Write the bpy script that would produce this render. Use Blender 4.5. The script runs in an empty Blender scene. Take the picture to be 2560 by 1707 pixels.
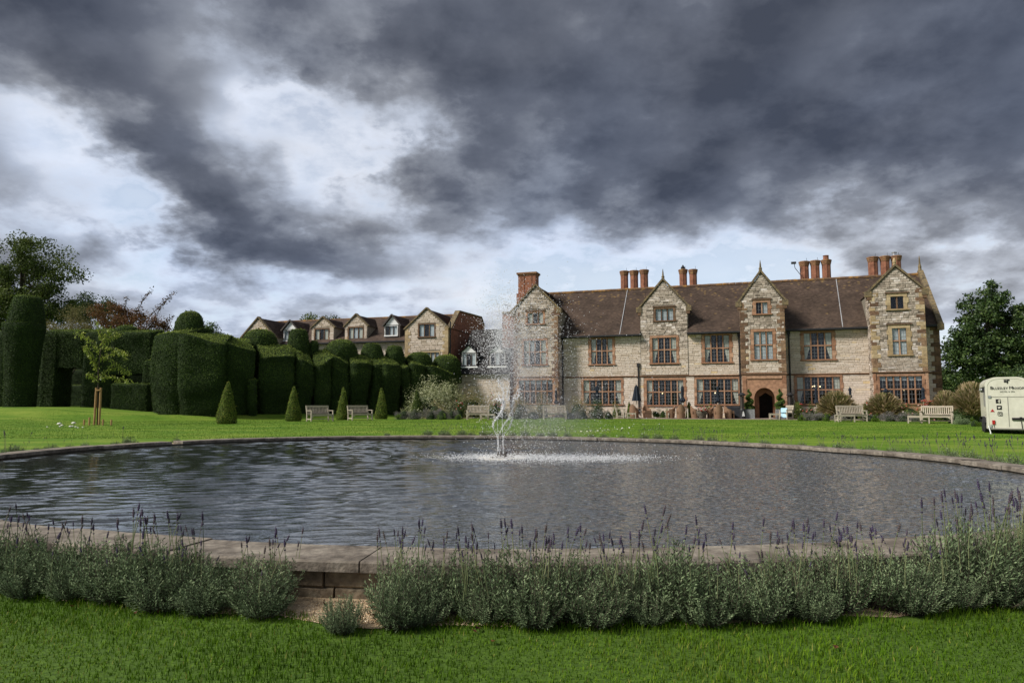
import bpy, bmesh, math, random
import numpy as np
from mathutils import Vector, Matrix
R = math.radians
rnd = random.Random(11)
nrg = np.random.default_rng(7)
C = bpy.context.scene.collection
S = bpy.context.scene

# ------------------------------------------------------------------ camera
FPX = 1707.0; PITCH = math.atan(156.5 / FPX); EYE = 1.55
cd = bpy.data.cameras.new('camera'); cam = bpy.data.objects.new('camera', cd); C.objects.link(cam)
cd.sensor_width = 36; cd.lens = 36 * FPX / 2560; cd.clip_end = 3000; cd.clip_start = .05
cam.location = (0, 0, EYE); cam.rotation_euler = (R(90) + PITCH, 0, 0)
S.camera = cam

# ------------------------------------------------------------------ pixel -> direction
def ray(px, py):
    x = (px - 1280) / FPX; v = -(py - 853.5) / FPX
    return Vector((x, math.cos(PITCH) - v * math.sin(PITCH), math.sin(PITCH) + v * math.cos(PITCH)))

# ------------------------------------------------------------------ sun, sky, exposure
SUN_AZ = R(-109); SUN_EL = R(42)          # azimuth from +Y towards +X: behind the camera and to the left
sdir = Vector((math.sin(SUN_AZ) * math.cos(SUN_EL), math.cos(SUN_AZ) * math.cos(SUN_EL), math.sin(SUN_EL)))
ld = bpy.data.lights.new('sun', 'SUN'); ld.energy = 4.7; ld.angle = R(14); ld.color = (1, .95, .88)
sun = bpy.data.objects.new('sun', ld); C.objects.link(sun); sun.location = sdir * 100
sun.rotation_euler = sdir.to_track_quat('Z', 'Y').to_euler()

W = bpy.data.worlds.new('World'); S.world = W; W.use_nodes = True
def build_world():
    nt = W.node_tree; N = nt.nodes; L = nt.links; N.clear()
    def nd(t, **k):
        n = N.new(t)
        for a, b in k.items(): setattr(n, a, b)
        return n
    def math_(op, a, b=None, clamp=False):
        n = nd('ShaderNodeMath', operation=op, use_clamp=clamp)
        for i, v in enumerate((a, b)):
            if v is None: continue
            if isinstance(v, (int, float)): n.inputs[i].default_value = v
            else: L.new(v, n.inputs[i])
        return n.outputs[0]
    tc = nd('ShaderNodeTexCoord'); nrm = nd('ShaderNodeVectorMath', operation='NORMALIZE'); L.new(tc.outputs['Generated'], nrm.inputs[0])
    sep = nd('ShaderNodeSeparateXYZ'); L.new(nrm.outputs[0], sep.inputs[0])
    az = math_('ARCTAN2', sep.outputs[0], sep.outputs[1]); el = math_('ARCSINE', sep.outputs[2])
    pol = nd('ShaderNodeCombineXYZ'); L.new(az, pol.inputs[0]); L.new(el, pol.inputs[1])
    # cloud-deck coordinates: the direction cast on a flat layer overhead
    dn = math_('ADD', math_('MAXIMUM', sep.outputs[2], 0.0), 0.34)
    deck = nd('ShaderNodeCombineXYZ'); L.new(math_('DIVIDE', sep.outputs[0], dn), deck.inputs[0]); L.new(math_('DIVIDE', sep.outputs[1], dn), deck.inputs[1])
    def noise(scale, detail, rough, dist=0., vec=None, off=0):
        m = nd('ShaderNodeMapping'); m.inputs['Location'].default_value = (off, off * 1.7, off * .6); L.new((vec or deck).outputs[0], m.inputs[0])
        n = nd('ShaderNodeTexNoise'); L.new(m.outputs[0], n.inputs['Vector'])
        n.inputs['Scale'].default_value = scale; n.inputs['Detail'].default_value = detail; n.inputs['Roughness'].default_value = rough; n.inputs['Distortion'].default_value = dist
        return n
    n1 = noise(2.4, 5, .55, .1, off=3.1); n2 = noise(7.0, 7, .60, .05, off=8.3); n3 = noise(1.3, 3, .5, .2, off=21.)
    # wind-torn edges: shift the cloud masses by noise
    wv = nd('ShaderNodeVectorMath', operation='SUBTRACT'); L.new(n1.outputs['Color'], wv.inputs[0]); wv.inputs[1].default_value = (.5, .5, .5)
    ws = nd('ShaderNodeVectorMath', operation='MULTIPLY'); L.new(wv.outputs[0], ws.inputs[0]); ws.inputs[1].default_value = (.30, .17, 0)
    wv2 = nd('ShaderNodeVectorMath', operation='SUBTRACT'); L.new(n2.outputs['Color'], wv2.inputs[0]); wv2.inputs[1].default_value = (.5, .5, .5)
    ws2 = nd('ShaderNodeVectorMath', operation='MULTIPLY'); L.new(wv2.outputs[0], ws2.inputs[0]); ws2.inputs[1].default_value = (.13, .08, 0)
    wp = nd('ShaderNodeVectorMath', operation='ADD'); L.new(pol.outputs[0], wp.inputs[0]); L.new(ws.outputs[0], wp.inputs[1])
    wp2 = nd('ShaderNodeVectorMath', operation='ADD'); L.new(wp.outputs[0], wp2.inputs[0]); L.new(ws2.outputs[0], wp2.inputs[1])
    def masses(blobs, start):
        tot = start
        for (px, py, sx, sy, rot, amp) in blobs:
            d = ray(px, py).normalized(); a = math.atan2(d.x, d.y); e = math.asin(d.z)
            m = nd('ShaderNodeMapping', vector_type='TEXTURE'); L.new(wp2.outputs[0], m.inputs[0])
            m.inputs['Location'].default_value = (a, e, 0); m.inputs['Rotation'].default_value = (0, 0, R(-rot)); m.inputs['Scale'].default_value = (sx / FPX, sy / FPX, 1)
            dp = nd('ShaderNodeVectorMath', operation='DOT_PRODUCT'); L.new(m.outputs[0], dp.inputs[0]); L.new(m.outputs[0], dp.inputs[1])
            g = math_('MULTIPLY', math_('EXPONENT', math_('MULTIPLY', dp.outputs['Value'], -1)), amp * .88)
            tot = math_('ADD', tot, g)
        return tot
    BL = [(1750, 250, 720, 300, 6, .50), (2430, 330, 380, 230, 0, .34), (1150, 120, 380, 230, 25, .30), (1500, 470, 420, 110, 4, .16),
          (560, 430, 560, 130, 38, .40), (880, 635, 330, 70, 8, .40), (230, 30, 450, 110, 8, .14), (800, 60, 300, 110, 0, .12),
          (790, 350, 240, 150, 30, -.74), (640, 400, 130, 60, 40, -.30), (930, 430, 90, 80, 0, -.2), (210, 440, 200, 120, 35, -.50), (60, 240, 150, 90, 15, -.22), (400, 590, 190, 45, 5, -.24),
          (1950, 610, 560, 85, -8, -.40), (2080, 470, 230, 70, -12, -.30), (1180, 640, 300, 100, 0, -.34), (1480, 560, 150, 55, 0, -.22), (900, 750, 460, 60, 2, -.34), (1650, 680, 600, 70, 0, -.28), (1980, 720, 900, 70, 0, -.14),
          (1290, 260, 120, 190, 12, -.16), (1760, 390, 130, 60, 10, -.12), (2050, 170, 330, 80, -12, -.10), (2480, 620, 240, 120, 0, .12), (330, 770, 330, 60, 0, .08)]
    D = masses(BL, .375)
    D = math_('ADD', D, math_('MULTIPLY', math_('SUBTRACT', n1.outputs['Fac'], .5), .85))
    D = math_('ADD', D, math_('MULTIPLY', math_('SUBTRACT', n2.outputs['Fac'], .5), .85))
    D = math_('ADD', D, math_('MULTIPLY', math_('SUBTRACT', n3.outputs['Fac'], .5), .45))
    vm = nd('ShaderNodeVectorMath', operation='ADD'); vs_ = nd('ShaderNodeVectorMath', operation='SCALE'); vs_.inputs['Scale'].default_value = .16
    L.new(n2.outputs['Color'], vs_.inputs[0]); L.new(deck.outputs[0], vm.inputs[0]); L.new(vs_.outputs[0], vm.inputs[1])
    vo = nd('ShaderNodeTexVoronoi', feature='SMOOTH_F1'); L.new(vm.outputs[0], vo.inputs['Vector']); vo.inputs['Scale'].default_value = 4.2; vo.inputs['Detail'].default_value = 2; vo.inputs['Smoothness'].default_value = .7
    D = math_('ADD', D, math_('MULTIPLY', math_('SUBTRACT', vo.outputs['Distance'], .45), .42))
    hz = math_('DIVIDE', el, .21); D = math_('SUBTRACT', D, math_('MULTIPLY', math_('EXPONENT', math_('MULTIPLY', math_('MULTIPLY', hz, hz), -1)), .40))
    cr = nd('ShaderNodeValToRGB'); L.new(math_('DIVIDE', math_('ADD', D, .5), 1.6), cr.inputs[0]); e = cr.color_ramp.elements
    cols = [(0.0, (1.05, 1.05, 1.05)), (.24, (.93, .95, .98)), (.36, (.72, .765, .84)), (.48, (.42, .465, .54)), (.62, (.220, .240, .278)), (.78, (.112, .126, .158)), (1.0, (.052, .062, .086))]
    e[0].position = 0; e[0].color = cols[0][1] + (1,); e[1].position = 1; e[1].color = cols[-1][1] + (1,)
    for p, c in cols[1:-1]:
        q = e.new(p); q.color = c + (1,)
    # warm/cool drift of the cloud colour
    hue = nd('ShaderNodeMix', data_type='RGBA', blend_type='MULTIPLY'); hue.inputs['Factor'].default_value = 1
    tint = nd('ShaderNodeValToRGB'); L.new(n3.outputs['Color'], tint.inputs[0]); t = tint.color_ramp.elements
    t[0].position = .36; t[0].color = (.93, .985, 1.10, 1); t[1].position = .62; t[1].color = (1.03, 1.0, .985, 1)
    L.new(cr.outputs[0], hue.inputs['A']); L.new(tint.outputs[0], hue.inputs['B'])
    sky = nd('ShaderNodeTexSky', sky_type='NISHITA', sun_disc=False, sun_elevation=SUN_EL, sun_rotation=SUN_AZ)
    sky.air_density = 1.0; sky.dust_density = .6
    bs = nd('ShaderNodeBackground'); L.new(sky.outputs[0], bs.inputs[0]); bs.inputs[1].default_value = .11
    bc = nd('ShaderNodeBackground'); L.new(hue.outputs['Result'], bc.inputs[0]); bc.inputs[1].default_value = 1.05
    cov = nd('ShaderNodeMapRange'); L.new(math_('ADD', D, math_('MULTIPLY', math_('SUBTRACT', n2.outputs['Fac'], .5), .5)), cov.inputs[0])
    cov.inputs[1].default_value = -.12; cov.inputs[2].default_value = .22; cov.inputs[3].default_value = .40; cov.inputs[4].default_value = 1
    mx = nd('ShaderNodeMixShader'); L.new(cov.outputs[0], mx.inputs[0]); L.new(bs.outputs[0], mx.inputs[1]); L.new(bc.outputs[0], mx.inputs[2])
    out = nd('ShaderNodeOutputWorld'); L.new(mx.outputs[0], out.inputs[0])
build_world()
W.cycles.sampling_method = 'NONE'
S.view_settings.view_transform = 'Standard'; S.view_settings.look = 'None'; S.view_settings.exposure = 0.15; S.view_settings.gamma = 1.0
S.view_settings.use_curve_mapping = False
S.cycles.max_bounces = 7; S.cycles.transparent_max_bounces = 12; S.cycles.caustics_reflective = False; S.cycles.caustics_refractive = False; S.cycles.volume_step_rate = 3; S.cycles.volume_max_steps = 48
# ------------------------------------------------------------------ helpers
def at(px, py, Y):                      # the point on a pixel's ray at distance Y
    d = ray(px, py); s = Y / d.y
    return Vector((d.x * s, Y, EYE + d.z * s))
def ss(t):
    t = min(1, max(0, t)); return t * t * (3 - 2 * t)
# the pool is an oval basin, level, set in gently rising ground
PC = Vector((-1.24, 16.26)); PA, PB = 11.6, 9.8; PANG = R(147.9)
pax = Vector((math.cos(PANG), math.sin(PANG))); pay = Vector((-math.sin(PANG), math.cos(PANG)))
COPE = .33; WATER = .20
def oval(t, off=0.):
    x, y = PA * math.cos(t), PB * math.sin(t)
    n = Vector((math.cos(t) / PA, math.sin(t) / PB)).normalized()
    q = Vector((x, y)) + n * off
    return PC + pax * q.x + pay * q.y
def oval_r(x, y):                       # <1 inside the inner edge of the coping
    d = Vector((x, y)) - PC
    a, b = d.dot(pax) / PA, d.dot(pay) / PB
    return math.hypot(a, b)
GY = [-60, 0, 4, 6, 16, 27.5, 31, 38, 60, 110, 900]; GZ = [-.02, 0, 0, .015, .15, .27, .39, .49, .52, .9, 4.]
def g(x, y):
    z = float(np.interp(y, GY, GZ))
    yh = 45 + max(0, x + 23) * .64
    z += .34 * ss((y - (yh - 2.6)) / 2.2) * ss((-x - 7) / 4)
    z += .50 * ss((y - 36) / 12) * ss((-x - 23) / 9)
    return z
def gp(px, py):                         # pixel -> point on the ground
    d = ray(px, py); o = Vector((0, 0, EYE)); s = 1.
    while s < 400:
        q = o + d * s
        if q.z < g(q.x, q.y): break
        s += .05
    return q
def tag(o, label=None, cat=None, group=None, kind=None):
    for k, v in (('label', label), ('category', cat), ('group', group), ('kind', kind)):
        if v: o[k] = v
    return o
def thing(name, label, cat, loc=(0, 0, 0), rotz=0, group=None):
    o = bpy.data.objects.new(name, None); C.objects.link(o); o.empty_display_size = .2
    o.location = loc; o.rotation_euler = (0, 0, rotz)
    return tag(o, label, cat, group)
def copy_tree(o, parent=None):
    c = o.copy(); C.objects.link(c); c.parent = parent
    for ch in list(o.children): copy_tree(ch, c)
    return c
def link_mesh(name, me, mats, parent=None, smooth=False, kind=None):
    for m in (mats if isinstance(mats, (list, tuple)) else [mats]): me.materials.append(m)
    if smooth: me.polygons.foreach_set('use_smooth', [True] * len(me.polygons))
    o = bpy.data.objects.new(name, me); C.objects.link(o); o.parent = parent
    if kind: o['kind'] = kind
    return o
def mesh_np(name, V, F, tint=None):
    V = np.asarray(V, np.float32); F = np.asarray(F, np.int32); k = F.shape[1]
    me = bpy.data.meshes.new(name)
    me.vertices.add(len(V)); me.vertices.foreach_set('co', V.ravel())
    me.loops.add(F.size); me.loops.foreach_set('vertex_index', F.ravel())
    me.polygons.add(len(F)); me.polygons.foreach_set('loop_start', np.arange(0, F.size, k, dtype=np.int32))
    if tint is not None:
        a = me.attributes.new('tint', 'FLOAT', 'POINT'); a.data.foreach_set('value', np.asarray(tint, np.float32).ravel())
    me.update(calc_edges=True); me.validate()
    return me
class MB:
    def __init__(s): s.V = []; s.F = []; s.T = []; s.M = []
    def add(s, vs, fs, tint=.5, m=0):
        b = len(s.V); s.V += [tuple(v) for v in vs]; s.T += [tint] * len(vs)
        s.F += [tuple(b + i for i in f) for f in fs]; s.M += [m] * len(fs); return s
    BF = [(0, 3, 2, 1), (4, 5, 6, 7), (0, 1, 5, 4), (1, 2, 6, 5), (2, 3, 7, 6), (3, 0, 4, 7)]
    def box(s, x0, x1, y0, y1, z0, z1, tint=.5, m=0):
        return s.add([(x0, y0, z0), (x1, y0, z0), (x1, y1, z0), (x0, y1, z0), (x0, y0, z1), (x1, y0, z1), (x1, y1, z1), (x0, y1, z1)], MB.BF, tint, m)
    def bar(s, a, b, w, h=None, tint=.5, m=0, up=(0, 0, 1)):
        a, b = Vector(a), Vector(b); h = h or w; d = (b - a).normalized(); u = Vector(up)
        if abs(d.dot(u)) > .98: u = Vector((0, 1, 0))
        x = d.cross(u).normalized() * w / 2; y = x.cross(d).normalized() * h / 2
        return s.add([a - x - y, a + x - y, b + x - y, b - x - y, a - x + y, a + x + y, b + x + y, b - x + y], MB.BF, tint, m)
    def prism(s, poly, f0, f1, tint=.5, m=0):      # poly: list of 2-tuples, f0/f1 map (a,b)->xyz
        n = len(poly); vs = [f0(*q) for q in poly] + [f1(*q) for q in poly]
        fs = [tuple(range(n))[::-1], tuple(range(n, 2 * n))] + [(i, (i + 1) % n, n + (i + 1) % n, n + i) for i in range(n)]
        return s.add(vs, fs, tint, m)
    def tube(s, pts, rad, n=6, tint=.5, m=0, cap=True):
        pts = [Vector(p) for p in pts]; k = len(pts); vs = []
        if isinstance(rad, (int, float)): rad = [rad] * k
        ref = Vector((.31, .87, .38))
        for i, p in enumerate(pts):
            d = (pts[min(i + 1, k - 1)] - pts[max(i - 1, 0)]).normalized()
            x = d.cross(ref).normalized(); y = d.cross(x)
            for j in range(n):
                a = 2 * math.pi * j / n; vs.append(p + (x * math.cos(a) + y * math.sin(a)) * rad[i])
        fs = [(i * n + j, i * n + (j + 1) % n, (i + 1) * n + (j + 1) % n, (i + 1) * n + j) for i in range(k - 1) for j in range(n)]
        if cap: fs += [tuple(range(n))[::-1], tuple(range((k - 1) * n, k * n))]
        return s.add(vs, fs, tint, m)
    def lathe(s, prof, n=16, c=(0, 0, 0), tint=.5, m=0, rot=0, star=0):
        vs = []
        for r, z in prof:
            for j in range(n):
                a = rot + 2 * math.pi * j / n; q = r * (1 - star * (j % 2)); vs.append((c[0] + q * math.cos(a), c[1] + q * math.sin(a), c[2] + z))
        k = len(prof)
        fs = [(i * n + j, i * n + (j + 1) % n, (i + 1) * n + (j + 1) % n, (i + 1) * n + j) for i in range(k - 1) for j in range(n)]
        fs += [tuple(range(n))[::-1], tuple(range((k - 1) * n, k * n))]
        return s.add(vs, fs, tint, m)
    def ball(s, c, r, nu=8, nv=5, sz=1., tint=.5, m=0):
        return s.lathe([(max(1e-3, r * math.sin(math.pi * i / nv)), -r * sz * math.cos(math.pi * i / nv)) for i in range(nv + 1)], nu, c, tint, m)
    def mesh(s, name):
        me = bpy.data.meshes.new(name); me.from_pydata(s.V, [], s.F)
        a = me.attributes.new('tint', 'FLOAT', 'POINT'); a.data.foreach_set('value', np.array(s.T, np.float32))
        if any(s.M): me.polygons.foreach_set('material_index', s.M)
        me.update(); return me
    def build(s, name, mats, parent=None, smooth=False, kind=None):
        return link_mesh(name, s.mesh(name), mats, parent, smooth, kind)
def bevel(o, w=.008, seg=1):
    m = o.modifiers.new('bevel', 'BEVEL'); m.width = w; m.segments = seg; m.limit_method = 'ANGLE'; return o

# ------------------------------------------------------------------ materials
def pmat(name, cols, rough=.8, by='noise', scale=6., detail=6., var=.25, vscale=25., bump=0., bscale=60., spec=.3, transl=0., metal=0., dist=0., stretch=(1, 1, 1), alpha=None, emit=None, coat=0.):
    m = bpy.data.materials.new(name); m.use_nodes = True; nt = m.node_tree; N = nt.nodes; L = nt.links
    p = N['Principled BSDF']; p.inputs['Roughness'].default_value = rough; p.inputs['Specular IOR Level'].default_value = spec; p.inputs['Metallic'].default_value = metal
    p.inputs['Coat Weight'].default_value = coat
    tc = N.new('ShaderNodeTexCoord'); mp = N.new('ShaderNodeMapping'); mp.inputs['Scale'].default_value = stretch
    L.new(tc.outputs['Object'], mp.inputs[0])
    def noise(sc, de, di=0.):
        n = N.new('ShaderNodeTexNoise'); n.inputs['Scale'].default_value = sc; n.inputs['Detail'].default_value = de; n.inputs['Distortion'].default_value = di; L.new(mp.outputs[0], n.inputs['Vector']); return n
    if len(cols) == 1: cols = [(0, cols[0]), (1, cols[0])]
    cr = N.new('ShaderNodeValToRGB'); e = cr.color_ramp.elements
    e[0].position, e[0].color = cols[0][0], tuple(cols[0][1]) + (1,); e[1].position, e[1].color = cols[-1][0], tuple(cols[-1][1]) + (1,)
    for q, c in cols[1:-1]: e.new(q).color = tuple(c) + (1,)
    if by == 'tint':
        a = N.new('ShaderNodeAttribute'); a.attribute_name = 'tint'; L.new(a.outputs['Fac'], cr.inputs[0])
    elif by == 'random':
        a = N.new('ShaderNodeObjectInfo'); L.new(a.outputs['Random'], cr.inputs[0])
    else:
        L.new(noise(scale, detail, dist).outputs['Fac'], cr.inputs[0])
    col = cr.outputs[0]
    if var > 0:
        mr = N.new('ShaderNodeMapRange'); L.new(noise(vscale, 5).outputs['Fac'], mr.inputs[0])
        mr.inputs[1].default_value = .3; mr.inputs[2].default_value = .7; mr.inputs[3].default_value = 1 - var; mr.inputs[4].default_value = 1 + var
        mu = N.new('ShaderNodeMix'); mu.data_type = 'RGBA'; mu.blend_type = 'MULTIPLY'; mu.inputs['Factor'].default_value = 1
        L.new(col, mu.inputs['A']); L.new(mr.outputs[0], mu.inputs['B']); col = mu.outputs['Result']
    L.new(col, p.inputs['Base Color'])
    if bump > 0:
        b = N.new('ShaderNodeBump'); b.inputs['Strength'].default_value = bump; b.inputs['Distance'].default_value = .02
        L.new(noise(bscale, 6).outputs['Fac'], b.inputs['Height']); L.new(b.outputs[0], p.inputs['Normal'])
    if emit:
        p.inputs['Emission Color'].default_value = tuple(emit[:3]) + (1,); p.inputs['Emission Strength'].default_value = emit[3]
    if transl > 0:
        t = N.new('ShaderNodeBsdfTranslucent'); L.new(col, t.inputs[0]); mx = N.new('ShaderNodeMixShader'); mx.inputs[0].default_value = transl
        L.new(p.outputs[0], mx.inputs[1]); L.new(t.outputs[0], mx.inputs[2]); L.new(mx.outputs[0], N['Material Output'].inputs[0])
    m['_col'] = 1
    return m
def h2l(r, g_, b):                                   # sRGB 0..255 -> linear
    f = lambda c: (c / 255 / 12.92) if c <= 10 else ((c / 255 + .055) / 1.055) ** 2.4
    return (f(r), f(g_), f(b))
M = {}
# masonry
M['mortar'] = pmat('mortar', [(0.3, (.20, .17, .13)), (.7, (.30, .26, .20))], .95, bump=.4)
M['mortar_d'] = pmat('mortar_old', [(0.3, (0.1445, 0.1275, 0.102)), (0.7, (0.255, 0.221, 0.17))], .95, bump=.4)
M['stone'] = pmat('lias_stone', [(0, (0.3713, 0.3033, 0.2271)), (0.25, (0.5092, 0.4247, 0.3344)), (0.6, (0.5834, 0.4965, 0.4102)), (0.85, (0.6365, 0.5572, 0.4731)), (1, (0.6153, 0.4744, 0.2777))], .9, 'tint', var=.16, vscale=9, bump=.5, bscale=22)
M['rubble'] = pmat('weathered_stone', [(0, (0.1028, 0.082, 0.0643)), (0.25, (0.2252, 0.185, 0.1464)), (0.5, (0.3623, 0.3, 0.2401)), (0.8, (0.4895, 0.42, 0.3514)), (1, (0.607, 0.54, 0.4919))], .92, 'tint', var=.35, vscale=6, bump=.7, bscale=18)
M['sand'] = pmat('red_sandstone', [(0, (0.2325, 0.1173, 0.0671)), (0.5, (0.3348, 0.1836, 0.1098)), (1, (0.4092, 0.255, 0.1647))], .9, 'tint', var=.28, vscale=5, bump=.4, bscale=25)
M['ochre'] = pmat('ochre_stone', [(0, (0.27, 0.19, 0.1)), (0.5, (0.37, 0.275, 0.155)), (1, (0.46, 0.36, 0.22))], .9, 'tint', var=.25, vscale=6, bump=.4, bscale=25)
M['darksand'] = pmat('dark_sandstone', [(0, (.10, .06, .038)), (.5, (.17, .10, .06)), (1, (.26, .17, .10))], .92, 'tint', var=.35, vscale=7, bump=.5, bscale=25)
M['coping'] = pmat('lichened_coping', [(.3, (.085, .066, .042)), (.5, (.155, .120, .072)), (.7, (.24, .175, .08))], .93, scale=5, var=.3, bump=.5, bscale=20)
M['brick'] = pmat('red_brick', [(0.25, (0.153, 0.0633, 0.0403)), (0.5, (0.234, 0.0978, 0.0575)), (0.75, (0.297, 0.1495, 0.0862))], .9, scale=14, var=.35, vscale=3, bump=.5, bscale=40)
M['brick_cap'] = pmat('brick_cap', [(.3, (.16, .08, .05)), (.6, (.26, .14, .07)), (.75, (.36, .24, .07))], .93, scale=6, var=.3, bump=.5)
M['tiles'] = pmat('clay_tiles', [(0, (0.0485, 0.0319, 0.0234)), (0.35, (0.069, 0.0464, 0.0342)), (0.7, (0.0914, 0.0619, 0.045)), (0.93, (0.1166, 0.0774, 0.0517)), (1, (0.1772, 0.1161, 0.0501))], .85, 'tint', var=.30, vscale=.9, bump=.3, bscale=30)
M['darktile'] = pmat('dark_tiles', [(0, (.022, .020, .020)), (.6, (.045, .042, .042)), (1, (.10, .09, .07))], .85, 'tint', var=.3, vscale=1)
M['ridge'] = pmat('ridge_tile', [(.35, (.10, .062, .045)), (.52, (.15, .09, .05)), (.66, (.30, .16, .045))], .9, scale=3, var=.3)
M['lead'] = pmat('lead', [(0.3, (0.266, 0.266, 0.273)), (0.7, (0.385, 0.385, 0.392))], .6, var=.2)
M['iron'] = pmat('black_iron', [(.3, (.016, .016, .018)), (.7, (.028, .028, .030))], .5, var=.2)
M['bars'] = pmat('lead_cames', [(.3, (.20, .21, .22)), (.7, (.30, .31, .32))], .6, var=.1)
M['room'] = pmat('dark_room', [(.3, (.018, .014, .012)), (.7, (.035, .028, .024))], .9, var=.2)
M['curtain'] = pmat('curtain_cloth', [(.3, (.68, .65, .55)), (.7, (.80, .77, .68))], .9, var=.15, transl=.2)
M['sheet'] = pmat('net_blind', [(.3, (.60, .63, .68)), (.7, (.78, .80, .84))], .9, var=.1, transl=.2)
M['white'] = pmat('white_paint', [(.3, (.72, .72, .70)), (.7, (.80, .80, .79))], .55, var=.06)
M['frame_d'] = pmat('dark_frame', [(.3, (.05, .04, .035)), (.7, (.08, .065, .055))], .6, var=.2)
def glass():
    m = bpy.data.materials.new('window_glass'); m.use_nodes = True; nt = m.node_tree; N = nt.nodes; L = nt.links
    N.remove(N['Principled BSDF'])
    g_ = N.new('ShaderNodeBsdfGlossy'); g_.inputs['Roughness'].default_value = .04; g_.inputs[0].default_value = (.9, .95, 1, 1)
    t = N.new('ShaderNodeBsdfTransparent'); t.inputs[0].default_value = (.82, .86, .85, 1)
    lw = N.new('ShaderNodeLayerWeight'); lw.inputs[0].default_value = .5; fr = N.new('ShaderNodeMath'); fr.operation = 'POWER'; L.new(lw.outputs['Facing'], fr.inputs[0]); fr.inputs[1].default_value = 5
    n = N.new('ShaderNodeTexNoise'); n.inputs['Scale'].default_value = 5; b = N.new('ShaderNodeBump'); b.inputs['Strength'].default_value = .15; b.inputs['Distance'].default_value = .05
    L.new(n.outputs['Fac'], b.inputs['Height']); L.new(b.outputs[0], g_.inputs['Normal'])
    ad = N.new('ShaderNodeMath'); ad.operation = 'MULTIPLY_ADD'; ad.inputs[1].default_value = .9; ad.inputs[2].default_value = .04; L.new(fr.outputs[0], ad.inputs[0])
    mx = N.new('ShaderNodeMixShader'); L.new(ad.outputs[0], mx.inputs[0]); L.new(t.outputs[0], mx.inputs[1]); L.new(g_.outputs[0], mx.inputs[2])
    L.new(mx.outputs[0], N['Material Output'].inputs[0]); return m
M['glass'] = glass()
# garden
M['yew'] = pmat('yew_core', [(.3, (.009, .018, .004)), (.7, (.018, .034, .008))], .95, scale=3, var=.3)
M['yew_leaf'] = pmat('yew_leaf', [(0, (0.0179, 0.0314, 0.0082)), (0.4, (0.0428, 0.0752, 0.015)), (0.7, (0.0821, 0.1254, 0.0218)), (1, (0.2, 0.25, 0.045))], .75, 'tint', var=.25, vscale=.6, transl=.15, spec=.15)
M['cone_leaf'] = pmat('young_yew_leaf', [(0, (0.0442, 0.076, 0.0138)), (0.5, (0.1174, 0.1724, 0.0248)), (0.85, (0.207, 0.2484, 0.0386)), (1, (0.276, 0.1932, 0.0552))], .7, 'tint', var=.25, vscale=3, transl=.2, spec=.15)
M['bark'] = pmat('bark', [(.3, (.045, .035, .026)), (.7, (.10, .08, .06))], .95, scale=12, bump=.8, bscale=30)
M['tree_leaf'] = pmat('tree_leaf', [(0, (0.024, 0.04, 0.0096)), (0.5, (0.072, 0.104, 0.0224)), (1, (0.152, 0.184, 0.0448))], .6, 'tint', var=.2, vscale=.5, transl=.3, spec=.2)
M['dark_leaf'] = pmat('evergreen_leaf', [(0, (0.018, 0.036, 0.0108)), (0.5, (0.0468, 0.0864, 0.0216)), (1, (0.108, 0.153, 0.0396))], .5, 'tint', var=.2, vscale=.5, transl=.2, spec=.3)
M['red_leaf'] = pmat('autumn_leaf', [(0, (0.05, 0.045, 0.016)), (0.4, (0.11, 0.062, 0.025)), (0.7, (0.18, 0.075, 0.03)), (1, (0.22, 0.14, 0.045))], .65, 'tint', var=.2, vscale=.8, transl=.35, spec=.2)
M['olive_leaf'] = pmat('olive_leaf', [(0, (0.065, 0.065, 0.0234)), (0.5, (0.169, 0.156, 0.0585)), (1, (0.312, 0.26, 0.104))], .7, 'tint', var=.2, vscale=.8, transl=.3, spec=.2)
M['young_leaf'] = pmat('young_leaf', [(0, (0.078, 0.1235, 0.0156)), (0.5, (0.221, 0.286, 0.039)), (1, (0.416, 0.442, 0.0975))], .55, 'tint', var=.15, vscale=2, transl=.4, spec=.3)
M['varieg'] = pmat('variegated_leaf', [(0, (0.084, 0.108, 0.036)), (0.4, (0.264, 0.3, 0.132)), (0.75, (0.552, 0.552, 0.324)), (1, (0.744, 0.744, 0.528))], .65, 'tint', var=.15, transl=.3, spec=.2)
M['plume'] = pmat('dry_plume', [(0, (0.075, 0.1063, 0.0275)), (0.35, (0.175, 0.1875, 0.0625)), (0.65, (0.35, 0.275, 0.1375)), (1, (0.575, 0.45, 0.3))], .8, 'tint', var=.2, transl=.25, spec=.1)
M['lav'] = pmat('lavender_leaf', [(0, (0.0541, 0.0807, 0.0372)), (0.45, (0.1311, 0.1857, 0.09)), (0.8, (0.2313, 0.2985, 0.1518)), (1, (0.3394, 0.4036, 0.2248))], .8, 'tint', var=.15, transl=.15, spec=.15)
M['lav_far'] = pmat('lavender_haze', [(0, (0.09, 0.0975, 0.075)), (0.5, (0.18, 0.18, 0.1425)), (0.8, (0.255, 0.225, 0.225)), (1, (0.3, 0.24, 0.33))], .85, 'tint', var=.2, transl=.15, spec=.1)
M['lav_stem'] = pmat('lavender_stem', [(0, (0.124, 0.1536, 0.062)), (1, (0.1984, 0.2047, 0.0993))], .8, 'tint', var=.1)
M['lav_fl'] = pmat('lavender_flower', [(0, (.035, .028, .045)), (.5, (.055, .040, .085)), (1, (.085, .065, .06))], .85, 'random', var=.25, vscale=60)
M['box_leaf'] = pmat('box_leaf', [(0, (0.036, 0.072, 0.0096)), (0.6, (0.108, 0.18, 0.0192)), (1, (0.216, 0.312, 0.042))], .6, 'tint', var=.15, transl=.2, spec=.2)
M['bed_leaf'] = pmat('bed_leaf', [(0, (0.0405, 0.0607, 0.0135)), (0.6, (0.1215, 0.162, 0.0378)), (1, (0.2565, 0.2835, 0.0743))], .65, 'tint', var=.15, transl=.25, spec=.2)
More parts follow.
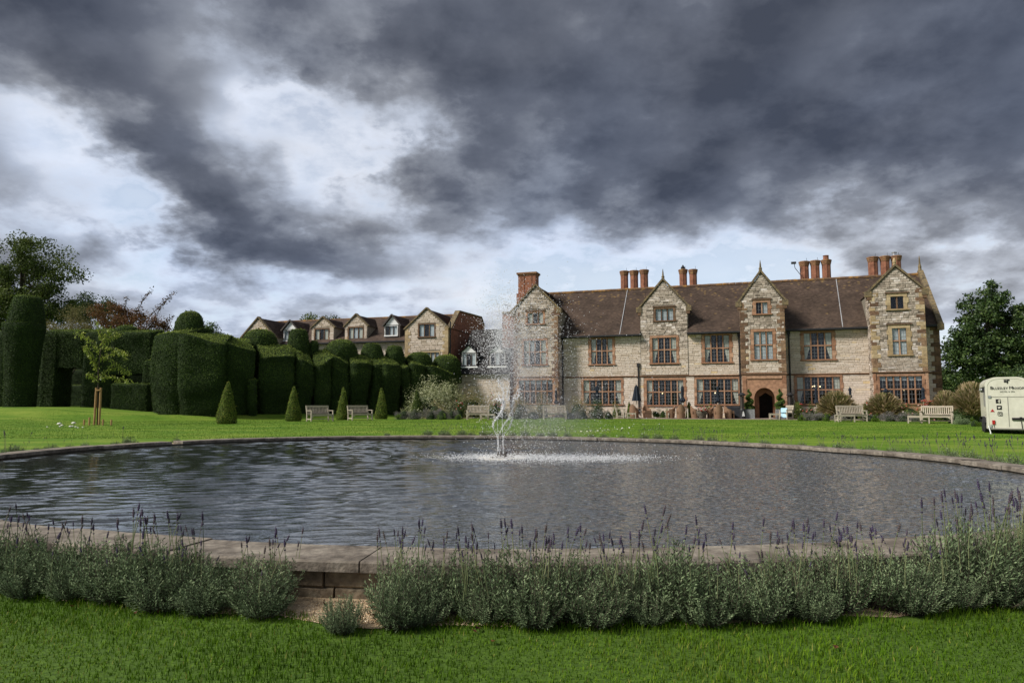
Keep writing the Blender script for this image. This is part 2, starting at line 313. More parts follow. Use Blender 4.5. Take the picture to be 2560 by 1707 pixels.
M['petal'] = pmat('petals', [(0, (.55, .05, .05)), (.4, (.62, .16, .12)), (.7, (.72, .40, .36)), (1, (.80, .74, .66))], .7, 'tint', var=.1, transl=.3)
M['blade'] = pmat('grass_blade', [(0, (.035, .085, .005)), (.5, (.075, .165, .010)), (.85, (.125, .22, .018)), (1, (.22, .24, .06))], .55, 'tint', var=.25, vscale=.7, transl=.3, spec=.2)
M['blade_near'] = pmat('near_grass_blade', [(0, (0.0366, 0.0842, 0.0036)), (0.5, (0.0805, 0.162, 0.0072)), (0.85, (0.1403, 0.2268, 0.0135)), (1, (0.244, 0.2376, 0.054))], .7, 'tint', var=.25, vscale=.7, transl=.3, spec=.07)
M['lawn_dim'] = pmat('near_lawn_dim', [(0.3, (0.0326, 0.0669, 0.0047)), (0.7, (0.0714, 0.132, 0.0094))], .9, scale=20, var=.3, vscale=60)  # near ground darker than the far lawn: foreground dimming put into the colour
M['teak'] = pmat('silvered_teak', [(0.3, (0.3226, 0.2708, 0.2043)), (0.5, (0.4122, 0.3582, 0.2809)), (0.7, (0.4838, 0.4281, 0.349))], .85, scale=4, var=.15, stretch=(1, 1, 6), bump=.3)
M['wood'] = pmat('stake_wood', [(.3, (.30, .17, .07)), (.7, (.42, .26, .12))], .85, scale=5, var=.2, stretch=(6, 6, .6), bump=.3)
M['rattan'] = pmat('brown_rattan', [(.3, (.17, .095, .055)), (.7, (.28, .17, .105))], .7, scale=40, var=.2, bump=.6, bscale=70)
M['navy'] = pmat('navy_canvas', [(0.3, (0.01, 0.015, 0.024)), (0.7, (0.02, 0.028, 0.04))], .85, scale=5, var=.2)
M['pole'] = pmat('pale_pole', [(.3, (.50, .46, .38)), (.7, (.62, .58, .50))], .6, var=.1)
M['zinc'] = pmat('zinc_planter', [(.3, (.14, .15, .15)), (.7, (.24, .25, .25))], .55, scale=8, var=.2)
M['terra'] = pmat('urn_stone', [(.3, (.07, .06, .05)), (.7, (.14, .12, .09))], .9, var=.3, bump=.4)
M['steel'] = pmat('steel', [(.3, (.45, .45, .45)), (.7, (.6, .6, .6))], .35, metal=.9, var=.1)
M['blue'] = pmat('pale_blue_cushion', [(.3, (.34, .55, .68)), (.7, (.48, .68, .78))], .9, var=.1)
M['cover'] = pmat('black_cover', [(.3, (.014, .016, .020)), (.7, (.030, .032, .038))], .75, scale=4, var=.2)
M['patio'] = pmat('patio_paving', [(.3, (.20, .15, .12)), (.7, (.33, .27, .21))], .92, scale=2, var=.25, bump=.3)
M['gravel'] = pmat('gravel', [(.3, (.30, .21, .12)), (.5, (.42, .31, .19)), (.7, (.52, .42, .29))], .95, scale=50, var=.3, vscale=8, bump=.9, bscale=70)
M['pebble'] = pmat('pebble', [(0, (.26, .17, .09)), (.5, (.44, .32, .19)), (1, (.60, .50, .36))], .9, 'tint', var=.15)
M['dead'] = pmat('dead_leaf', [(0, (.07, .028, .014)), (.6, (.16, .06, .025)), (1, (.24, .11, .04))], .8, 'random', var=.2, transl=.2)
M['cope'] = pmat('pool_coping', [(0.25, (0.055, 0.046, 0.036)), (0.4, (0.125, 0.104, 0.082)), (0.55, (0.2, 0.172, 0.138)), (0.68, (0.25, 0.22, 0.175)), (0.8, (0.4, 0.36, 0.29))], .9, scale=3.5, detail=9, var=.3, vscale=16, bump=.55, bscale=26, stretch=(1, 1, 1))
M['wallstone'] = pmat('pool_wall_stone', [(0.3, (0.0864, 0.0656, 0.0425)), (0.5, (0.18, 0.1394, 0.0935)), (0.7, (0.2592, 0.2214, 0.153))], .92, scale=4, var=.35, vscale=18, bump=.7, bscale=24)
M['wetstone'] = pmat('wet_stone', [(.3, (.03, .026, .018)), (.7, (.08, .066, .045))], .5, scale=4, var=.3, bump=.4)
M['mush'] = pmat('white_cap', [(.3, (.62, .60, .52)), (.7, (.78, .76, .68))], .8, var=.1)
# ------------------------------------------------------------------ ground
def lawn_material():
    m = bpy.data.materials.new('lawn'); m.use_nodes = True; nt = m.node_tree; N = nt.nodes; L = nt.links; p = N['Principled BSDF']
    p.inputs['Roughness'].default_value = .85; p.inputs['Specular IOR Level'].default_value = .15
    tc = N.new('ShaderNodeTexCoord')
    def noise(sc, de, stretch=(1, 1, 1)):
        mp = N.new('ShaderNodeMapping'); mp.inputs['Scale'].default_value = stretch; L.new(tc.outputs['Object'], mp.inputs[0])
        n = N.new('ShaderNodeTexNoise'); n.inputs['Scale'].default_value = sc; n.inputs['Detail'].default_value = de; n.inputs['Roughness'].default_value = .6; L.new(mp.outputs[0], n.inputs['Vector']); return n.outputs['Fac']
    mixn = N.new('ShaderNodeMath'); mixn.operation = 'MULTIPLY_ADD'; L.new(noise(.45, 5, (.7, 1.6, 1)), mixn.inputs[0]); mixn.inputs[1].default_value = .72
    m2 = N.new('ShaderNodeMath'); m2.operation = 'MULTIPLY'; L.new(noise(9, 6), m2.inputs[0]); m2.inputs[1].default_value = .35; L.new(m2.outputs[0], mixn.inputs[2])
    cr = N.new('ShaderNodeValToRGB'); e = cr.color_ramp.elements
    e[0].position, e[0].color = .34, (.048, .115, .007, 1); e[1].position, e[1].color = .66, (.175, .235, .030, 1)
    q = e.new(.5); q.color = (.092, .172, .012, 1)
    L.new(mixn.outputs[0], cr.inputs[0]); L.new(cr.outputs[0], p.inputs['Base Color'])
    b = N.new('ShaderNodeBump'); b.inputs['Strength'].default_value = .5; b.inputs['Distance'].default_value = .04
    L.new(noise(28, 6), b.inputs['Height']); L.new(b.outputs[0], p.inputs['Normal'])
    return m
M['lawn'] = lawn_material()
def build_ground():
    xs = np.unique(np.concatenate([np.linspace(-700, -60, 9), np.linspace(-60, -16, 30), np.arange(-16, 14.01, .25), np.linspace(14, 60, 32), np.linspace(60, 700, 9)]).round(3))
    ys = np.unique(np.concatenate([np.linspace(-60, 2, 8), np.arange(2, 30.01, .25), np.linspace(30, 70, 50), np.linspace(70, 900, 14)]).round(3))
    V = []
    for y in ys:
        for x in xs:
            z = g(x, y)
            if -16 < x < 14 and 2 < y < 30:
                d = Vector((x, y)) - PC
                # distance outside the inner coping edge, good enough near the rim
                k = (oval_r(x, y) - 1) * (PA + PB) / 2
                if k < .16: z = -.6
            V.append((x, y, z))
    nx, ny = len(xs), len(ys)
    i, j = np.meshgrid(np.arange(nx - 1), np.arange(ny - 1)); a = (j * nx + i).ravel()
    F = np.c_[a, a + 1, a + nx + 1, a + nx]
    o = link_mesh('lawn', mesh_np('lawn', V, F), [M['lawn'], M['lawn_dim']], smooth=True, kind='structure')
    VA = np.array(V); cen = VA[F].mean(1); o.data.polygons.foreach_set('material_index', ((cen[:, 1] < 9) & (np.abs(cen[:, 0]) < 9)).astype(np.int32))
    return o
build_ground()

def ring(name, off0, off1, z0, z1, mat, t0=0, t1=2 * math.pi, n=220, kind='structure', parent=None, jit=0.):
    V = []; F = []
    rr = random.Random(3)
    for i in range(n + 1):
        t = t0 + (t1 - t0) * i / n
        a = oval(t, off0); b0_ = oval(t, 1.); b = oval(t, (off1(b0_.x, b0_.y) if callable(off1) else off1) + rr.uniform(-jit, jit))
        V += [(a.x, a.y, z0(a.x, a.y)), (b.x, b.y, z1(b.x, b.y))]
        if i: F.append((2 * i - 2, 2 * i - 1, 2 * i + 1, 2 * i))
    return link_mesh(name, mesh_np(name, V, F), mat, parent, kind=kind)
# gravel strip between the pool wall and the lawn
ring('gravel_strip', .40, lambda x, y: .94 + (.20 * math.exp(-((x + 1.08) / .42) ** 2) + .10 * math.exp(-((x - 2.9) / .35) ** 2) if y < 9 else .05), lambda x, y: g(x, y) + .012, lambda x, y: g(x, y) + .006, M['gravel'], n=300, jit=.05)
# patio in front of the house comes with the house

# ------------------------------------------------------------------ pool
pool = thing('pool_rim', 'low oval stone rim of the round garden pool, worn flat coping slabs', 'pool', (PC.x, PC.y, 0))
def arc_table(off):
    ts = np.linspace(0, 2 * math.pi, 4001); P = np.array([oval(t, off) for t in ts]); s = np.r_[0, np.cumsum(np.hypot(*np.diff(P, axis=0).T))]
    return ts, s
ts_, s_ = arc_table(.27)
def t_at(s): return float(np.interp(s % s_[-1], s_, ts_))
pos = 0; rr = random.Random(5)
while pos < s_[-1] - .4:
    L_ = rr.uniform(1.0, 1.7); L_ = min(L_, s_[-1] - pos); mb = MB(); n = 5
    t0, t1 = pos + .006, pos + L_ - .006
    zo = rr.uniform(-.008, .008); th = .085; ins = rr.uniform(-.015, .012); ox = rr.uniform(-.02, .015)
    ringv = []
    for i in range(n + 1):
        t = t_at(t0 + (t1 - t0) * i / n); wob = rr.uniform(-.006, .006)
        a = oval(t, -.03 + ins + wob); a2 = oval(t, -.018 + ins + wob); b2 = oval(t, .548 + ox + wob); b = oval(t, .56 + ox + wob)
        z = COPE + zo + rr.uniform(-.003, .003)
        ringv.append([(a.x, a.y, z - th), (a.x, a.y, z - .014), (a2.x, a2.y, z), (b2.x, b2.y, z), (b.x, b.y, z - .014), (b.x, b.y, z - th)])
    vs = [Vector(v) - Vector((PC.x, PC.y, 0)) for r_ in ringv for v in r_]
    fs = [(i * 6 + k, i * 6 + (k + 1) % 6, (i + 1) * 6 + (k + 1) % 6, (i + 1) * 6 + k) for i in range(n) for k in range(6)]
    fs += [tuple(range(6))[::-1], tuple(range(n * 6, n * 6 + 6))]
    mb.add(vs, [f[::-1] for f in fs]); mb.build('coping_stone', M['cope'], pool)
    pos += L_
ts2, s2 = arc_table(.46)
for row, (zt, hh) in enumerate(((COPE - .09, .135), (COPE - .23, .19))):
    pos = rr.uniform(0, .3)
    end = s2[-1] + pos
    while pos < end - .2:
        L_ = min(rr.uniform(.35, .8), end - pos); vs = []; n = 2
        mid = oval(float(np.interp((pos + L_ / 2) % s2[-1], s2, ts2)), .5)
        if g(mid.x, mid.y) < zt - .03:
            fo = .50 + rr.uniform(-.012, .012)
            for i in range(n + 1):
                t = float(np.interp((pos + .008 + (L_ - .016) * i / n) % s2[-1], s2, ts2))
                a = oval(t, .30); b = oval(t, fo); b2 = oval(t, fo - .012)
                zb = zt - hh
                vs += [Vector((q.x - PC.x, q.y - PC.y, z)) for q, z in ((a, zb), (a, zt), (b2, zt), (b, zt - .014), (b, zb + .014), (b2, zb))]
            fs = [(i * 6 + k, i * 6 + (k + 1) % 6, (i + 1) * 6 + (k + 1) % 6, (i + 1) * 6 + k) for i in range(n) for k in range(6)] + [tuple(range(6))[::-1], tuple(range(n * 6, n * 6 + 6))]
            MB().add(vs, fs).build('wall_stone', M['wallstone'], pool)
        pos += L_
core = MB(); N_ = 240; vs = []
for i in range(N_):
    t = 2 * math.pi * i / N_
    for off, z in ((.01, COPE - .088), (.01, -.3), (.42, -.3), (.42, COPE - .088)):
        q = oval(t, off); vs.append((q.x - PC.x, q.y - PC.y, z))
fs = [(i * 4 + k, i * 4 + (k + 1) % 4, ((i + 1) % N_) * 4 + (k + 1) % 4, ((i + 1) % N_) * 4 + k) for i in range(N_) for k in range(4)]
core.add(vs, fs).build('inner_wall', M['wetstone'], pool)

# ------------------------------------------------------------------ water
FC = Vector((-.25, 17.3))           # fountain
def water_material():
    m = bpy.data.materials.new('pool_water'); m.use_nodes = True; nt = m.node_tree; N = nt.nodes; L = nt.links; p = N['Principled BSDF']
    p.inputs['Base Color'].default_value = (.026, .029, .026, 1); p.inputs['Roughness'].default_value = .03; p.inputs['IOR'].default_value = 2.5; p.inputs['Specular IOR Level'].default_value = .5
    tc = N.new('ShaderNodeTexCoord'); mp = N.new('ShaderNodeMapping'); mp.inputs['Scale'].default_value = (1, 2.2, 1); mp.inputs['Rotation'].default_value = (0, 0, R(-8)); L.new(tc.outputs['Object'], mp.inputs[0])
    n = N.new('ShaderNodeTexNoise'); n.inputs['Scale'].default_value = 10; n.inputs['Detail'].default_value = 3; n.inputs['Distortion'].default_value = .4; L.new(mp.outputs[0], n.inputs['Vector'])
    b = N.new('ShaderNodeBump'); b.inputs['Strength'].default_value = .22; b.inputs['Distance'].default_value = .015; L.new(n.outputs['Fac'], b.inputs['Height']); L.new(b.outputs[0], p.inputs['Normal'])
    n2 = N.new('ShaderNodeTexNoise'); n2.inputs['Scale'].default_value = 6.5; n2.inputs['Detail'].default_value = 2; n2.inputs['Distortion'].default_value = .5; L.new(mp.outputs[0], n2.inputs['Vector']); pn = N.new('ShaderNodeMath'); pn.operation = 'POWER'; L.new(n2.outputs['Fac'], pn.inputs[0]); pn.inputs[1].default_value = 2.5
    sx = N.new('ShaderNodeSeparateXYZ'); L.new(tc.outputs['Object'], sx.inputs[0]); mr = N.new('ShaderNodeMapRange'); L.new(sx.outputs[0], mr.inputs[0])
    mr.inputs[1].default_value = -1.; mr.inputs[2].default_value = 3.5; mr.inputs[3].default_value = 0; mr.inputs[4].default_value = .8
    # drop-pitted lee side of the fountain; silvery reflection painted into the base colour
    mr2 = N.new('ShaderNodeMapRange'); L.new(sx.outputs[0], mr2.inputs[0]); mr2.inputs[1].default_value = -1.5; mr2.inputs[2].default_value = 3.5
    n3 = N.new('ShaderNodeTexNoise'); n3.inputs['Scale'].default_value = 14; n3.inputs['Detail'].default_value = 4; L.new(mp.outputs[0], n3.inputs['Vector'])
    mr3 = N.new('ShaderNodeMapRange'); L.new(n3.outputs['Fac'], mr3.inputs[0]); mr3.inputs[1].default_value = .38; mr3.inputs[2].default_value = .62; mm = N.new('ShaderNodeMath'); mm.operation = 'MULTIPLY'; L.new(mr2.outputs[0], mm.inputs[0]); L.new(mr3.outputs[0], mm.inputs[1])
    mc = N.new('ShaderNodeMix'); mc.data_type = 'RGBA'; L.new(mm.outputs[0], mc.inputs['Factor']); mc.inputs['A'].default_value = (.022, .025, .022, 1); mc.inputs['B'].default_value = (.15, .158, .165, 1); L.new(mc.outputs['Result'], p.inputs['Base Color'])
    b2 = N.new('ShaderNodeBump'); b2.inputs['Distance'].default_value = .07; L.new(mr.outputs[0], b2.inputs['Strength']); L.new(pn.outputs[0], b2.inputs['Height']); L.new(b.outputs[0], b2.inputs['Normal']); L.new(b2.outputs[0], p.inputs['Normal'])
    return m
M['water'] = water_material()
def build_water():
    st = .05
    xs = np.arange(-12.2, 12.2, st); ys = np.arange(-12.2, 12.2, st)
    X, Y = np.meshgrid(xs, ys)
    Z = np.zeros_like(X); r_ = np.random.default_rng(4)
    wind = R(-80)                                   # crests lie roughly across the view
    rough = np.clip((X + .6) / 4.5, 0, 1)
    w = np.zeros_like(X)
    for k in range(34):                             # crested wind ripples: flat troughs, narrow crests
        lam = .20 * (2.6 ** r_.random()); th = wind + r_.normal(0, .30); kx, ky = math.cos(th) * 2 * math.pi / lam, math.sin(th) * 2 * math.pi / lam
        w += (lam / .3) ** .6 * r_.uniform(.6, 1.2) * np.sin(kx * X + ky * Y + r_.random() * 6.28 + 1.1 * np.sin(.7 * X + r_.random() * 6) + .9 * np.sin(.6 * Y + r_.random() * 6))
    w /= w.std()
    gust = .75 + .35 * np.sin(.35 * X + .2 * Y + 1.) * np.sin(.28 * Y - .15 * X + .4) + .15 * np.sin(.9 * X + .7 * Y)
    Z += .0034 * gust * np.exp(1.25 * 2.0 * np.tanh(w / 2.0)) * (1 - .35 * rough)
    for k in range(46):
        lam = .12 * (2.3 ** r_.random()); th = r_.random() * 6.28; kx, ky = math.cos(th) * 2 * math.pi / lam, math.sin(th) * 2 * math.pi / lam
        Z += .020 * lam / (2 * math.pi) * np.sin(kx * X + ky * Y + r_.random() * 6.28) * (.06 + .95 * rough)
    # rings of the falling spray
    fx, fy = FC.x + .9 - PC.x, FC.y - PC.y
    D = np.hypot((X - fx) / 1.5, Y - fy)
    for k in range(26):
        cx, cy = fx + r_.normal(0, 1.3), fy + r_.normal(0, .55); d = np.hypot(X - cx, Y - cy)
        Z += .006 * np.sin(2 * math.pi * d / r_.uniform(.14, .25)) * np.exp(-(d / .55) ** 2)
    inside = np.hypot((X * pax.x + Y * pax.y) / (PA + .1), (X * pay.x + Y * pay.y) / (PB + .1)) < 1
    nx = len(xs); ny = len(ys)
    i, j = np.meshgrid(np.arange(nx - 1), np.arange(ny - 1)); ok = inside[:-1, :-1] & inside[1:, 1:] & inside[1:, :-1] & inside[:-1, 1:]
    a = (j * nx + i)[ok]; F = np.c_[a, a + 1, a + nx + 1, a + nx]
    used = np.unique(F); remap = np.zeros(nx * ny, int); remap[used] = np.arange(len(used))
    V = np.c_[X.ravel(), Y.ravel(), Z.ravel()][used]
    o = link_mesh('pool_water', mesh_np('pool_water', V, remap[F]), M['water'], smooth=True, kind='structure'); o.location = (PC.x, PC.y, WATER)
build_water()

# ------------------------------------------------------------------ grass
def blades(name, P, h, w, mat, seg=2, lean=.5):
    n = len(P); a = nrg.random(n) * 2 * math.pi; dx = np.c_[np.cos(a), np.sin(a), np.zeros(n)]; b = a + math.pi / 2 + nrg.normal(0, .5, n)
    ln = np.c_[np.cos(b), np.sin(b), np.zeros(n)] * (nrg.random(n) * lean)[:, None]
    up = np.array([0, 0, 1.]); w2 = (w / 2)[:, None]; hh = h[:, None]
    tint = np.clip(nrg.normal(.45, .2, n) + .25 * np.sin(P[:, 0] * 1.3) * np.sin(P[:, 1] * 1.7 + 1), 0, .93); tint = np.where(nrg.random(n) < .02, 1, tint)
    if seg == 1:
        V = np.stack([P - dx * w2, P + dx * w2, P + up * hh + ln * hh], 1).reshape(-1, 3); F = np.arange(3 * n).reshape(-1, 3); T = np.repeat(tint, 3)
        return mesh_np(name, V, F, T)
    m = P + up * hh * .55 + ln * hh * .3
    V = np.stack([P - dx * w2, P + dx * w2, m + dx * w2 * .75, m - dx * w2 * .75, P + up * hh * .92 + ln * hh], 1).reshape(-1, 3)
    b0 = np.arange(n) * 5
    F = np.concatenate([np.c_[b0, b0 + 1, b0 + 2], np.c_[b0, b0 + 2, b0 + 3], np.c_[b0 + 3, b0 + 2, b0 + 4]])
    return mesh_np(name, V, F, np.repeat(tint, 5))
def gz(P): return np.array([g(x, y) for x, y in P])
def near_grass():
    N0 = 330000; x = nrg.uniform(-8.5, 8.5, N0); y = nrg.uniform(2.9, 9.0, N0)
    dx, dy = x - PC.x, y - PC.y
    k = (np.hypot((dx * pax.x + dy * pax.y) / PA, (dx * pay.x + dy * pay.y) / PB) - 1) * 10.6
    edge = .97 + .07 * np.sin(x * 5.1) + .05 * np.sin(x * 13.3 + 1) + .16 * np.exp(-((x + 1.08) / .42) ** 2) + .08 * np.exp(-((x - 2.9) / .35) ** 2)
    keep = (k > edge) & (np.abs(x) < .80 * y + 1.4) & (nrg.random(N0) < np.clip(1.25 - (y - 3.4) * .13, .35, 1))
    x, y = x[keep], y[keep]; P = np.c_[x, y, np.interp(y, GY, GZ) - .004]
    n = len(P); edgeb = np.exp(-((k[keep] - 1.0) / .12) ** 2)
    h = nrg.uniform(.022, .046, n) * (1 + .9 * edgeb) * (1 + .35 * np.sin(x * 2.1 + y) * np.sin(y * 3.3)); w = nrg.uniform(.004, .0075, n)
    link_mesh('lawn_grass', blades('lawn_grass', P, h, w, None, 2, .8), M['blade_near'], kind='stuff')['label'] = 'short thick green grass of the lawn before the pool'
near_grass()
def far_grass():
    N0 = 110000; x = nrg.uniform(-30, 27, N0); y = 26 + 24 * nrg.random(N0) ** 1.3
    dx, dy = x - PC.x, y - PC.y; k = (np.hypot((dx * pax.x + dy * pax.y) / PA, (dx * pay.x + dy * pay.y) / PB) - 1) * 10.6
    keep = (k > 1.1) & (np.abs(x) < .78 * y + 1) & ((x > -9) | (y < 45 + np.maximum(0, x + 23) * .64)) & (y < 46.5)
    x, y = x[keep], y[keep]; P = np.c_[x, y, 0 * x]; P[:, 2] = gz(P[:, :2]) - .005; n = len(P)
    link_mesh('far_lawn_grass', blades('far_lawn_grass', P, nrg.uniform(.03, .06, n), nrg.uniform(.012, .022, n), None, 1, .7), M['blade'], kind='stuff')['label'] = 'mown grass of the lawn beyond the pool'
far_grass()
# ------------------------------------------------------------------ lavender along the pool
def needle_leaves(P, D, ln, w, tint):          # narrow pointed leaves: one quad each
    n = len(P); D = D / np.linalg.norm(D, axis=1)[:, None]
    s = np.cross(D, nrg.normal(0, 1, (n, 3))); s /= np.linalg.norm(s, axis=1)[:, None] + 1e-9
    m = P + D * ln[:, None] * .5
    V = np.stack([P, m + s * w[:, None], P + D * ln[:, None], m - s * w[:, None]], 1).reshape(-1, 3)
    return V, np.arange(4 * n).reshape(-1, 4), np.repeat(tint, 4)
def lavender_foliage(name, stems=120, rad=.34, hgt=.46, leaf=.052, per=26, wid=.0036):
    Ps, Ds, Ls, Ts = [], [], [], []
    mb = MB()
    for i in range(stems):
        a = rnd.random() * 6.283; r0 = rad * .35 * rnd.random() ** .5; r1 = rad * (rnd.random() ** .6)
        h = hgt * (.55 + .5 * rnd.random()) * (1.05 - .45 * (r1 / rad) ** 2)
        b = Vector((r0 * math.cos(a), r0 * math.sin(a), 0)); a2 = a + rnd.gauss(0, .35)
        tip = Vector((r1 * math.cos(a2), r1 * math.sin(a2), h)); mid = (b + tip) / 2 + Vector((math.cos(a2), math.sin(a2), 0)) * .06 * rnd.random() - Vector((0, 0, .04))
        st = [b.lerp(mid, t).lerp(mid.lerp(tip, t), t) for t in np.linspace(0, 1, 5)]
        mb.tube(st, [.0035, .003, .0025, .002, .001], 3, cap=False)
        base = rnd.uniform(.15, .75)
        for k in range(per):
            t = .22 + .78 * (k / per) ** .85; p = b.lerp(mid, t).lerp(mid.lerp(tip, t), t); d = ((tip - mid) * t + (mid - b) * (1 - t)).normalized()
            az = k * 1.57 + rnd.random() * .8; x = d.orthogonal().normalized(); y = d.cross(x); side = x * math.cos(az) + y * math.sin(az)
            up = .35 + .9 * t
            Ps.append(p); Ds.append(side + d * up); Ls.append(leaf * rnd.uniform(.6, 1.15) * (1.1 - .5 * t)); Ts.append(min(1, max(0, base + rnd.gauss(0, .12) + .18 * (t - .5))))
    V, F, T = needle_leaves(np.array(Ps), np.array(Ds), np.array(Ls), np.full(len(Ps), wid), np.array(Ts))
    st = mb.mesh(name + '_stems'); 
    return mesh_np(name, V, F, T), st
def stalk_mesh(name, h, lean):
    mb = MB(); tip = Vector((lean, lean * .3, h)); pts = [Vector((0, 0, 0)).lerp(tip, t) + Vector((0, 0, 0)) for t in (0, .5, 1)]
    pts[1] += Vector((-lean * .25, 0, 0)); mb.tube(pts, [.003, .0026, .002], 4, tint=rnd.random())
    d = (tip - pts[1]).normalized(); z = h; q = tip.copy()
    for k in range(5):
        r = (.0078, .009, .0088, .0072, .0045)[k]; mb.ball(q, r, 6, 3, 1.0, m=1); q = q + d * .0145
    mb.ball(tip - d * .036, .0075, 6, 3, 1, m=1)
    return mb.mesh(name)
LV = []
for k in range(6):
    f, s = lavender_foliage('lavender_foliage', stems=175, rad=.34, hgt=.50, per=26, wid=.0046)
    LV.append((f, s))
    f.materials.append(M['lav']); s.materials.append(M['bark'])
STK = []
for k in range(6):
    s = stalk_mesh('flower_stalk', rnd.uniform(.26, .40), rnd.uniform(-.05, .06)); s.materials.append(M['lav_stem']); s.materials.append(M['lav_fl']); STK.append(s)
def lavender(x, y, sc, zs=1., nst=12, k=None, label=None, group=None):
    k = rnd.randrange(6) if k is None else k
    o = thing('lavender_bush', label, 'lavender', (x, y, g(x, y)), rnd.random() * 6.28, group); o.scale = (sc, sc, sc * zs)
    f = bpy.data.objects.new('foliage', LV[k][0]); C.objects.link(f); f.parent = o
    s = bpy.data.objects.new('stems', LV[k][1]); C.objects.link(s); s.parent = o
    for i in range(nst):
        a = rnd.random() * 6.28; r = .30 * rnd.random() ** .6
        q = bpy.data.objects.new('flower_stalk', rnd.choice(STK)); C.objects.link(q); q.parent = o
        q.location = (r * math.cos(a), r * math.sin(a), .27 + .10 * rnd.random() - r * .3); q.rotation_euler = (rnd.gauss(0, .12), rnd.gauss(0, .12), rnd.random() * 6.28); u = rnd.uniform(.7, 1.12); q.scale = (u, u, u)
    return o
ts3, s3 = arc_table(.86)
front = None
# arc length of the oval point nearest the camera
ifr = int(np.argmin([oval(t, .86).y for t in ts3])); s0 = s3[ifr]
LBL = 'grey green lavender bush with purple spikes, in the thick row along the near pool rim'
sgn = 1 if oval(float(np.interp((s0 + 1) % s3[-1], s3, ts3)), .86).x > oval(ts3[ifr], .86).x else -1
k = -7.4
while k < 8.6:
    t = float(np.interp((s0 + sgn * k) % s3[-1], s3, ts3)); off = .80 + rnd.uniform(-.06, .05)
    q = oval(t, off); px = 1280 + FPX * q.x / q.y
    gap = 755 < px < 1010
    if not gap:
        sc = rnd.uniform(.86, 1.22); zs = rnd.uniform(.74, 1.05)
        if px > 2350: sc *= 1.08; zs *= 1.1
        if px < 300: sc *= 1.0
        nst = rnd.randint(8, 16) if px < 900 else rnd.randint(12, 22)
        lb, gr = LBL, 'lavender row along the near rim'
        if 600 < px < 715: lb, gr = 'lavender bush bordering the bare gravel gap on its leafier, longer row side', 'lavender beside the gravel gap'
        elif 1050 < px < 1150: lb, gr = 'bushy lavender just past the slim plant at the gravel gap', 'lavender past the gravel gap'
        elif px > 2250: lb, gr = 'extra tall lavender bush thick with purple spikes at the high end of the near rim', 'tall lavender at the end of the row'
        lavender(q.x, q.y, sc, zs, nst, label=lb, group=gr)
        # fuller row: a second, lower plant at the lawn side
        if rnd.random() < .92:
            q2 = oval(t + .012, off + .17); lavender(q2.x, q2.y, sc * .72, .8, 1, label='low silvery lavender plant at the lawn edge of the near rim row', group='low lavender at the lawn edge')
    k += rnd.uniform(.36, .46)
q = at(850, 1535, 4.75); lavender(q.x, 4.80, .50, 1.0, 0, label='small silvery lavender sprig standing alone on the bare gravel patch')
q = at(985, 1540, 4.75); lavender(q.x, 4.88, .66, 1.15, 1, label='slim upright lavender plant at the right edge of the gravel gap')
# sparse clumps on the far and side rims
FL = []
for k in range(3):
    f, s = lavender_foliage('lavender_foliage', stems=60, rad=.30, hgt=.34, leaf=.09, per=12, wid=.008); f.materials.append(M['lav']); s.materials.append(M['bark']); FL.append((f, s))
def far_clump(px, py, sc, nst, label, group):
    p = None
    d = ray(px, py)
    # walk out along the ray to just outside the rim
    for s in np.arange(8, 40, .05):
        q = d * s
        r = (oval_r(q.x, q.y) - 1) * 10.6
        if q.y > 14 and r > .86: p = q; break
    if p is None: return
    o = thing('lavender_clump', label, 'lavender', (p.x, p.y, g(p.x, p.y)), rnd.random() * 6.28, group); o.scale = (sc, sc, sc)
    f, s = rnd.choice(FL)
    for nm, me in (('foliage', f), ('stems', s)):
        c = bpy.data.objects.new(nm, me); C.objects.link(c); c.parent = o
    for i in range(nst):
        a = rnd.random() * 6.28; r = .5 * rnd.random() ** .6
        q = bpy.data.objects.new('flower_stalk', rnd.choice(STK)); C.objects.link(q); q.parent = o; q.location = (r * math.cos(a), r * math.sin(a), .10 + .15 * rnd.random()); q.rotation_euler = (rnd.gauss(0, .25), rnd.gauss(0, .25), rnd.random() * 6.28); q.scale = (1.5, 1.5, 1.15)
for px, py, sc in ((35, 1122, 1.0), (-40, 1128, 1.2), (95, 1118, .6), (130, 1115, .7), (175, 1110, .55), (215, 1108, .6), (325, 1097, .9), (290, 1101, .55), (440, 1092, .55), (968, 1085, .5)):
    far_clump(px, py, sc, 2, 'small grey lavender clump spaced along the bare left rim', 'small clumps along the left rim')
for px in list(range(1075, 1310, 26)):
    far_clump(px + rnd.uniform(-8, 8), 1085, rnd.uniform(.55, .9), 7, 'low grey lavender clump on the far rim behind the fountain', 'low clumps behind the fountain')
for px in list(range(1340, 2560, 44)):
    far_clump(px + rnd.uniform(-14, 14), 1086 + max(0, px - 1900) * .07, rnd.uniform(.45, .85) + max(0, px - 2100) * .0009, 10, 'thin straggly lavender clump along the rim on the house side', 'thin clumps along the house side rim')

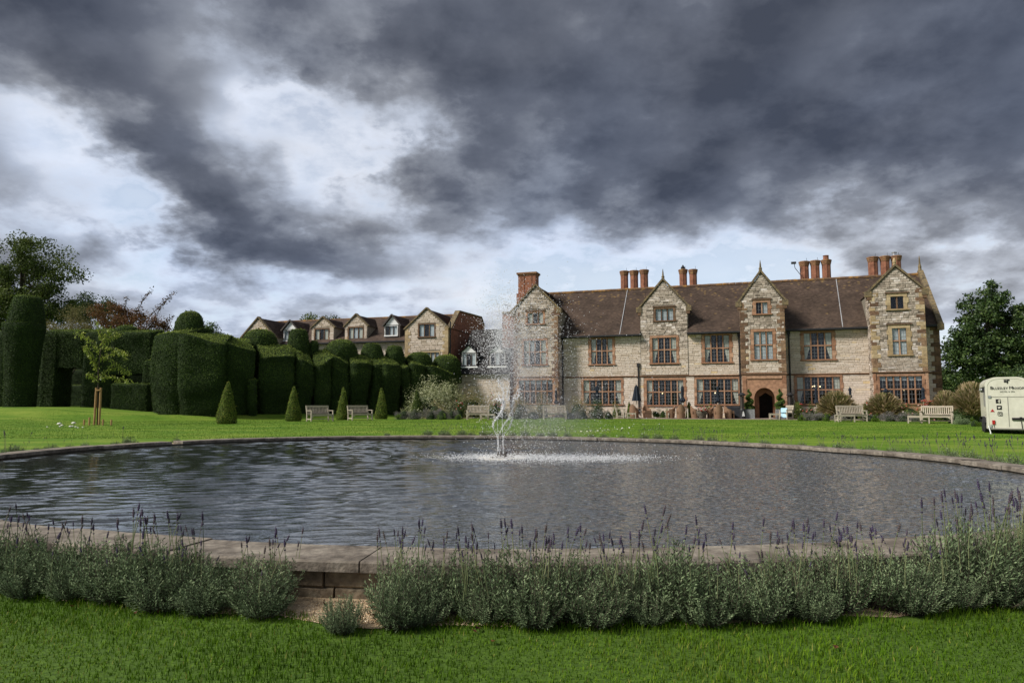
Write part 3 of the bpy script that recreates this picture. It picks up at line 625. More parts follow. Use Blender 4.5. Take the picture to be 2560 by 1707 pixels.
# pebbles and litter in the bare patch
def pebbles():
    n = 6500; t = nrg.uniform(0, 1, n); P = []
    base = MB(); base.add([(1, 0, 0), (0, 1, 0), (-1, 0, 0), (0, -1, 0), (0, 0, .7), (0, 0, -.7)], [(0, 1, 4), (1, 2, 4), (2, 3, 4), (3, 0, 4), (1, 0, 5), (2, 1, 5), (3, 2, 5), (0, 3, 5)]); bv = np.array(base.V); bf = base.F
    V = []; F = []; T = []
    for i in range(n):
        kk = nrg.uniform(-7, 8); 
        if i < 3600: kk = nrg.normal(-1.12, .34)
        tt = float(np.interp((s0 + sgn * kk) % s3[-1], s3, ts3)); q = oval(tt, nrg.uniform(.52, 1.05)); s = nrg.uniform(.004, .011)
        b = len(V) * 1
        ang = nrg.random() * 6.28; c, sn = math.cos(ang), math.sin(ang)
        vv = bv * s * (1, nrg.uniform(.6, 1), nrg.uniform(.6, 1)); vv = np.c_[vv[:, 0] * c - vv[:, 1] * sn, vv[:, 0] * sn + vv[:, 1] * c, vv[:, 2]] + (q.x, q.y, g(q.x, q.y) + .012 + s * .4)
        V.append(vv); T += [nrg.random()] * len(bv)
    m = len(bv); tri = []
    for f in bf:
        for j in range(1, len(f) - 1): tri.append((f[0], f[j], f[j + 1]))
    tri = np.array(tri); F = (tri[None] + (np.arange(n) * m)[:, None, None]).reshape(-1, 3)
    o = link_mesh('pebbles', mesh_np('pebbles', np.concatenate(V), F, T), M['pebble'], kind='stuff'); o['label'] = 'pale gravel pebbles on the strip below the pool wall'
pebbles()
def leaf_litter_mesh():
    mb = MB(); mb.add([(-.03, 0, .004), (-.008, -.018, .012), (.03, 0, .008), (-.004, .02, .014), (0, 0, .002)], [(0, 1, 4), (1, 2, 4), (2, 3, 4), (3, 0, 4)]); me = mb.mesh('fallen_leaf'); me.materials.append(M['dead']); return me
LM = leaf_litter_mesh()
def fallen(px, py, sc, lab, grp):
    p = gp(px, py); o = bpy.data.objects.new('fallen_leaf', LM); C.objects.link(o); o.location = (p.x, p.y, g(p.x, p.y) + .02); o.rotation_euler = (rnd.gauss(0, .3), rnd.gauss(0, .3), rnd.random() * 6.28); o.scale = (sc,) * 3; tag(o, lab, 'leaf', grp)
for px, py in ((178, 1523), (395, 1538), (1195, 1583), (1185, 1588), (1898, 1572), (2090, 1627), (2488, 1505), (340, 1541), (1233, 1618), (318, 1519)):
    fallen(px, py, rnd.uniform(.8, 1.25), 'fallen brown leaf lying on the short front lawn', 'fallen leaves on the front lawn')
for i in range(46):
    kk = rnd.gauss(-1.15, .45) if i < 26 else rnd.uniform(-6, 7); tt = float(np.interp((s0 + sgn * kk) % s3[-1], s3, ts3)); q = oval(tt, rnd.uniform(.56, 1.06))
    o = bpy.data.objects.new('fallen_leaf', LM); C.objects.link(o); o.location = (q.x, q.y, g(q.x, q.y) + .02); o.rotation_euler = (rnd.gauss(0, .4), rnd.gauss(0, .4), rnd.random() * 6.28); o.scale = (rnd.uniform(.7, 1.2),) * 3
    tag(o, 'fallen reddish leaf on the gravel under the lavender row', 'leaf', 'fallen leaves on the gravel')
# ------------------------------------------------------------------ buildings
class Frame:
    def __init__(s, px0, Z0, px1, Z1, z):
        a = Vector(((px0 - 1280) / FPX * Z0, Z0)); b = Vector(((px1 - 1280) / FPX * Z1, Z1))
        s.O = a; s.ux = (b - a).normalized(); s.nb = Vector((-s.ux.y, s.ux.x)); s.z = z
        s.rot = math.atan2(s.ux.y, s.ux.x)
    def hit(s, px, py, v=0.):                    # pixel on the plane at local y = v -> (u, z)
        d = ray(px, py); d2 = Vector((d.x, d.y)); k = (s.O.dot(s.nb) + v) / d2.dot(s.nb)
        q = d2 * k - s.O
        return q.dot(s.ux), EYE + d.z * k - s.z
    def root(s, name, label, cat): return thing(name, label, cat, (s.O.x, s.O.y, s.z), s.rot)
    def world(s, u, v, z=0): q = s.O + s.ux * u + s.nb * v; return Vector((q.x, q.y, s.z + z))
STONES = []                                      # (area, verts, faces, tint, material key)
def face_front(v): return lambda u, z, d: (u, v - d, z)
def face_right(u0): return lambda y, z, d: (u0 + d, y, z)
def face_left(u0): return lambda y, z, d: (u0 - d, -y, z)
def bands(lo, hi, z0, z1, cuts):
    zs = sorted({z0, z1, *[z for c in cuts for z in c[2:4] if z0 < z < z1]})
    return list(zip(zs[:-1], zs[1:]))
def backing(mb, fn, lf, rf, z0, z1, openings, extra=(), thick=.0, tint=.5):
    zs = sorted({z0, z1, *extra, *[z for o in openings for z in o[2:4]]}); zs = [z for z in zs if z0 <= z <= z1]
    for a, b in zip(zs[:-1], zs[1:]):
        zm = (a + b) / 2; ops = sorted([o for o in openings if o[2] < zm < o[3]])
        le = (lf(a), lf(b)); 
        for o in ops + [None]:
            re = (o[0], o[0]) if o else (rf(a), rf(b))
            if max(re[0] - le[0], re[1] - le[1]) > .002: mb.add([fn(le[0], a, 0), fn(re[0], a, 0), fn(re[1], b, 0), fn(le[1], b, 0)], [(0, 1, 2, 3)], tint)
            if o: le = (o[1], o[1])
def courses(fn, lf, rf, z0, z1, openings, key, h=(.12, .17), ln=(.28, .62), gap=.012, proud=(.015, .035), jit=.004, tmean=.5, tsd=.2, rr=rnd):
    z = z0
    while z < z1 - .05:
        hh = rr.uniform(*h); zb = min(z + hh, z1); zm = (z + zb) / 2
        segs = []; le = max(lf(z), lf(zb)) ; re = min(rf(z), rf(zb))
        for o in sorted([o for o in openings if o[2] < zb - .01 and o[3] > z + .01]):
            if o[0] > le: segs.append((le, o[0]))
            le = max(le, o[1])
        if re > le: segs.append((le, re))
        for a, b in segs:
            u = a
            while u < b - .04:
                l = rr.uniform(*ln)
                if b - (u + l) < ln[0] * .6: l = b - u
                u1 = u + l; d = rr.uniform(*proud); j = lambda: rr.uniform(-jit, jit)
                x0, x1, y0, y1 = u + gap / 2, u1 - gap / 2, z + gap / 2, zb - gap / 2; c = min(.014, (x1 - x0) * .2)
                vs = [fn(x0, y0, 0), fn(x1, y0, 0), fn(x1, y1, 0), fn(x0, y1, 0), fn(x0 + c + j(), y0 + c + j(), d), fn(x1 - c + j(), y0 + c + j(), d), fn(x1 - c + j(), y1 - c + j(), d), fn(x0 + c + j(), y1 - c + j(), d)]
                t = min(1, max(0, rr.gauss(tmean, tsd)))
                STONES.append(((x1 - x0) * (y1 - y0), vs, t, key)); u = u1
        z = zb
def emit_stones(parent, n=300, name='stone'):
    global STONES
    STONES.sort(key=lambda s: -s[0])
    for a, vs, t, key in STONES[:n]: MB().add(vs, MB.BF, t).build(name, M[key], parent)
    rest = {}
    for a, vs, t, key in STONES[n:]: rest.setdefault(key, MB()).add(vs, MB.BF, t)
    for k, mb in rest.items(): mb.build('stones', M[k], parent, kind='stuff')
    STONES = []
def slope(mb, e0, e1, r0, r1, gauge=.105, tile=.17, lip=.016, wob=.006, tint=.4, lich=0.):
    # tiled slope: eave e0->e1, ridge r0->r1, every course lapping the one below
    e0, e1, r0, r1 = map(Vector, (e0, e1, r0, r1)); n = max(2, int((r0 - e0).length / gauge)); m = max(2, int((e1 - e0).length / tile))
    nv = (e1 - e0).cross(r0 - e0).normalized()
    V = []; F = []; T = []
    for i in range(n):
        a0, a1 = i / n, (i + 1) / n
        sh = (.5 if i % 2 else 0) / m
        for j in range(m + (1 if sh else 0)):
            s0, s1 = max(0, j / m - sh), min(1, (j + 1) / m - sh)
            if s1 - s0 < 1e-4: continue
            f = lambda s, a: (e0.lerp(e1, s)).lerp(r0.lerp(r1, s), a)
            sg = .022 * (math.sin(e0.x + s0 * (e1 - e0).length * .9 + a0 * 2.2) + math.sin(s0 * (e1 - e0).length * .37 + a0 * 5)) * math.sin(math.pi * min(1, a0 * 1.0)) ; w = nv * (rnd.uniform(0, wob) + sg); l = nv * lip; b = len(V)
            V += [f(s0, a0) + l + w, f(s1, a0) + l + w, f(s1, a1) + nv * (.002 + sg), f(s0, a1) + nv * (.002 + sg), f(s0, a0) + nv * (sg - .03), f(s1, a0) + nv * (sg - .03)]
            F += [(b, b + 1, b + 2, b + 3), (b + 4, b + 5, b + 1, b)]
            t = min(.92, max(0, rnd.gauss(tint, .17)))
            if rnd.random() < lich * max(0, a0 - .6) * 2.2 + lich * .03: t = 1
            T += [t] * 6
    mb.V += [tuple(v) for v in V]; o = len(mb.V) - len(V); mb.F += [tuple(o + i for i in f) for f in F]; mb.T += T; mb.M += [0] * len(F)
def window(parent, v, u0, u1, z0, z1, nc, nr, mat, sw=.17, sill=True, hood=False, leaded=True, curt='sides', depth=.16, mull=.075, mmat=None, tilt=.012):
    mm = mmat or mat
    def sub(name, mb, m, **k): return mb.build(name, m, win, **k)
    f = MB(); pr = .045                                       # surround: jambs of separate blocks, lintel, reveal
    zz = z0; k = 0
    win = None
    f.box(u0 - sw, u1 + sw, v - pr, v + depth + .04, z1, z1 + sw * .95, rnd.uniform(.3, .8))
    win = f.build('window', mat, parent)
    for side in (-1, 1):
        zz = z0; k = rnd.randrange(2)
        while zz < z1 - .01:
            hh = min(rnd.uniform(.26, .42), z1 - zz); w = sw * (1.0 if k % 2 else 1.38); b = MB()
            x0, x1 = (u0 - w, u0) if side < 0 else (u1, u1 + w)
            b.box(x0, x1, v - pr + rnd.uniform(0, .006), v + depth + .04, zz + .003, zz + hh - .003, rnd.random()); sub('jamb_stone', b, mat); zz += hh; k += 1
    if sill: sub('sill', MB().box(u0 - sw * 1.5, u1 + sw * 1.5, v - .11, v + depth + .04, z0 - .10, z0, .25), mat)
    if hood: sub('hood_mould', MB().box(u0 - sw * 1.5, u1 + sw * 1.5, v - .10, v + .05, z1 + sw * .95 + .002, z1 + sw * .95 + .085, .2), M['darksand'])
    cw = (u1 - u0) / nc; tr = z0 + (z1 - z0) * (.52 if nr == 2 else 1.0)
    for i in range(1, nc): sub('mullion', MB().box(u0 + i * cw - mull / 2, u0 + i * cw + mull / 2, v + .02, v + depth - .005, z0, z1, rnd.random()), mm)
    rows = [(z0, z1)]
    if nr == 2:
        tb = MB()
        for i in range(nc): tb.box(u0 + i * cw + mull / 2 + .001, u0 + (i + 1) * cw - mull / 2 - .001, v + .024, v + depth - .008, tr - .04, tr + .04, .6)
        sub('transom', tb, mm); rows = [(z0, tr - .04), (tr + .04, z1)]
    bars = MB(); gy = v + depth * .5
    for i in range(nc):
        a, b = u0 + i * cw + (mull / 2 if i else 0), u0 + (i + 1) * cw - (mull / 2 if i < nc - 1 else 0)
        for ri, (c, d) in enumerate(rows):
            p = MB().add([(a - (a + b) / 2, 0, c - (c + d) / 2), (b - (a + b) / 2, 0, c - (c + d) / 2), (b - (a + b) / 2, 0, d - (c + d) / 2), (a - (a + b) / 2, 0, d - (c + d) / 2)], [(0, 1, 2, 3)])
            o = sub('pane', p, M['glass']); o.location = ((a + b) / 2, gy, (c + d) / 2); o.rotation_euler = (rnd.gauss(0, tilt), 0, rnd.gauss(0, tilt))
            for x0, x1 in ((a, a + .022), (b - .022, b)): bars.box(x0, x1, gy - .012, gy + .012, c, d, m=1)
            for y0, y1 in ((c, c + .022), (d - .022, d)): bars.box(a + .022, b - .022, gy - .011, gy + .011, y0, y1, m=1)
            if leaded:
                nh = max(2, round((d - c) / .27)); x = (a + b) / 2
                bars.box(x - .006, x + .006, gy - .016, gy - .006, c, d)
                for q in range(1, nh): zq = c + (d - c) * q / nh; bars.box(a, b, gy - .0155, gy - .0065, zq - .006, zq + .006)
            # cloth behind the glass
            cu = None
            if curt == 'sides' and i in (0, nc - 1): cu = 'tie' if ri == 0 and nr == 2 else 'full'
            elif curt == 'net' : cu = 'net' if rnd.random() < .75 else None
            elif curt == 'mixed': cu = ('full' if i in (0, nc - 1) else ('net' if rnd.random() < .3 else None))
            elif curt == 'blind' and ri == nr - 1: cu = 'blind'
            if cu:
                n = 10; y0 = gy + .035; vs = []; out = -1 if i == 0 else 1
                for q in range(n + 1):
                    s = q / n; wav = .012 * math.sin(q * 2.3)
                    full0, full1 = a - .02, b + .02
                    if cu == 'tie':
                        lo = (full0, full0 + (b - a) * .35) if out < 0 else (full1 - (b - a) * .35, full1); hi = (full0, full1 - (b - a) * .12) if out < 0 else (full0 + (b - a) * .12, full1)
                    elif cu == 'full' and nc > 3: lo = hi = (full0, full1 - (b - a) * .08) if out < 0 else (full0 + (b - a) * .08, full1)
                    else: lo = hi = (full0, full1)
                    zt, zb = d, c
                    if cu == 'blind': zb = d - (d - c) * .35
                    if cu == 'net' and rnd.random() < 0: zb = c
                    vs += [(lo[0] + (lo[1] - lo[0]) * s, y0 + wav, zb), (hi[0] + (hi[1] - hi[0]) * s, y0 + wav, zt)]
                sub('curtain', MB().add(vs, [(2 * q, 2 * q + 2, 2 * q + 3, 2 * q + 1) for q in range(n)]), M['sheet'] if cu in ('net', 'blind') else M['curtain'], smooth=True)
    sub('glazing_bars', bars, [M['bars'], M['frame_d']])
    return win

H = Frame(1400, 55.7, 2165, 48.6, .50)
house = H.root('manor_house', 'long stone manor house with four gables, brick chimneys and brown tiled roof', 'house')
uw = lambda px, py, v: H.hit(px, py, v)[0]
zw = lambda px, py, v: H.hit(px, py, v)[1]
P1, P2, P3, P4 = -1.2, -.035, -1.3, -1.5                      # how far the gabled bays stand forward
ZS = zw(1480, 943, 0)                                        # string course
ZE = zw(1560, 837, -.3)                                      # eaves
RY = 4.2; ZR = zw(2000, 702, RY)                             # ridge
UL = uw(1284, 900, P1); UR = uw(2349, 860, 0)
wins = []                                                    # (bay, v, px0, px1, py0, py1, nc, nr, mat, sw, opts)
WD = [('b1', P1, 1319, 1358, 782, 809, 3, 1, 'sand', .13, dict(curt='mixed', hood=True, mmat='darksand')), ('b1', P1, 1310, 1365, 851, 911, 4, 2, 'sand', .14, dict(curt='mixed')), ('b1', P1, 1297, 1382, 950, 1008, 6, 2, 'sand', .16, dict(curt='blind')),
      ('m', 0, 1478, 1531, 847, 910, 4, 2, 'sand', .18, dict()), ('m', 0, 1459, 1553, 950, 1010, 6, 2, 'sand', .16, dict()),
      ('b2', P2, 1639, 1683, 772, 801, 3, 1, 'darksand', .14, dict(curt='net', hood=True)), ('b2', P2, 1631, 1691, 844, 907, 4, 2, 'sand', .17, dict()), ('m', 0, 1617, 1709, 950, 1012, 6, 2, 'sand', .18, dict()),
      ('m', 0, 1762, 1823, 838, 905, 4, 2, 'sand', .20, dict()), ('m', 0, 1742, 1846, 947, 1010, 6, 2, 'sand', .14, dict()),
      ('b3', P3, 1890, 1919, 756, 784, 2, 1, 'sand', .20, dict(curt='net', hood=True)), ('b3', P3, 1885, 1932, 829, 898, 3, 2, 'sand', .20, dict(curt='net')),
      ('m', 0, 2010, 2080, 832, 898, 4, 2, 'sand', .20, dict()), ('m', 0, 1993, 2101, 942, 1009, 6, 2, 'sand', .16, dict()),
      ('b4', P4, 2226, 2259, 741, 772, 2, 1, 'ochre', .22, dict(curt='net', hood=True, mmat='darksand')), ('b4', P4, 2231, 2267, 820, 886, 2, 2, 'ochre', .24, dict(curt='net', hood=True, mmat='sand')), ('b4', P4, 2200, 2307, 940, 1008, 6, 2, 'sand', .15, dict(curt='blind'))]
OPEN = {}; SUR = {}
for bay, v, x0, x1, y0, y1, nc, nr, mk, sw, kw in WD:
    ym = (y0 + y1) / 2; xm = (x0 + x1) / 2
    u0, u1, z0, z1 = uw(x0, ym, v), uw(x1, ym, v), zw(xm, y1, v), zw(xm, y0, v)
    kw = dict(kw); mm = kw.pop('mmat', None)
    window(house, v, u0, u1, z0, z1, nc, nr, M[mk], sw, mmat=M[mm] if mm else None, leaded=(nr == 2 or bay != 'b4'), **kw)
    OPEN.setdefault(bay, []).append((u0, u1, z0, z1)); SUR.setdefault(bay, []).append((u0 - sw * 1.2, u1 + sw * 1.2, z0 - .11, z1 + sw * .95 + (.09 if kw.get('hood') else 0)))
# --- bays
def bay_dims(v, xl, xr, yk, xa, ya):
    ul, ur = uw(xl, 880, v), uw(xr, 880, v); zk = (zw(xl, yk[0], v) + zw(xr, yk[1], v)) / 2; zt = zw(xa, ya, v)
    return ul, ur, zk, zt
BAYS = {'b1': (P1,) + bay_dims(P1, 1285, 1395, (774, 774), 1342, 716), 'b2': (P2,) + bay_dims(P2, 1602, 1721, (771, 765), 1658, 702), 'b3': (P3,) + bay_dims(P3, 1853, 1964, (757, 750), 1902, 682), 'b4': (P4,) + bay_dims(P4, 2181, 2317, (731, 723), 2240, 668)}
mback = MB(); mback_d = MB(); roof = MB()
walls = MB()
for b, (v, ul, ur, zk, zt) in BAYS.items():
    um = (ul + ur) / 2; z0 = -.3 if b != 'b2' else ZE - .5; mback_d = MB()
    if b == 'b2': z0 = ZS + .12
    lf = lambda z, ul=ul, um=um, zk=zk, zt=zt: ul if z <= zk else ul + (um - ul) * (z - zk) / (zt - zk)
    rf = lambda z, ur=ur, um=um, zk=zk, zt=zt: ur if z <= zk else ur + (um - ur) * (z - zk) / (zt - zk)
    op = list(OPEN[b]); su = list(SUR[b])
    if b == 'b3':
        da, db = uw(1886, 1010, v), uw(1938, 1010, v); op.append((da, db, -.3, zw(1912, 969, v))); su.append((uw(1857, 1000, v), uw(1968, 1000, v), -.3, ZS + .05))
    backing(mback_d, face_front(v), lf, rf, z0, zt - .01, op, extra=(zk,))
    top = ZE - 1.0 if b != 'b2' else ZE - .6
    fi = lambda f, s: (lambda z: f(z) + s * .03)
    if b == 'b4': su.append((ul - .1, ur + .1, -.3, ZS + .02))
    courses(face_front(v), fi(lf, 1), fi(rf, -1), z0, ZE - 1.2, su, 'stone' if b != 'b4' else 'rubble', h=(.12, .17), ln=(.22, .55), tmean=.48 if b != 'b4' else .66, tsd=.22 if b != 'b4' else .17)
    courses(face_front(v), fi(lf, 1), fi(rf, -1), ZE - 1.2, zt - .2, su, 'rubble', h=(.11, .19), ln=(.20, .52), proud=(.01, .05), jit=.012, tmean=.60, tsd=.20)
    # side returns and quoins
    if b != 'b2':
        for fn, sgn_ in ((face_right(ur), 1), (face_left(ul), -1)):
            a0, a1 = (v, .2) if sgn_ > 0 else (-.2, -v)
            ztop = zk + .1
            backing(mback_d, fn, lambda z: a0, lambda z: a1, -.3, ztop, [])
            courses(fn, lambda z: a0 + .03, lambda z: a1, -.3, ztop, [], 'rubble', tmean=.55, tsd=.22)
        for u, s_ in ((ul, -1), (ur, 1)):
            z = -.3 if b != 'b4' else ZS + .06; k = 0
            if b == 'b3': z = ZS - .05
            while z < zk - .2:
                hh = rnd.uniform(.24, .34); w, dth = (.52, .30) if k % 2 else (.30, .5); dth = min(dth, -v - .05)
                x0, x1 = (u - .028, u + w) if s_ < 0 else (u - w, u + .028)
                mk = 'darksand' if b != 'b4' or rnd.random() < .45 else 'ochre'
                bevel(MB().box(x0, x1, v - .042, v + dth, z + .005, z + hh - .005, rnd.random()).build('quoin', M[mk], house), .012); z += hh; k += 1
    # gable copings, kneelers, finial
    for s_, ue in ((-1, ul), (1, ur)):
        a = Vector((ue + s_ * .16, v + .10, zk - .02)); t = Vector((um, v + .10, zt + .17)); seg = 5
        for q in range(seg):
            pa, pb = a.lerp(t, q / seg + .004), a.lerp(t, (q + 1) / seg - (.004 if q < seg - 1 else 0))
            MB().bar(pa, pb, .40, .13, up=(0, -1, 0) if False else (0, 0, 1)).build('gable_coping', M['coping'], house)
        MB().box(ue - .30 if s_ < 0 else ue - .12, ue + .12 if s_ < 0 else ue + .30, v - .09, v + .34, zk - .34, zk + .06, .4).build('kneeler', M['coping'], house)
        MB().box(ue - .18 if s_ < 0 else ue - .08, ue + .08 if s_ < 0 else ue + .18, v - .07, v + .30, zk - .56, zk - .345, .3).build('kneeler', M['darksand'], house)
    if b in ('b2', 'b3'): MB().lathe([(.13, 0), (.10, .1), (.13, .16), (.07, .28), (.055, .5), (.012, .80)], 8, (um, v + .1, zt + .17)).build('finial', M['coping'], house)
    if b == 'b4': MB().lathe([(.12, 0), (.09, .08), (.13, .2), (.10, .34), (.05, .46), (.02, .52)], 10, (um, v + .1, zt + .17)).build('finial', M['ochre'], house)
    # pitched roof running back from the gable
    yb = RY + .2
    slope(roof, (ul - .06, v + .2, zk - .08), (ul - .06, yb, zk - .08), (um, v + .2, zt - .02), (um, yb, zt - .02), tint=.34)
    slope(roof, (ur + .06, yb, zk - .08), (ur + .06, v + .2, zk - .08), (um, yb, zt - .02), (um, v + .2, zt - .02), tint=.34)
    MB().tube([(um, v + .3, zt + .0), (um, yb, zt + .0)], .10, 8).build('ridge_tiles', M['ridge'], house)
    # cheeks between the main roof and the gable's eaves
    for ue in (ul, ur): mback_d.add([(ue, v + .02, ZE - .6), (ue, yb, ZE - .6), (ue, yb, zk), (ue, v + .02, zk)], [(0, 1, 2, 3)], .4)
    mback_d.build('wall', M['mortar_d'], house)
# --- main wall
blk = [(BAYS[b][1], BAYS[b][2], -.4, ZE + 1) for b in ('b1', 'b3', 'b4')]
backing(mback, face_front(0.), lambda z: BAYS['b1'][2] - .2, lambda z: UR, -.3, ZE, OPEN['m'] + OPEN['b2'][1:] + [(uw(1880, 1010, 0), uw(1945, 1010, 0), -.3, ZS - .3)], extra=(ZS,))
g2 = [(BAYS['b2'][1], BAYS['b2'][2], ZS + .12, ZE + 1)]
courses(face_front(0.), lambda z: BAYS['b1'][2] + .02, lambda z: UR - .35, -.3, ZS - .04, SUR['m'] + blk, 'stone', h=(.13, .20), ln=(.35, .85), gap=.009, proud=(.012, .022), jit=.002, tmean=.62, tsd=.15)
courses(face_front(0.), lambda z: BAYS['b1'][2] + .02, lambda z: UR - .35, ZS + .06, ZE - .02, SUR['m'] + blk + g2, 'stone', h=(.11, .16), ln=(.26, .62), tmean=.55, tsd=.20)
for s_, a, b in ((0, BAYS['b1'][2], BAYS['b3'][1]), (0, BAYS['b3'][2], BAYS['b4'][1]), (0, BAYS['b4'][2], UR + .03)):
    MB().prism([(0, ZS - .05), (-.06, ZS - .02), (-.10, ZS + .03), (0, ZS + .10)], lambda y, z, a=a: (a + .01, y, z), lambda y, z, b=b: (b - .01, y, z)).build('string_course', M['darksand'], house)
for b in ('b1', 'b4'):
    v, ul, ur = BAYS[b][:3]
    MB().prism([(v + .02, ZS - .05), (v - .06, ZS - .02), (v - .10, ZS + .03), (v + .02, ZS + .10)], lambda y, z, a=ul: (a - .08, y, z), lambda y, z, b=ur: (b + .08, y, z)).build('string_course', M['darksand'], house)
z = -.3; k = 0                                             # quoins of the end wall
while z < ZE - .05:
    hh = min(rnd.uniform(.26, .36), ZE - z); w = .55 if k % 2 else .34
    bevel(MB().box(UR - w, UR + .03, -.045, .4, z + .005, z + hh - .005, rnd.random()).build('quoin', M['darksand'], house), .012); z += hh; k += 1
# red sandstone facing of the tower's ground floor
v, ul, ur = BAYS['b4'][:3]; o4 = OPEN['b4'][2]
for x0, x1 in ((ul - .02, o4[0] - .20), (o4[1] + .20, ur + .02)):
    z = -.3
    while z < ZS - .06:
        hh = min(rnd.uniform(.4, .62), ZS - .06 - z); bevel(MB().box(x0, x1, v - .05, v + .3, z + .004, z + hh - .004, rnd.random()).build('facing_stone', M['sand'], house), .012); z += hh
z = -.3
while z < o4[2] - .12:
    hh = min(rnd.uniform(.2, .3), o4[2] - .11 - z); bevel(MB().box(o4[0] - .19, o4[1] + .19, v - .048, v + .1, z + .004, z + hh - .004, rnd.random()).build('facing_stone', M['sand'], house), .012); z += hh
# --- back, ends, floor of the dark rooms
mback.box(UL, UR - .02, RY * 2 - .2, RY * 2, -.3, ZE)
mback.add([(UR, 0, -.3), (UR, 2 * RY, -.3), (UR, 2 * RY, ZE), (UR, RY, ZR - .05), (UR, 0, ZE)], [(0, 1, 2, 3, 4)])
mback.add([(UL, P1, -.3), (UL, P1, ZE), (UL, RY, ZR - .05), (UL, 2 * RY, ZE), (UL, 2 * RY, -.3)], [(0, 1, 2, 3, 4)])
mback.build('wall', M['mortar'], house)
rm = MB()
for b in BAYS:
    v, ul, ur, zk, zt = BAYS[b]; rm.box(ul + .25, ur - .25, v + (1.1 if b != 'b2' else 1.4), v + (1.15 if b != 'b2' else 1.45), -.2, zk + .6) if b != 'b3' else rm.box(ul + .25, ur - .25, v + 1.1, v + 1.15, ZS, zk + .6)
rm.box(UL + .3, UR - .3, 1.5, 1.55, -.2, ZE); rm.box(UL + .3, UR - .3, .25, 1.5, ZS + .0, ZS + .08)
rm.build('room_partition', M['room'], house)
# --- main roof
for a_, b_, y_ in ((UL, BAYS['b2'][1], -.34), (BAYS['b2'][1], BAYS['b2'][2], .20), (BAYS['b2'][2], UR - .05, -.34)):
    z_ = ZE + .02 + (ZR - ZE - .02) * (y_ + .34) / (RY + .34)
    slope(roof, (a_, y_, z_), (b_, y_, z_), (a_, RY, ZR), (b_, RY, ZR), tint=.42, lich=.10)
roof.add([(UL, RY, ZR - .02), (UR - .05, RY, ZR - .02), (UR - .05, 2 * RY + .3, ZE), (UL, 2 * RY + .3, ZE)], [(0, 1, 2, 3)], .4)
roof.build('roof', M['tiles'], house)
nr_ = 60
for i in range(nr_):
    a, b = UL + (UR - UL) * i / nr_, UL + (UR - UL) * (i + 1) / nr_
    MB().tube([(a + .005, RY, ZR + .02 + rnd.uniform(-.01, .01)), (b - .005, RY, ZR + .02 + rnd.uniform(-.01, .01))], .13, 8).build('ridge_tile', M['ridge'], house)
gut = MB()
for a, b in ((BAYS['b1'][2], BAYS['b2'][1] + .05), (BAYS['b2'][2] - .05, BAYS['b3'][1]), (BAYS['b3'][2], BAYS['b4'][1]), (BAYS['b4'][2], UR - .15)):
    m_ = MB(); m_.prism([(-.50, ZE - .10), (-.34, ZE - .10), (-.34, ZE + .02), (-.50, ZE + .02)], lambda y, z, a=a: (a, y, z), lambda y, z, b=b: (b, y, z)); m_.box(a, b, -.335, .0, ZE - .13, ZE - .08)
    m_.build('gutter', M['iron'], house)
def downpipe(px, ytop, ybot, v):
    u = uw(px, (ytop + ybot) / 2, v); z1, z0 = zw(px, ytop, v), zw(px, ybot, v); m_ = MB(); m_.tube([(u, v - .09, z0), (u, v - .09, z1)], .055, 8)
    for q in np.linspace(z0 + .3, z1 - .1, 5): m_.box(u - .08, u + .08, v - .14, v - .02, q - .03, q + .03)
    m_.box(u - .11, u + .11, v - .18, v - .03, z1 - .02, z1 + .22); m_.build('downpipe', M['iron'], house)
downpipe(1408, 850, 1040, -.05); downpipe(1597, 915, 1035, 0); downpipe(1850, 840, 1040, 0); downpipe(1975, 836, 1040, 0); downpipe(2178, 828, 1040, 0)
# white lead strips on the roof
for x0, y0, x1, y1 in ((1569, 729, 1549, 836), (2090, 700, 2107, 819)):
    u0 = uw(x0, y0, RY); u1 = uw(x1, y1, -.3)
    MB().bar((u0, RY - .05, ZR + .02), (u1, -.30, ZE + .06), .05, .03).build('lead_strip', M['lead'], house)
# east gable parapet
a, t = Vector((UR + .02, -.40, ZE - .02)), Vector((UR + .02, RY, ZR + .22))
for q in range(6): MB().bar(a.lerp(t, q / 6 + .003), a.lerp(t, (q + 1) / 6 - .003), .34, .30).build('gable_coping', M['coping'], house)
MB().bar((UR + .02, 2 * RY + .4, ZE), t, .34, .30).build('gable_coping', M['coping'], house)
MB().box(UR - .2, UR + .22, -.52, .1, ZE - .35, ZE + .1).build('kneeler', M['coping'], house)
MB().lathe([(.14, 0), (.11, .15), (.12, .3), (.07, .5), (.04, .95), (.01, 1.15)], 8, (UR, RY, ZR + .30)).build('finial', M['coping'], house)
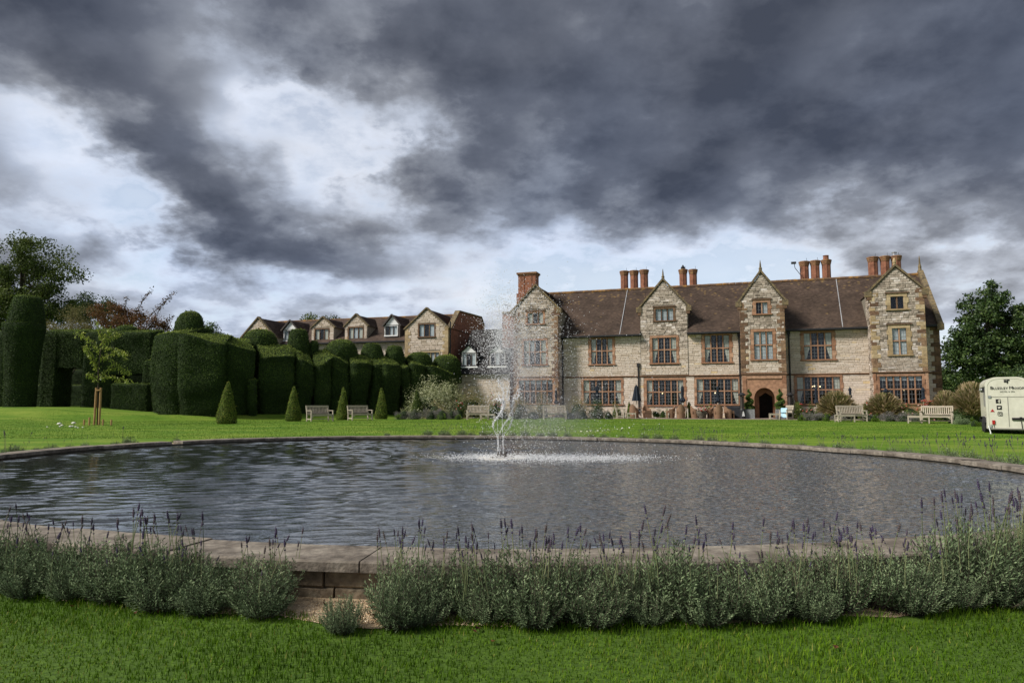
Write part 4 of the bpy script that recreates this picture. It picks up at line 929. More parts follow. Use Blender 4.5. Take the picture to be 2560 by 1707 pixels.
# --- chimneys
def stack(x0, x1, yt, v, zb, n=8, star=.10, cap=True):
    u0, u1 = uw(x0, yt + 25, v), uw(x1, yt + 25, v); zt = zw((x0 + x1) / 2, yt, v); r = (u1 - u0) / 2 * .86; um = (u0 + u1) / 2
    m_ = MB(); m_.lathe([(r * 1.12, zb - .2), (r * 1.12, zb + .15), (r, zb + .25), (r, zt - .42)], 16, (um, v, 0), star=star)
    o = m_.build('chimney', M['brick'], house)
    c = MB().lathe([(r, zt - .42), (r * 1.08, zt - .36), (r * 1.08, zt - .30), (r * 1.18, zt - .24), (r * 1.18, zt - .16), (r * 1.28, zt - .10), (r * 1.28, zt - .02), (r * 1.15, zt)], 16, (um, v, 0), star=star * .5).build('cap', M['brick_cap'], o)
    return um, zt
for grp in ([(1550, 1572, 678), (1574, 1597, 677), (1599, 1622, 675)], [(1697, 1719, 674), (1722, 1744, 674)], [(1998, 2024, 654), (2025, 2051, 652), (2053, 2079, 650)], [(2168, 2197, 643), (2199, 2226, 641), (2227, 2255, 640)]):
    v = RY + .9; us = []
    for x0, x1, yt in grp: us.append(stack(x0, x1, yt, v, ZR - .3))
    u0, u1 = us[0][0] - .45, us[-1][0] + .45
    MB().box(u0, u1, v - .5, v + .5, ZR - 1.6, ZR - .25).build('chimney_base', M['brick'], house)
    if grp[0][0] == 1697:
        MB().lathe([(.17, 0), (.17, .12), (.20, .14), (.01, .42)], 10, (us[0][0], v, us[0][1])).build('chimney_cowl', M['iron'], house)
    if grp[0][0] == 1998:
        MB().tube([(u0 + .2, v - .4, ZR - .1), (u0 + .15, v - .45, ZR + .5), (u0 - .28, v - .45, ZR + 1.15), (u0 - .32, v - .45, ZR + 1.5)], .025, 6).build('aerial_arm', M['iron'], house)
        MB().box(u0 - .55, u0 - .18, v - .55, v - .35, ZR + 1.48, ZR + 1.64).build('aerial', M['iron'], house)
        MB().lathe([(.22, 0), (.20, .3), (.24, .32), (.22, .36)], 10, (us[2][0], v, us[2][1])).build('chimney_pot', M['brick'], house)
    if grp[0][0] == 2168: MB().lathe([(.14, 0), (.14, .22), (.20, .25), (.20, .30), (.10, .34)], 10, (us[2][0] - .1, v, us[2][1])).build('chimney_pot', M['steel'], house)
    for um, zt in us: MB().tube([(um + .2, v, zt - .1), (um + .2, v, zt + .28)], .012, 4).build('lightning_rod', M['iron'], house)
# square stack behind the first gable
v = 1.6; u0, u1 = uw(1299, 720, v), uw(1342, 720, v); zt = zw(1320, 683, v); zb = zw(1320, 735, v)
ch = MB(); w = (u1 - u0)
ch.box(u0, u0 + w * .36, v - .4, v + .6, zb, zt - .25); ch.box(u0 + w * .40, u0 + w * .78, v - .4, v + .6, zb, zt - .25); ch.box(u0 + w * .82, u1, v - .4, v + .6, zb, zt - .25); ch.box(u0 + .05, u1 - .05, v - .33, v + .53, zb, zt - .25)
ch.box(u0 - .12, u1 + .02, v - .5, v + .7, 5, zb)
o = ch.build('chimney', M['brick'], house)
MB().box(u0 - .05, u1 + .05, v - .45, v + .65, zt - .26, zt - .14).box(u0 - .12, u1 + .12, v - .52, v + .72, zt - .138, zt - .0).build('cap', M['brick_cap'], o)
# --- porch
v = P3; xL, xR = uw(1857, 1000, v), uw(1968, 1000, v); aL, aR = uw(1886, 1010, v), uw(1938, 1010, v); zsp = zw(1912, 996, v); ztp = zw(1912, 969, v)
porch = MB()
for x0, x1 in ((xL, xL + .30), (xR - .30, xR)):
    z = -.3
    while z < ZS - .08:
        hh = min(rnd.uniform(.34, .5), ZS - .07 - z); bevel(MB().box(x0, x1, v - .10, v + .25, z + .004, z + hh - .004, rnd.random()).build('porch_stone', M['sand'], house), .012); z += hh
arc = [(aL, -.3), (aL, zsp)] + [((aL + aR) / 2 - (aR - aL) / 2 * math.cos(q), zsp + (ztp - zsp) * math.sin(q)) for q in np.linspace(.15, math.pi - .15, 13)] + [(aR, zsp), (aR, -.3)]
outer = [(xL + .302, -.3)] + [(xL + .302 + (xR - xL - .604) * t, ZS - .30) for t in np.linspace(0, 1, len(arc) - 2)] + [(xR - .302, -.3)]
dd = (v - .06, v + .45); vs = []
for (a, b), (c, d) in zip(arc, outer): vs += [(a, dd[0], b), (a, dd[1], b), (c, dd[0], d), (c, dd[1], d)]
fs = []
for i in range(len(arc) - 1):
    p, q = 4 * i, 4 * i + 4; fs += [(p, q, q + 2, p + 2), (p + 1, q + 1, q, p), (p + 2, q + 2, q + 3, p + 3)]
porch.add(vs, fs, .55); porch.build('porch_arch', M['sand'], house)
MB().box(xL + .302, xR - .302, v - .13, v + .2, ZS - .30, ZS - .10, .8).build('label_mould', M['sand'], house)
MB().prism([(v + .02, ZS - .09), (v - .12, ZS - .05), (v - .16, ZS + .06), (v + .02, ZS + .14)], lambda y, z: (xL - .05, y, z), lambda y, z: (xR + .05, y, z)).build('porch_cornice', M['darksand'], house)
# inner pointed doorway and passage
iv = v + 1.0; iL, iR = uw(1898, 1010, iv), uw(1932, 1010, iv); izs = zw(1915, 992, iv); izt = zw(1915, 981, iv); pL, pR = aL - .12, aR + .12
inn = MB(); prof = [(iL, -.3), (iL, izs), ((iL + iR) / 2, izt), (iR, izs), (iR, -.3)]; out_ = [(pL, -.3), (pL, ztp + .2), ((pL + pR) / 2, ztp + .2), (pR, ztp + .2), (pR, -.3)]
vs = []
for (a, b), (c, d) in zip(prof, out_): vs += [(a, iv, b), (a, iv + .2, b), (c, iv, d)]
inn.add(vs, [f for i in range(4) for f in ((3 * i, 3 * i + 3, 3 * i + 5, 3 * i + 2), (3 * i + 1, 3 * i + 4, 3 * i + 3, 3 * i))], .5)
inn.box(pL - .05, pL, v + .45, iv, -.3, ztp + .2, .4); inn.box(pR, pR + .05, v + .45, iv, -.3, ztp + .2, .4); inn.box(pL, pR, v + .45, iv, ztp + .2, ztp + .25, .4)
inn.build('inner_doorway', M['sand'], house)
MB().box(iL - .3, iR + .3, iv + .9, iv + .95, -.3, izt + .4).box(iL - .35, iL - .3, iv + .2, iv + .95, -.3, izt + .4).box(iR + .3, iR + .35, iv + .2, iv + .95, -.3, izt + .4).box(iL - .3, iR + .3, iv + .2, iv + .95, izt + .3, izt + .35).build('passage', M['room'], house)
emit_stones(house)
M['lamp'] = pmat('lamp_glow', [(.9, .75, .5)], .5, var=0, emit=(1, .75, .42, 3.0))
# lamps seen through the glass
for px, py in ((1656, 983), (1788, 982), (2030, 966), (2036, 965), (2050, 966), (2260, 974)):
    vv = (P4 if px > 2200 else 0) + .9; u, z = H.hit(px, py, vv)
    MB().ball((u, vv, z), .05, 8, 6).build('lamp_bulb', M['lamp'], house)
# patio and threshold
pt = MB(); A_ = [H.world(u, v_) for u, v_ in ((BAYS['b1'][2] - 1, .3), (UR + 1, .3), (UR + 1, -4.6), (BAYS['b3'][2] + 1.2, -4.6), (BAYS['b1'][2] + 3.6, -4.9))]
zt_ = [max(g(q.x, q.y) + .02, .50) for q in A_]; pt.add([(q.x, q.y, .535) for q in A_] + [(q.x, q.y, .2) for q in A_], [(4, 3, 2, 1, 0)] + [(i, (i + 1) % 5, 5 + (i + 1) % 5, 5 + i) for i in range(5)])
pt.build('patio', M['patio'], kind='structure')

u0, u1 = uw(1256, 840, .8), UL + .4; MB().box(u0, u1, .8, 4, -.3, zw(1265, 783, .8)).build('brick_wing', M['brick'], house)
MB().box(u0 - .05, u1, .72, 4.05, zw(1265, 783, .8), zw(1265, 783, .8) + .12).build('wing_coping', M['coping'], house)
u_, z_ = H.hit(1269, 776, 1.5); MB().tube([(u_, 1.5, z_ - 1.2), (u_, 1.5, z_ + .55)], .02, 5).bar((u_ - .3, 1.5, z_ + .5), (u_ + .3, 1.5, z_ + .38), .03).bar((u_ - .15, 1.5, z_ + .36), (u_ - .15, 1.5, z_ + .60), .02).bar((u_ + .15, 1.5, z_ + .3), (u_ + .15, 1.5, z_ + .55), .02).build('aerial', M['iron'], house)

# ------------------------------------------------------------------ the long wing behind the hedge
A = Frame(701, 64, 1010, 60.4, .6)
annex = A.root('stone_wing', 'long stone wing with dormers in a brown roof, standing behind the clipped hedge', 'building')
au = lambda px, py, v: A.hit(px, py, v)[0]
az_ = lambda px, py, v: A.hit(px, py, v)[1]
AE = az_(960, 852, -.3); AR = az_(900, 797, 4.); AL = au(590, 860, 0); B0, B1 = au(1013, 860, -1.2), au(1120, 860, -1.2)
ab = MB(); ar = MB(); aop = []
def stone_gable(v, ul, ur, zk, zt, op, z0=-.3, deep=4.0, key='stone'):
    um = (ul + ur) / 2
    lf = lambda z: ul if z <= zk else ul + (um - ul) * (z - zk) / (zt - zk)
    rf = lambda z: ur if z <= zk else ur + (um - ur) * (z - zk) / (zt - zk)
    backing(ab, face_front(v), lf, rf, z0, zt, op, extra=(zk,)); su = [(o[0] - .1, o[1] + .1, o[2] - .1, o[3] + .1) for o in op]
    courses(face_front(v), lambda z: lf(z) + .03, lambda z: rf(z) - .03, max(z0, 2.2), zt - .2, su, key, h=(.13, .19), ln=(.3, .6), tmean=.36, tsd=.22)
    for ue in (ul, ur): ab.add([(ue, v, z0), (ue, deep, z0), (ue, deep, zk), (ue, v, zk)], [(0, 1, 2, 3)])
    slope(ar, (ul - .1, v - .05, zk - .06), (ul - .1, deep, zk - .06), (um, v - .05, zt), (um, deep, zt), gauge=.2, tile=.3); slope(ar, (ur + .1, deep, zk - .06), (ur + .1, v - .05, zk - .06), (um, deep, zt), (um, v - .05, zt), gauge=.2, tile=.3)
    for ue, s_ in ((ul, -1), (ur, 1)): MB().bar((ue + s_ * .12, v + .05, zk - .06), (um, v + .05, zt + .10), .34, .11).build('gable_coping', M['coping'], annex)
wk = dict(sw=.10, leaded=False, mull=.06, depth=.12)
# right-hand gabled bay
v = -1.2; zk = az_(1068, 820, v); zt = az_(1068, 772, v); o1 = (au(1048, 825, v), au(1086, 825, v), az_(1067, 841, v), az_(1067, 811, v)); o2 = (au(1055, 890, v), au(1098, 890, v), az_(1076, 905, v), az_(1076, 881, v))
stone_gable(v, B0, B1, zk, zt, [o1, o2])
window(annex, v, *o1, 3, 1, M['darksand'], curt='net', **wk); window(annex, v, *o2, 4, 1, M['ochre'], curt='net', **wk)
z = 1.8; k = 0
while z < zk - .1:
    for u, s_ in ((B0, -1), (B1, 1)):
        w = .5 if k % 2 else .3; x0, x1 = (u - .02, u + w) if s_ < 0 else (u - w, u + .02); MB().box(x0, x1, v - .04, v + .3, z + .005, z + .295, rnd.random()).build('quoin', M['ochre'], annex)
    z += .3; k += 1
# left gable
v = -1.2; gl, gr = au(604, 850, v), au(686, 850, v); stone_gable(v, gl, gr, az_(640, 843, v), az_(643, 795, v), [])
# dormers
for xl, xr, yk, xa, ya, wx0, wx1, wy0, wy1, white in ((708, 744, 823, 725, 801, 711, 741, 826, 851, True), (779, 835, 818, 807, 794, 788, 821, 823, 852, False), (862, 918, 814, 892, 787, 872, 907, 819, 850, False), (961, 1000, 812, 978, 787, 963, 993, 815, 838, True)):
    v = .15; ul, ur, zk, zt = au(xl, 835, v), au(xr, 835, v), az_((xl + xr) / 2, yk, v), az_(xa, ya, v); op = (au(wx0, 835, v), au(wx1, 835, v), az_((wx0 + wx1) / 2, wy1, v), az_((wx0 + wx1) / 2, wy0, v)); um = (ul + ur) / 2
    if not white:
        stone_gable(v, ul, ur, zk, zt, [op], z0=AE - .3, key='stone'); window(annex, v, *op, 3, 1, M['darksand'], curt='mixed', **wk)
    else:
        mb = MB(); mb.box(ul, op[0] - .02, v, v + .2, op[2] - .1, zk); mb.box(op[1] + .02, ur, v, v + .2, op[2] - .1, zk); mb.box(ul, ur, v, 3, op[2] - .3, op[2] - .1); mb.box(ul, ul + .05, v + .2, 3, op[2] - .1, zk); mb.box(ur - .05, ur, v + .2, 3, op[2] - .1, zk)
        mb.build('dormer_frame', M['frame_d'], annex)
        MB().add([(ul + .12, v - .02, zk), (ur - .12, v - .02, zk), (um, v - .02, zt - .16), (ul + .12, v + .1, zk), (ur - .12, v + .1, zk), (um, v + .1, zt - .16)], [(0, 1, 2), (5, 4, 3), (0, 3, 4, 1), (1, 4, 5, 2), (2, 5, 3, 0)]).build('dormer_pediment', M['white'], annex)
        window(annex, v + .02, op[0], op[1], op[2], op[3], 3, 1, M['white'], sw=.05, leaded=False, mull=.05, depth=.1, curt='net', mmat=M['frame_d'])
        slope(ar, (ul - .15, v - .2, zk - .12), (ul - .15, 3.6, zk - .12), (um, v - .2, zt), (um, 3.6, zt), gauge=.2, tile=.3); slope(ar, (ur + .15, 3.6, zk - .12), (ur + .15, v - .2, zk - .12), (um, 3.6, zt), (um, v - .2, zt), gauge=.2, tile=.3)
        for s_, ue in ((-1, ul), (1, ur)): MB().bar((ue + s_ * .15, v - .16, zk - .12), (um, v - .16, zt + .02), .10, .12).build('barge_board', M['frame_d'], annex)
# main wall and roof
backing(ab, face_front(0.), lambda z: AL, lambda z: B1 - .1, -.3, AE, []); courses(face_front(0.), lambda z: gr + .1, lambda z: B0 - .05, 2.4, AE - .05, [], 'stone', h=(.14, .2), ln=(.3, .7), tmean=.5)
slope(ar, (AL, -.35, AE), (B1, -.35, AE), (AL, 4., AR), (B1, 4., AR), gauge=.16, tile=.3, tint=.45); ar.add([(AL, 4., AR), (B1, 4., AR), (B1, 8.3, AE), (AL, 8.3, AE)], [(0, 1, 2, 3)], .4)
MB().tube([(AL, 4, AR), (B1, 4, AR)], .11, 8).build('ridge_tiles', M['ridge'], annex)
MB().box(gr + .2, B0, -.48, -.33, AE - .12, AE).box(gr + .2, B0, -.33, 0, AE - .14, AE - .10).build('gutter', M['iron'], annex)
MB().tube([(B1 + .08, -.9, 1), (B1 + .08, -.9, zk)], .06, 8).build('downpipe', M['iron'], annex)
ab.build('wall', M['mortar'], annex); ar.build('roof', M['tiles'], annex)
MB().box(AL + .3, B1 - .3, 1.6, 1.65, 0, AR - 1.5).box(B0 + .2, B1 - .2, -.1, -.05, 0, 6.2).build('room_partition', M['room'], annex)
# brick end wall
def end_pt(px, py):
    d = ray(px, py); d2 = Vector((d.x, d.y)); k = (B1 + .03 + A.O.dot(A.ux)) / d2.dot(A.ux); q = d2 * k - A.O
    return q.dot(A.nb), EYE + d.z * k - A.z
e = [end_pt(1127, 822), end_pt(1148, 779), end_pt(1203, 794), end_pt(1211, 818)]; e = [(e[0][0], -.3)] + e + [(e[-1][0], -.3)]
MB().prism(e, lambda y, z: (B1 + .04, y, z), lambda y, z: (B1 - .3, y, z)).build('brick_end_wall', M['brick'], annex)
for a, b in zip(e[1:4], e[2:5]): MB().bar((B1 - .12, a[0], a[1] + .05), (B1 - .12, b[0], b[1] + .05), .46, .12).build('wall_coping', M['coping'], annex)
emit_stones(annex, 120)
# ------------------------------------------------------------------ low range between the wing and the manor
Lr = Frame(1145, 58.5, 1262, 57.2, .55); low = Lr.root('dark_roofed_range', 'low range with steep dark roof and two white dormers, behind the fountain spray', 'building')
lu = lambda px, py, v: Lr.hit(px, py, v)[0]
lz = lambda px, py, v: Lr.hit(px, py, v)[1]
l0, l1 = lu(1135, 930, 0), lu(1275, 930, 0); le, lt = lz(1200, 932, -.2), lz(1200, 824, 1.6)
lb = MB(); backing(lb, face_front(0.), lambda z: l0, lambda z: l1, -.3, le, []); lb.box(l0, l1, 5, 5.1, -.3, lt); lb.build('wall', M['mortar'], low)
courses(face_front(0.), lambda z: l0, lambda z: l1, .2, le - .1, [], 'stone', h=(.14, .2), ln=(.35, .7), tmean=.4); emit_stones(low, 80)
lr = MB(); slope(lr, (l0 + .2, -.25, le), (l1, -.25, le), (l0 + 1.0, 1.6, lt), (l1, 1.6, lt), gauge=.18, tile=.3, tint=.18); lr.add([(l0 + 1, 1.6, lt), (l1, 1.6, lt), (l1, 5, lt), (l0 + 1, 5, lt)], [(0, 1, 2, 3)], .2); lr.add([(l0 + .2, -.25, le), (l0 + 1, 1.6, lt), (l0 + 1, 5, lt), (l0 + .2, 5, le)], [(0, 1, 2, 3)], .2)
lr.build('roof', M['darktile'], low)
MB().box(l0, l1, -.36, -.24, le - .1, le + .02).build('gutter', M['iron'], low)
for xl, xr, yk, xa, ya, wx0, wx1, wy0, wy1 in ((1152, 1192, 881, 1171, 862, 1156, 1189, 884, 913), (1222, 1264, 880, 1243, 862, 1226, 1261, 882, 912)):
    v = -.1; ul, ur, zk, zt = lu(xl, 895, v), lu(xr, 895, v), lz((xl + xr) / 2, yk, v), lz(xa, ya, v); um = (ul + ur) / 2; op = (lu(wx0, 895, v), lu(wx1, 895, v), lz((wx0 + wx1) / 2, wy1, v), lz((wx0 + wx1) / 2, wy0, v))
    MB().box(ul, op[0] - .02, v, v + .2, op[2] - .1, zk).box(op[1] + .02, ur, v, v + .2, op[2] - .1, zk).box(ul, ul + .05, v + .2, 2, op[2] - .1, zk).box(ur - .05, ur, v + .2, 2, op[2] - .1, zk).box(ul, ur, v + .9, v + .95, op[2], zk).build('dormer_frame', M['frame_d'], low)
    MB().box(ul - .1, ur + .1, v - .1, v + .3, op[2] - .22, op[2] - .1).build('dormer_sill', M['white'], low)
    MB().add([(ul + .06, v - .02, zk), (ur - .06, v - .02, zk), (um, v - .02, zt - .1), (ul + .06, v + .1, zk), (ur - .06, v + .1, zk), (um, v + .1, zt - .1)], [(0, 1, 2), (5, 4, 3), (0, 3, 4, 1), (1, 4, 5, 2), (2, 5, 3, 0)]).build('dormer_pediment', M['white'], low)
    window(low, v + .02, *op, 3, 1, M['white'], sw=.03, leaded=False, mull=.05, depth=.1, curt='net', mmat=M['frame_d'], sill=False)
    d = MB(); slope(d, (ul - .15, v - .2, zk - .1), (ul - .15, 2, zk - .1), (um, v - .2, zt), (um, 2, zt), gauge=.2, tile=.3, tint=.2); slope(d, (ur + .15, 2, zk - .1), (ur + .15, v - .2, zk - .1), (um, 2, zt), (um, v - .2, zt), gauge=.2, tile=.3, tint=.2); d.build('dormer_roof', M['darktile'], low)
# ------------------------------------------------------------------ foliage helpers
def sample_surface(V, F, n):                       # area-weighted points and normals on a quad/tri mesh
    V = np.asarray(V); T = []
    for f in F:
        for j in range(1, len(f) - 1): T.append((f[0], f[j], f[j + 1]))
    T = np.array(T); a, b, c = V[T[:, 0]], V[T[:, 1]], V[T[:, 2]]; nn = np.cross(b - a, c - a); ar = np.linalg.norm(nn, axis=1); cc = V.mean(0)
    if ((a - cc) * np.cross(b - cc, c - cc)).sum() < 0: nn = -nn
    i = nrg.choice(len(T), n, p=ar / ar.sum()); u, v = nrg.random(n), nrg.random(n); k = u + v > 1; u[k], v[k] = 1 - u[k], 1 - v[k]
    P = a[i] + (b[i] - a[i]) * u[:, None] + (c[i] - a[i]) * v[:, None]
    return P, nn[i] / (ar[i][:, None] + 1e-12), ar.sum() / 2
def leaf_quads(P, size, D=None, aspect=.5, N=None):     # rhombic leaves, long axis along D (random if None)
    n = len(P)
    if D is None: D = nrg.normal(0, 1, (n, 3))
    D = D / (np.linalg.norm(D, axis=1)[:, None] + 1e-9); s = np.cross(D, nrg.normal(0, 1, (n, 3)) if N is None else N); s /= np.linalg.norm(s, axis=1)[:, None] + 1e-9
    L = size[:, None]; m = P + D * L * .45
    V = np.stack([P, m + s * L * aspect * .5, P + D * L, m - s * L * aspect * .5], 1).reshape(-1, 3)
    return V, np.arange(4 * n).reshape(-1, 4)
def wobble(V, amp=.05, sc=1.2, seed=0):                # low-frequency lumps
    V = np.asarray(V, float); r_ = np.random.default_rng(seed); out = np.zeros_like(V)
    for k in range(7):
        d = r_.normal(0, 1, 3) * sc * (1 + k * .45); ph = r_.random(3) * 6.28
        for c in range(3): out[:, c] += np.sin(V @ d + ph[c]) / (1 + k * .5)
    return V + out * amp * .5
def fuzz(parent, V, F, dens, size, mat, name='foliage', jit=.03, tint=(.45, .2), top=.25, aspect=.45, seed=0, cull=False):
    # clipped-leaf skin over a closed form
    P, Nn, area = sample_surface(V, F, 10); P, Nn, area = sample_surface(V, F, max(60, int(area * dens))); kp = (Nn[:, 1] < .45) | (not cull); P, Nn = P[kp], Nn[kp]; n = len(P)
    tg = nrg.normal(0, 1, (n, 3)); tg -= Nn * (tg * Nn).sum(1)[:, None]; tg /= np.linalg.norm(tg, axis=1)[:, None] + 1e-9; D = tg + Nn * nrg.uniform(.05, .75, n)[:, None]; P = P + Nn * nrg.uniform(-jit * .25, jit * .7, n)[:, None]
    big = np.sin(P[:, 0] * 1.9 + 1) * np.sin(P[:, 1] * 2.3) * np.sin(P[:, 2] * 2.1 + .5)
    t = np.clip(nrg.normal(tint[0], tint[1], n) + top * np.clip(Nn[:, 2], -.2, 1) + .10 * big, 0, 1)  # upward leaves tinted lighter: sunlit tops put into the leaf colour
    st_ = nrg.random(n) < .02; D[st_] += Nn[st_] * 1.6
    Vv, Ff = leaf_quads(P, nrg.uniform(.6, 1.3, n) * size * np.where(st_, 1.7, 1), D, aspect, Nn + nrg.normal(0, .38, (n, 3)))
    return link_mesh(name, mesh_np(name, Vv, Ff, np.repeat(t, 4)), mat, parent)
def grid_faces(nr, nc, close=True):
    F = []
    for i in range(nr - 1):
        for j in range(nc if close else nc - 1):
            k = (j + 1) % nc; F.append((i * nc + j, i * nc + k, (i + 1) * nc + k, (i + 1) * nc + j))
    return F
def lathe_form(prof, n=28, squash=1.):                 # prof: (r,z) from bottom up, refined
    pr = []
    for (a, b), (c, d) in zip(prof[:-1], prof[1:]):
        k = max(1, int(math.hypot(c - a, d - b) / .22))
        for i in range(k): pr.append((a + (c - a) * i / k, b + (d - b) * i / k))
    pr.append(prof[-1]); V = []
    for r, z in pr:
        for j in range(n): a = 2 * math.pi * j / n; V.append((r * math.cos(a), r * math.sin(a) * squash, z))
    F = grid_faces(len(pr), n)
    return np.array(V), F
def form_part(parent, V, F, loc, name, dens, size, leaf, core='yew', **k):
    me = bpy.data.meshes.new(name); me.from_pydata([tuple(v) for v in V], [], F); o = link_mesh(name, me, M[core], parent, smooth=True); o.location = loc
    f = fuzz(o, V, F, dens, size, M[leaf], cull=True, **k); return o

# ------------------------------------------------------------------ the clipped yew hedge
def lobe(parent, pxl, pxr, Zl, Zr, yb, yel, yer, ycl, ycr, depth=2.4, groove=.30, seed=0, bulge=.12, name='hedge_block'):
    """one swelling of the hedge: upright front, an edge, a top that climbs back to a crest"""
    nu, rows = 22, []
    a, b = at(pxl, yb, Zl), at(pxr, yb, Zr); ux = Vector((b.x - a.x, b.y - a.y, 0)); wdt = ux.length; ux.normalize(); nb = Vector((-ux.y, ux.x, 0))
    c = (a + b) / 2
    V = []
    cols = []
    for i in range(nu + 1):
        s = i / nu; e = 2 * s - 1
        yo = groove * (abs(e) ** 5)                                    # rounded plan corners
        base = a.lerp(b, s); zb = g(base.x, base.y) - .05
        ze = at(pxl + (pxr - pxl) * s, yel + (yer - yel) * ss(s), Zl + (Zr - Zl) * s).z - .06 * abs(e) ** 6
        zc = at(pxl + (pxr - pxl) * s, ycl + (ycr - ycl) * s, Zl + (Zr - Zl) * s + depth).z
        col = []
        for t in np.linspace(0, 1, 10): col.append(base - ux * (e * wdt * .07 * (1 - t) ** 2) + nb * (yo + bulge * (2 * t - 1.1) ** 2 * 1.2 - (.06 if .3 < t < .8 else 0)) + Vector((0, 0, zb + (ze - zb) * t - base.z)))
        last = col[-1]
        for t in (.06, .2, .4, .6, .8, 1.): col.append(base + nb * (yo * (1 - t) ** 2 + .06 + depth * t) + Vector((0, 0, (ze + .03 + (zc - ze) * ss(t) ** .8) - base.z)))
        for t in (.15, .5, 1.): col.append(base + nb * (depth * (1 + .25 * t)) + Vector((0, 0, zc + (zb - zc) * t - base.z)))
        cols.append(col)
    m = len(cols[0]); V = np.array([tuple(p) for col in cols for p in col]); V = wobble(V, .17, .6, seed)
    F = [(i * m + j, (i + 1) * m + j, (i + 1) * m + j + 1, i * m + j + 1) for i in range(nu) for j in range(m - 1)]
    F += [tuple(range(m)), tuple(range(nu * m, nu * m + m))[::-1]]
    V = V - np.array((c.x, c.y, 0))
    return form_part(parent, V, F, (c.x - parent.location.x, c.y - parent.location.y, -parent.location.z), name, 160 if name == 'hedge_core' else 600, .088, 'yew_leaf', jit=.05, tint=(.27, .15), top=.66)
def dome(parent, pxl, pxr, yt, yb, Z, flat=0., seed=0, name='dome', sq=1.):
    c = at((pxl + pxr) / 2, yb, Z); r = (pxr - pxl) / 2 * Z / FPX * math.cos(math.atan(((pxl + pxr) / 2 - 1280) / FPX)); h = at((pxl + pxr) / 2, yt, Z).z - c.z
    if flat: prof = [(r, -.9), (r, 0), (r * .93, h * .35), (r * .78, h * .72), (r * flat, h * .97), (r * flat * .5, h), (.02, h)]
    else: prof = [(r * 1.02, -.9), (r, 0), (r * .97, h * .25), (r * .90, h * .5), (r * .77, h * .74), (r * .58, h * .89), (r * .32, h * .975), (.02, h)]
    V, F = lathe_form(prof, 26, sq); V = wobble(V, .05, 1.0, seed)
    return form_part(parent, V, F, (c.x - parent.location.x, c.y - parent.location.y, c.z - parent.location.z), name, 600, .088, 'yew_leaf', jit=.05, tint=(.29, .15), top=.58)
hedge = thing('yew_hedge', 'tall wavy clipped yew hedge with domed finials, behind the two benches', 'hedge', tuple(at(700, 1030, 49).xy) + (0.,))
LB = [(366, 441, 46.3, 45.4, 1030, 840, 833, 826, 826), (437, 552, 45.2, 45.6, 1036, 833, 859, 826, 838), (557, 634, 46.2, 47.4, 1035, 856, 879, 838, 848), (645, 737, 47.8, 49.0, 1032, 893, 891, 850, 866), (736, 786, 49.4, 50.2, 1030, 901, 913, 866, 874), (787, 829, 50.0, 50.6, 1029, 911, 891, 874, 876), (828, 879, 50.9, 51.6, 1028, 892, 913, 876, 886), (878, 928, 51.4, 52.2, 1028, 913, 907, 886, 889), (925, 954, 52.6, 53.0, 1027, 915, 914, 889, 890), (953, 1000, 52.8, 53.6, 1027, 910, 913, 890, 892), (999, 1026, 54., 54.4, 1025, 926, 915, 892, 896), (1026, 1064, 54.4, 55., 1023, 914, 919, 896, 906), (1060, 1140, 55.2, 56.4, 1022, 911, 935, 904, 926)]
for i, L_ in enumerate(LB): lobe(hedge, *L_, seed=i + 1)
lobe(hedge, 545, 770, 48.6, 52.0, 1030, 884, 906, 852, 872, seed=50, name='hedge_core'); lobe(hedge, 760, 1100, 52.6, 56.6, 1028, 912, 926, 884, 912, seed=51, name='hedge_core')
lobe(hedge, 622, 646, 47.0, 47.3, 1033, 950, 948, 944, 944, depth=1.2, seed=40, name='low_swelling')
for i, d in enumerate(((433, 513, 778, 838, 47.6, 0), (604, 697, 825, 866, 50.6, 0), (717, 775, 824, 872, 51.6, .62), (771, 796, 850, 875, 51.8, 0), (811, 895, 849, 890, 53.2, 0), (902, 959, 861, 894, 54.6, .62), (961, 1012, 865, 897, 55.4, .62), (1012, 1080, 881, 914, 56.6, 0), (1079, 1152, 888, 931, 57.8, 0))):
    dome(hedge, *d[:5], flat=d[5], seed=60 + i)
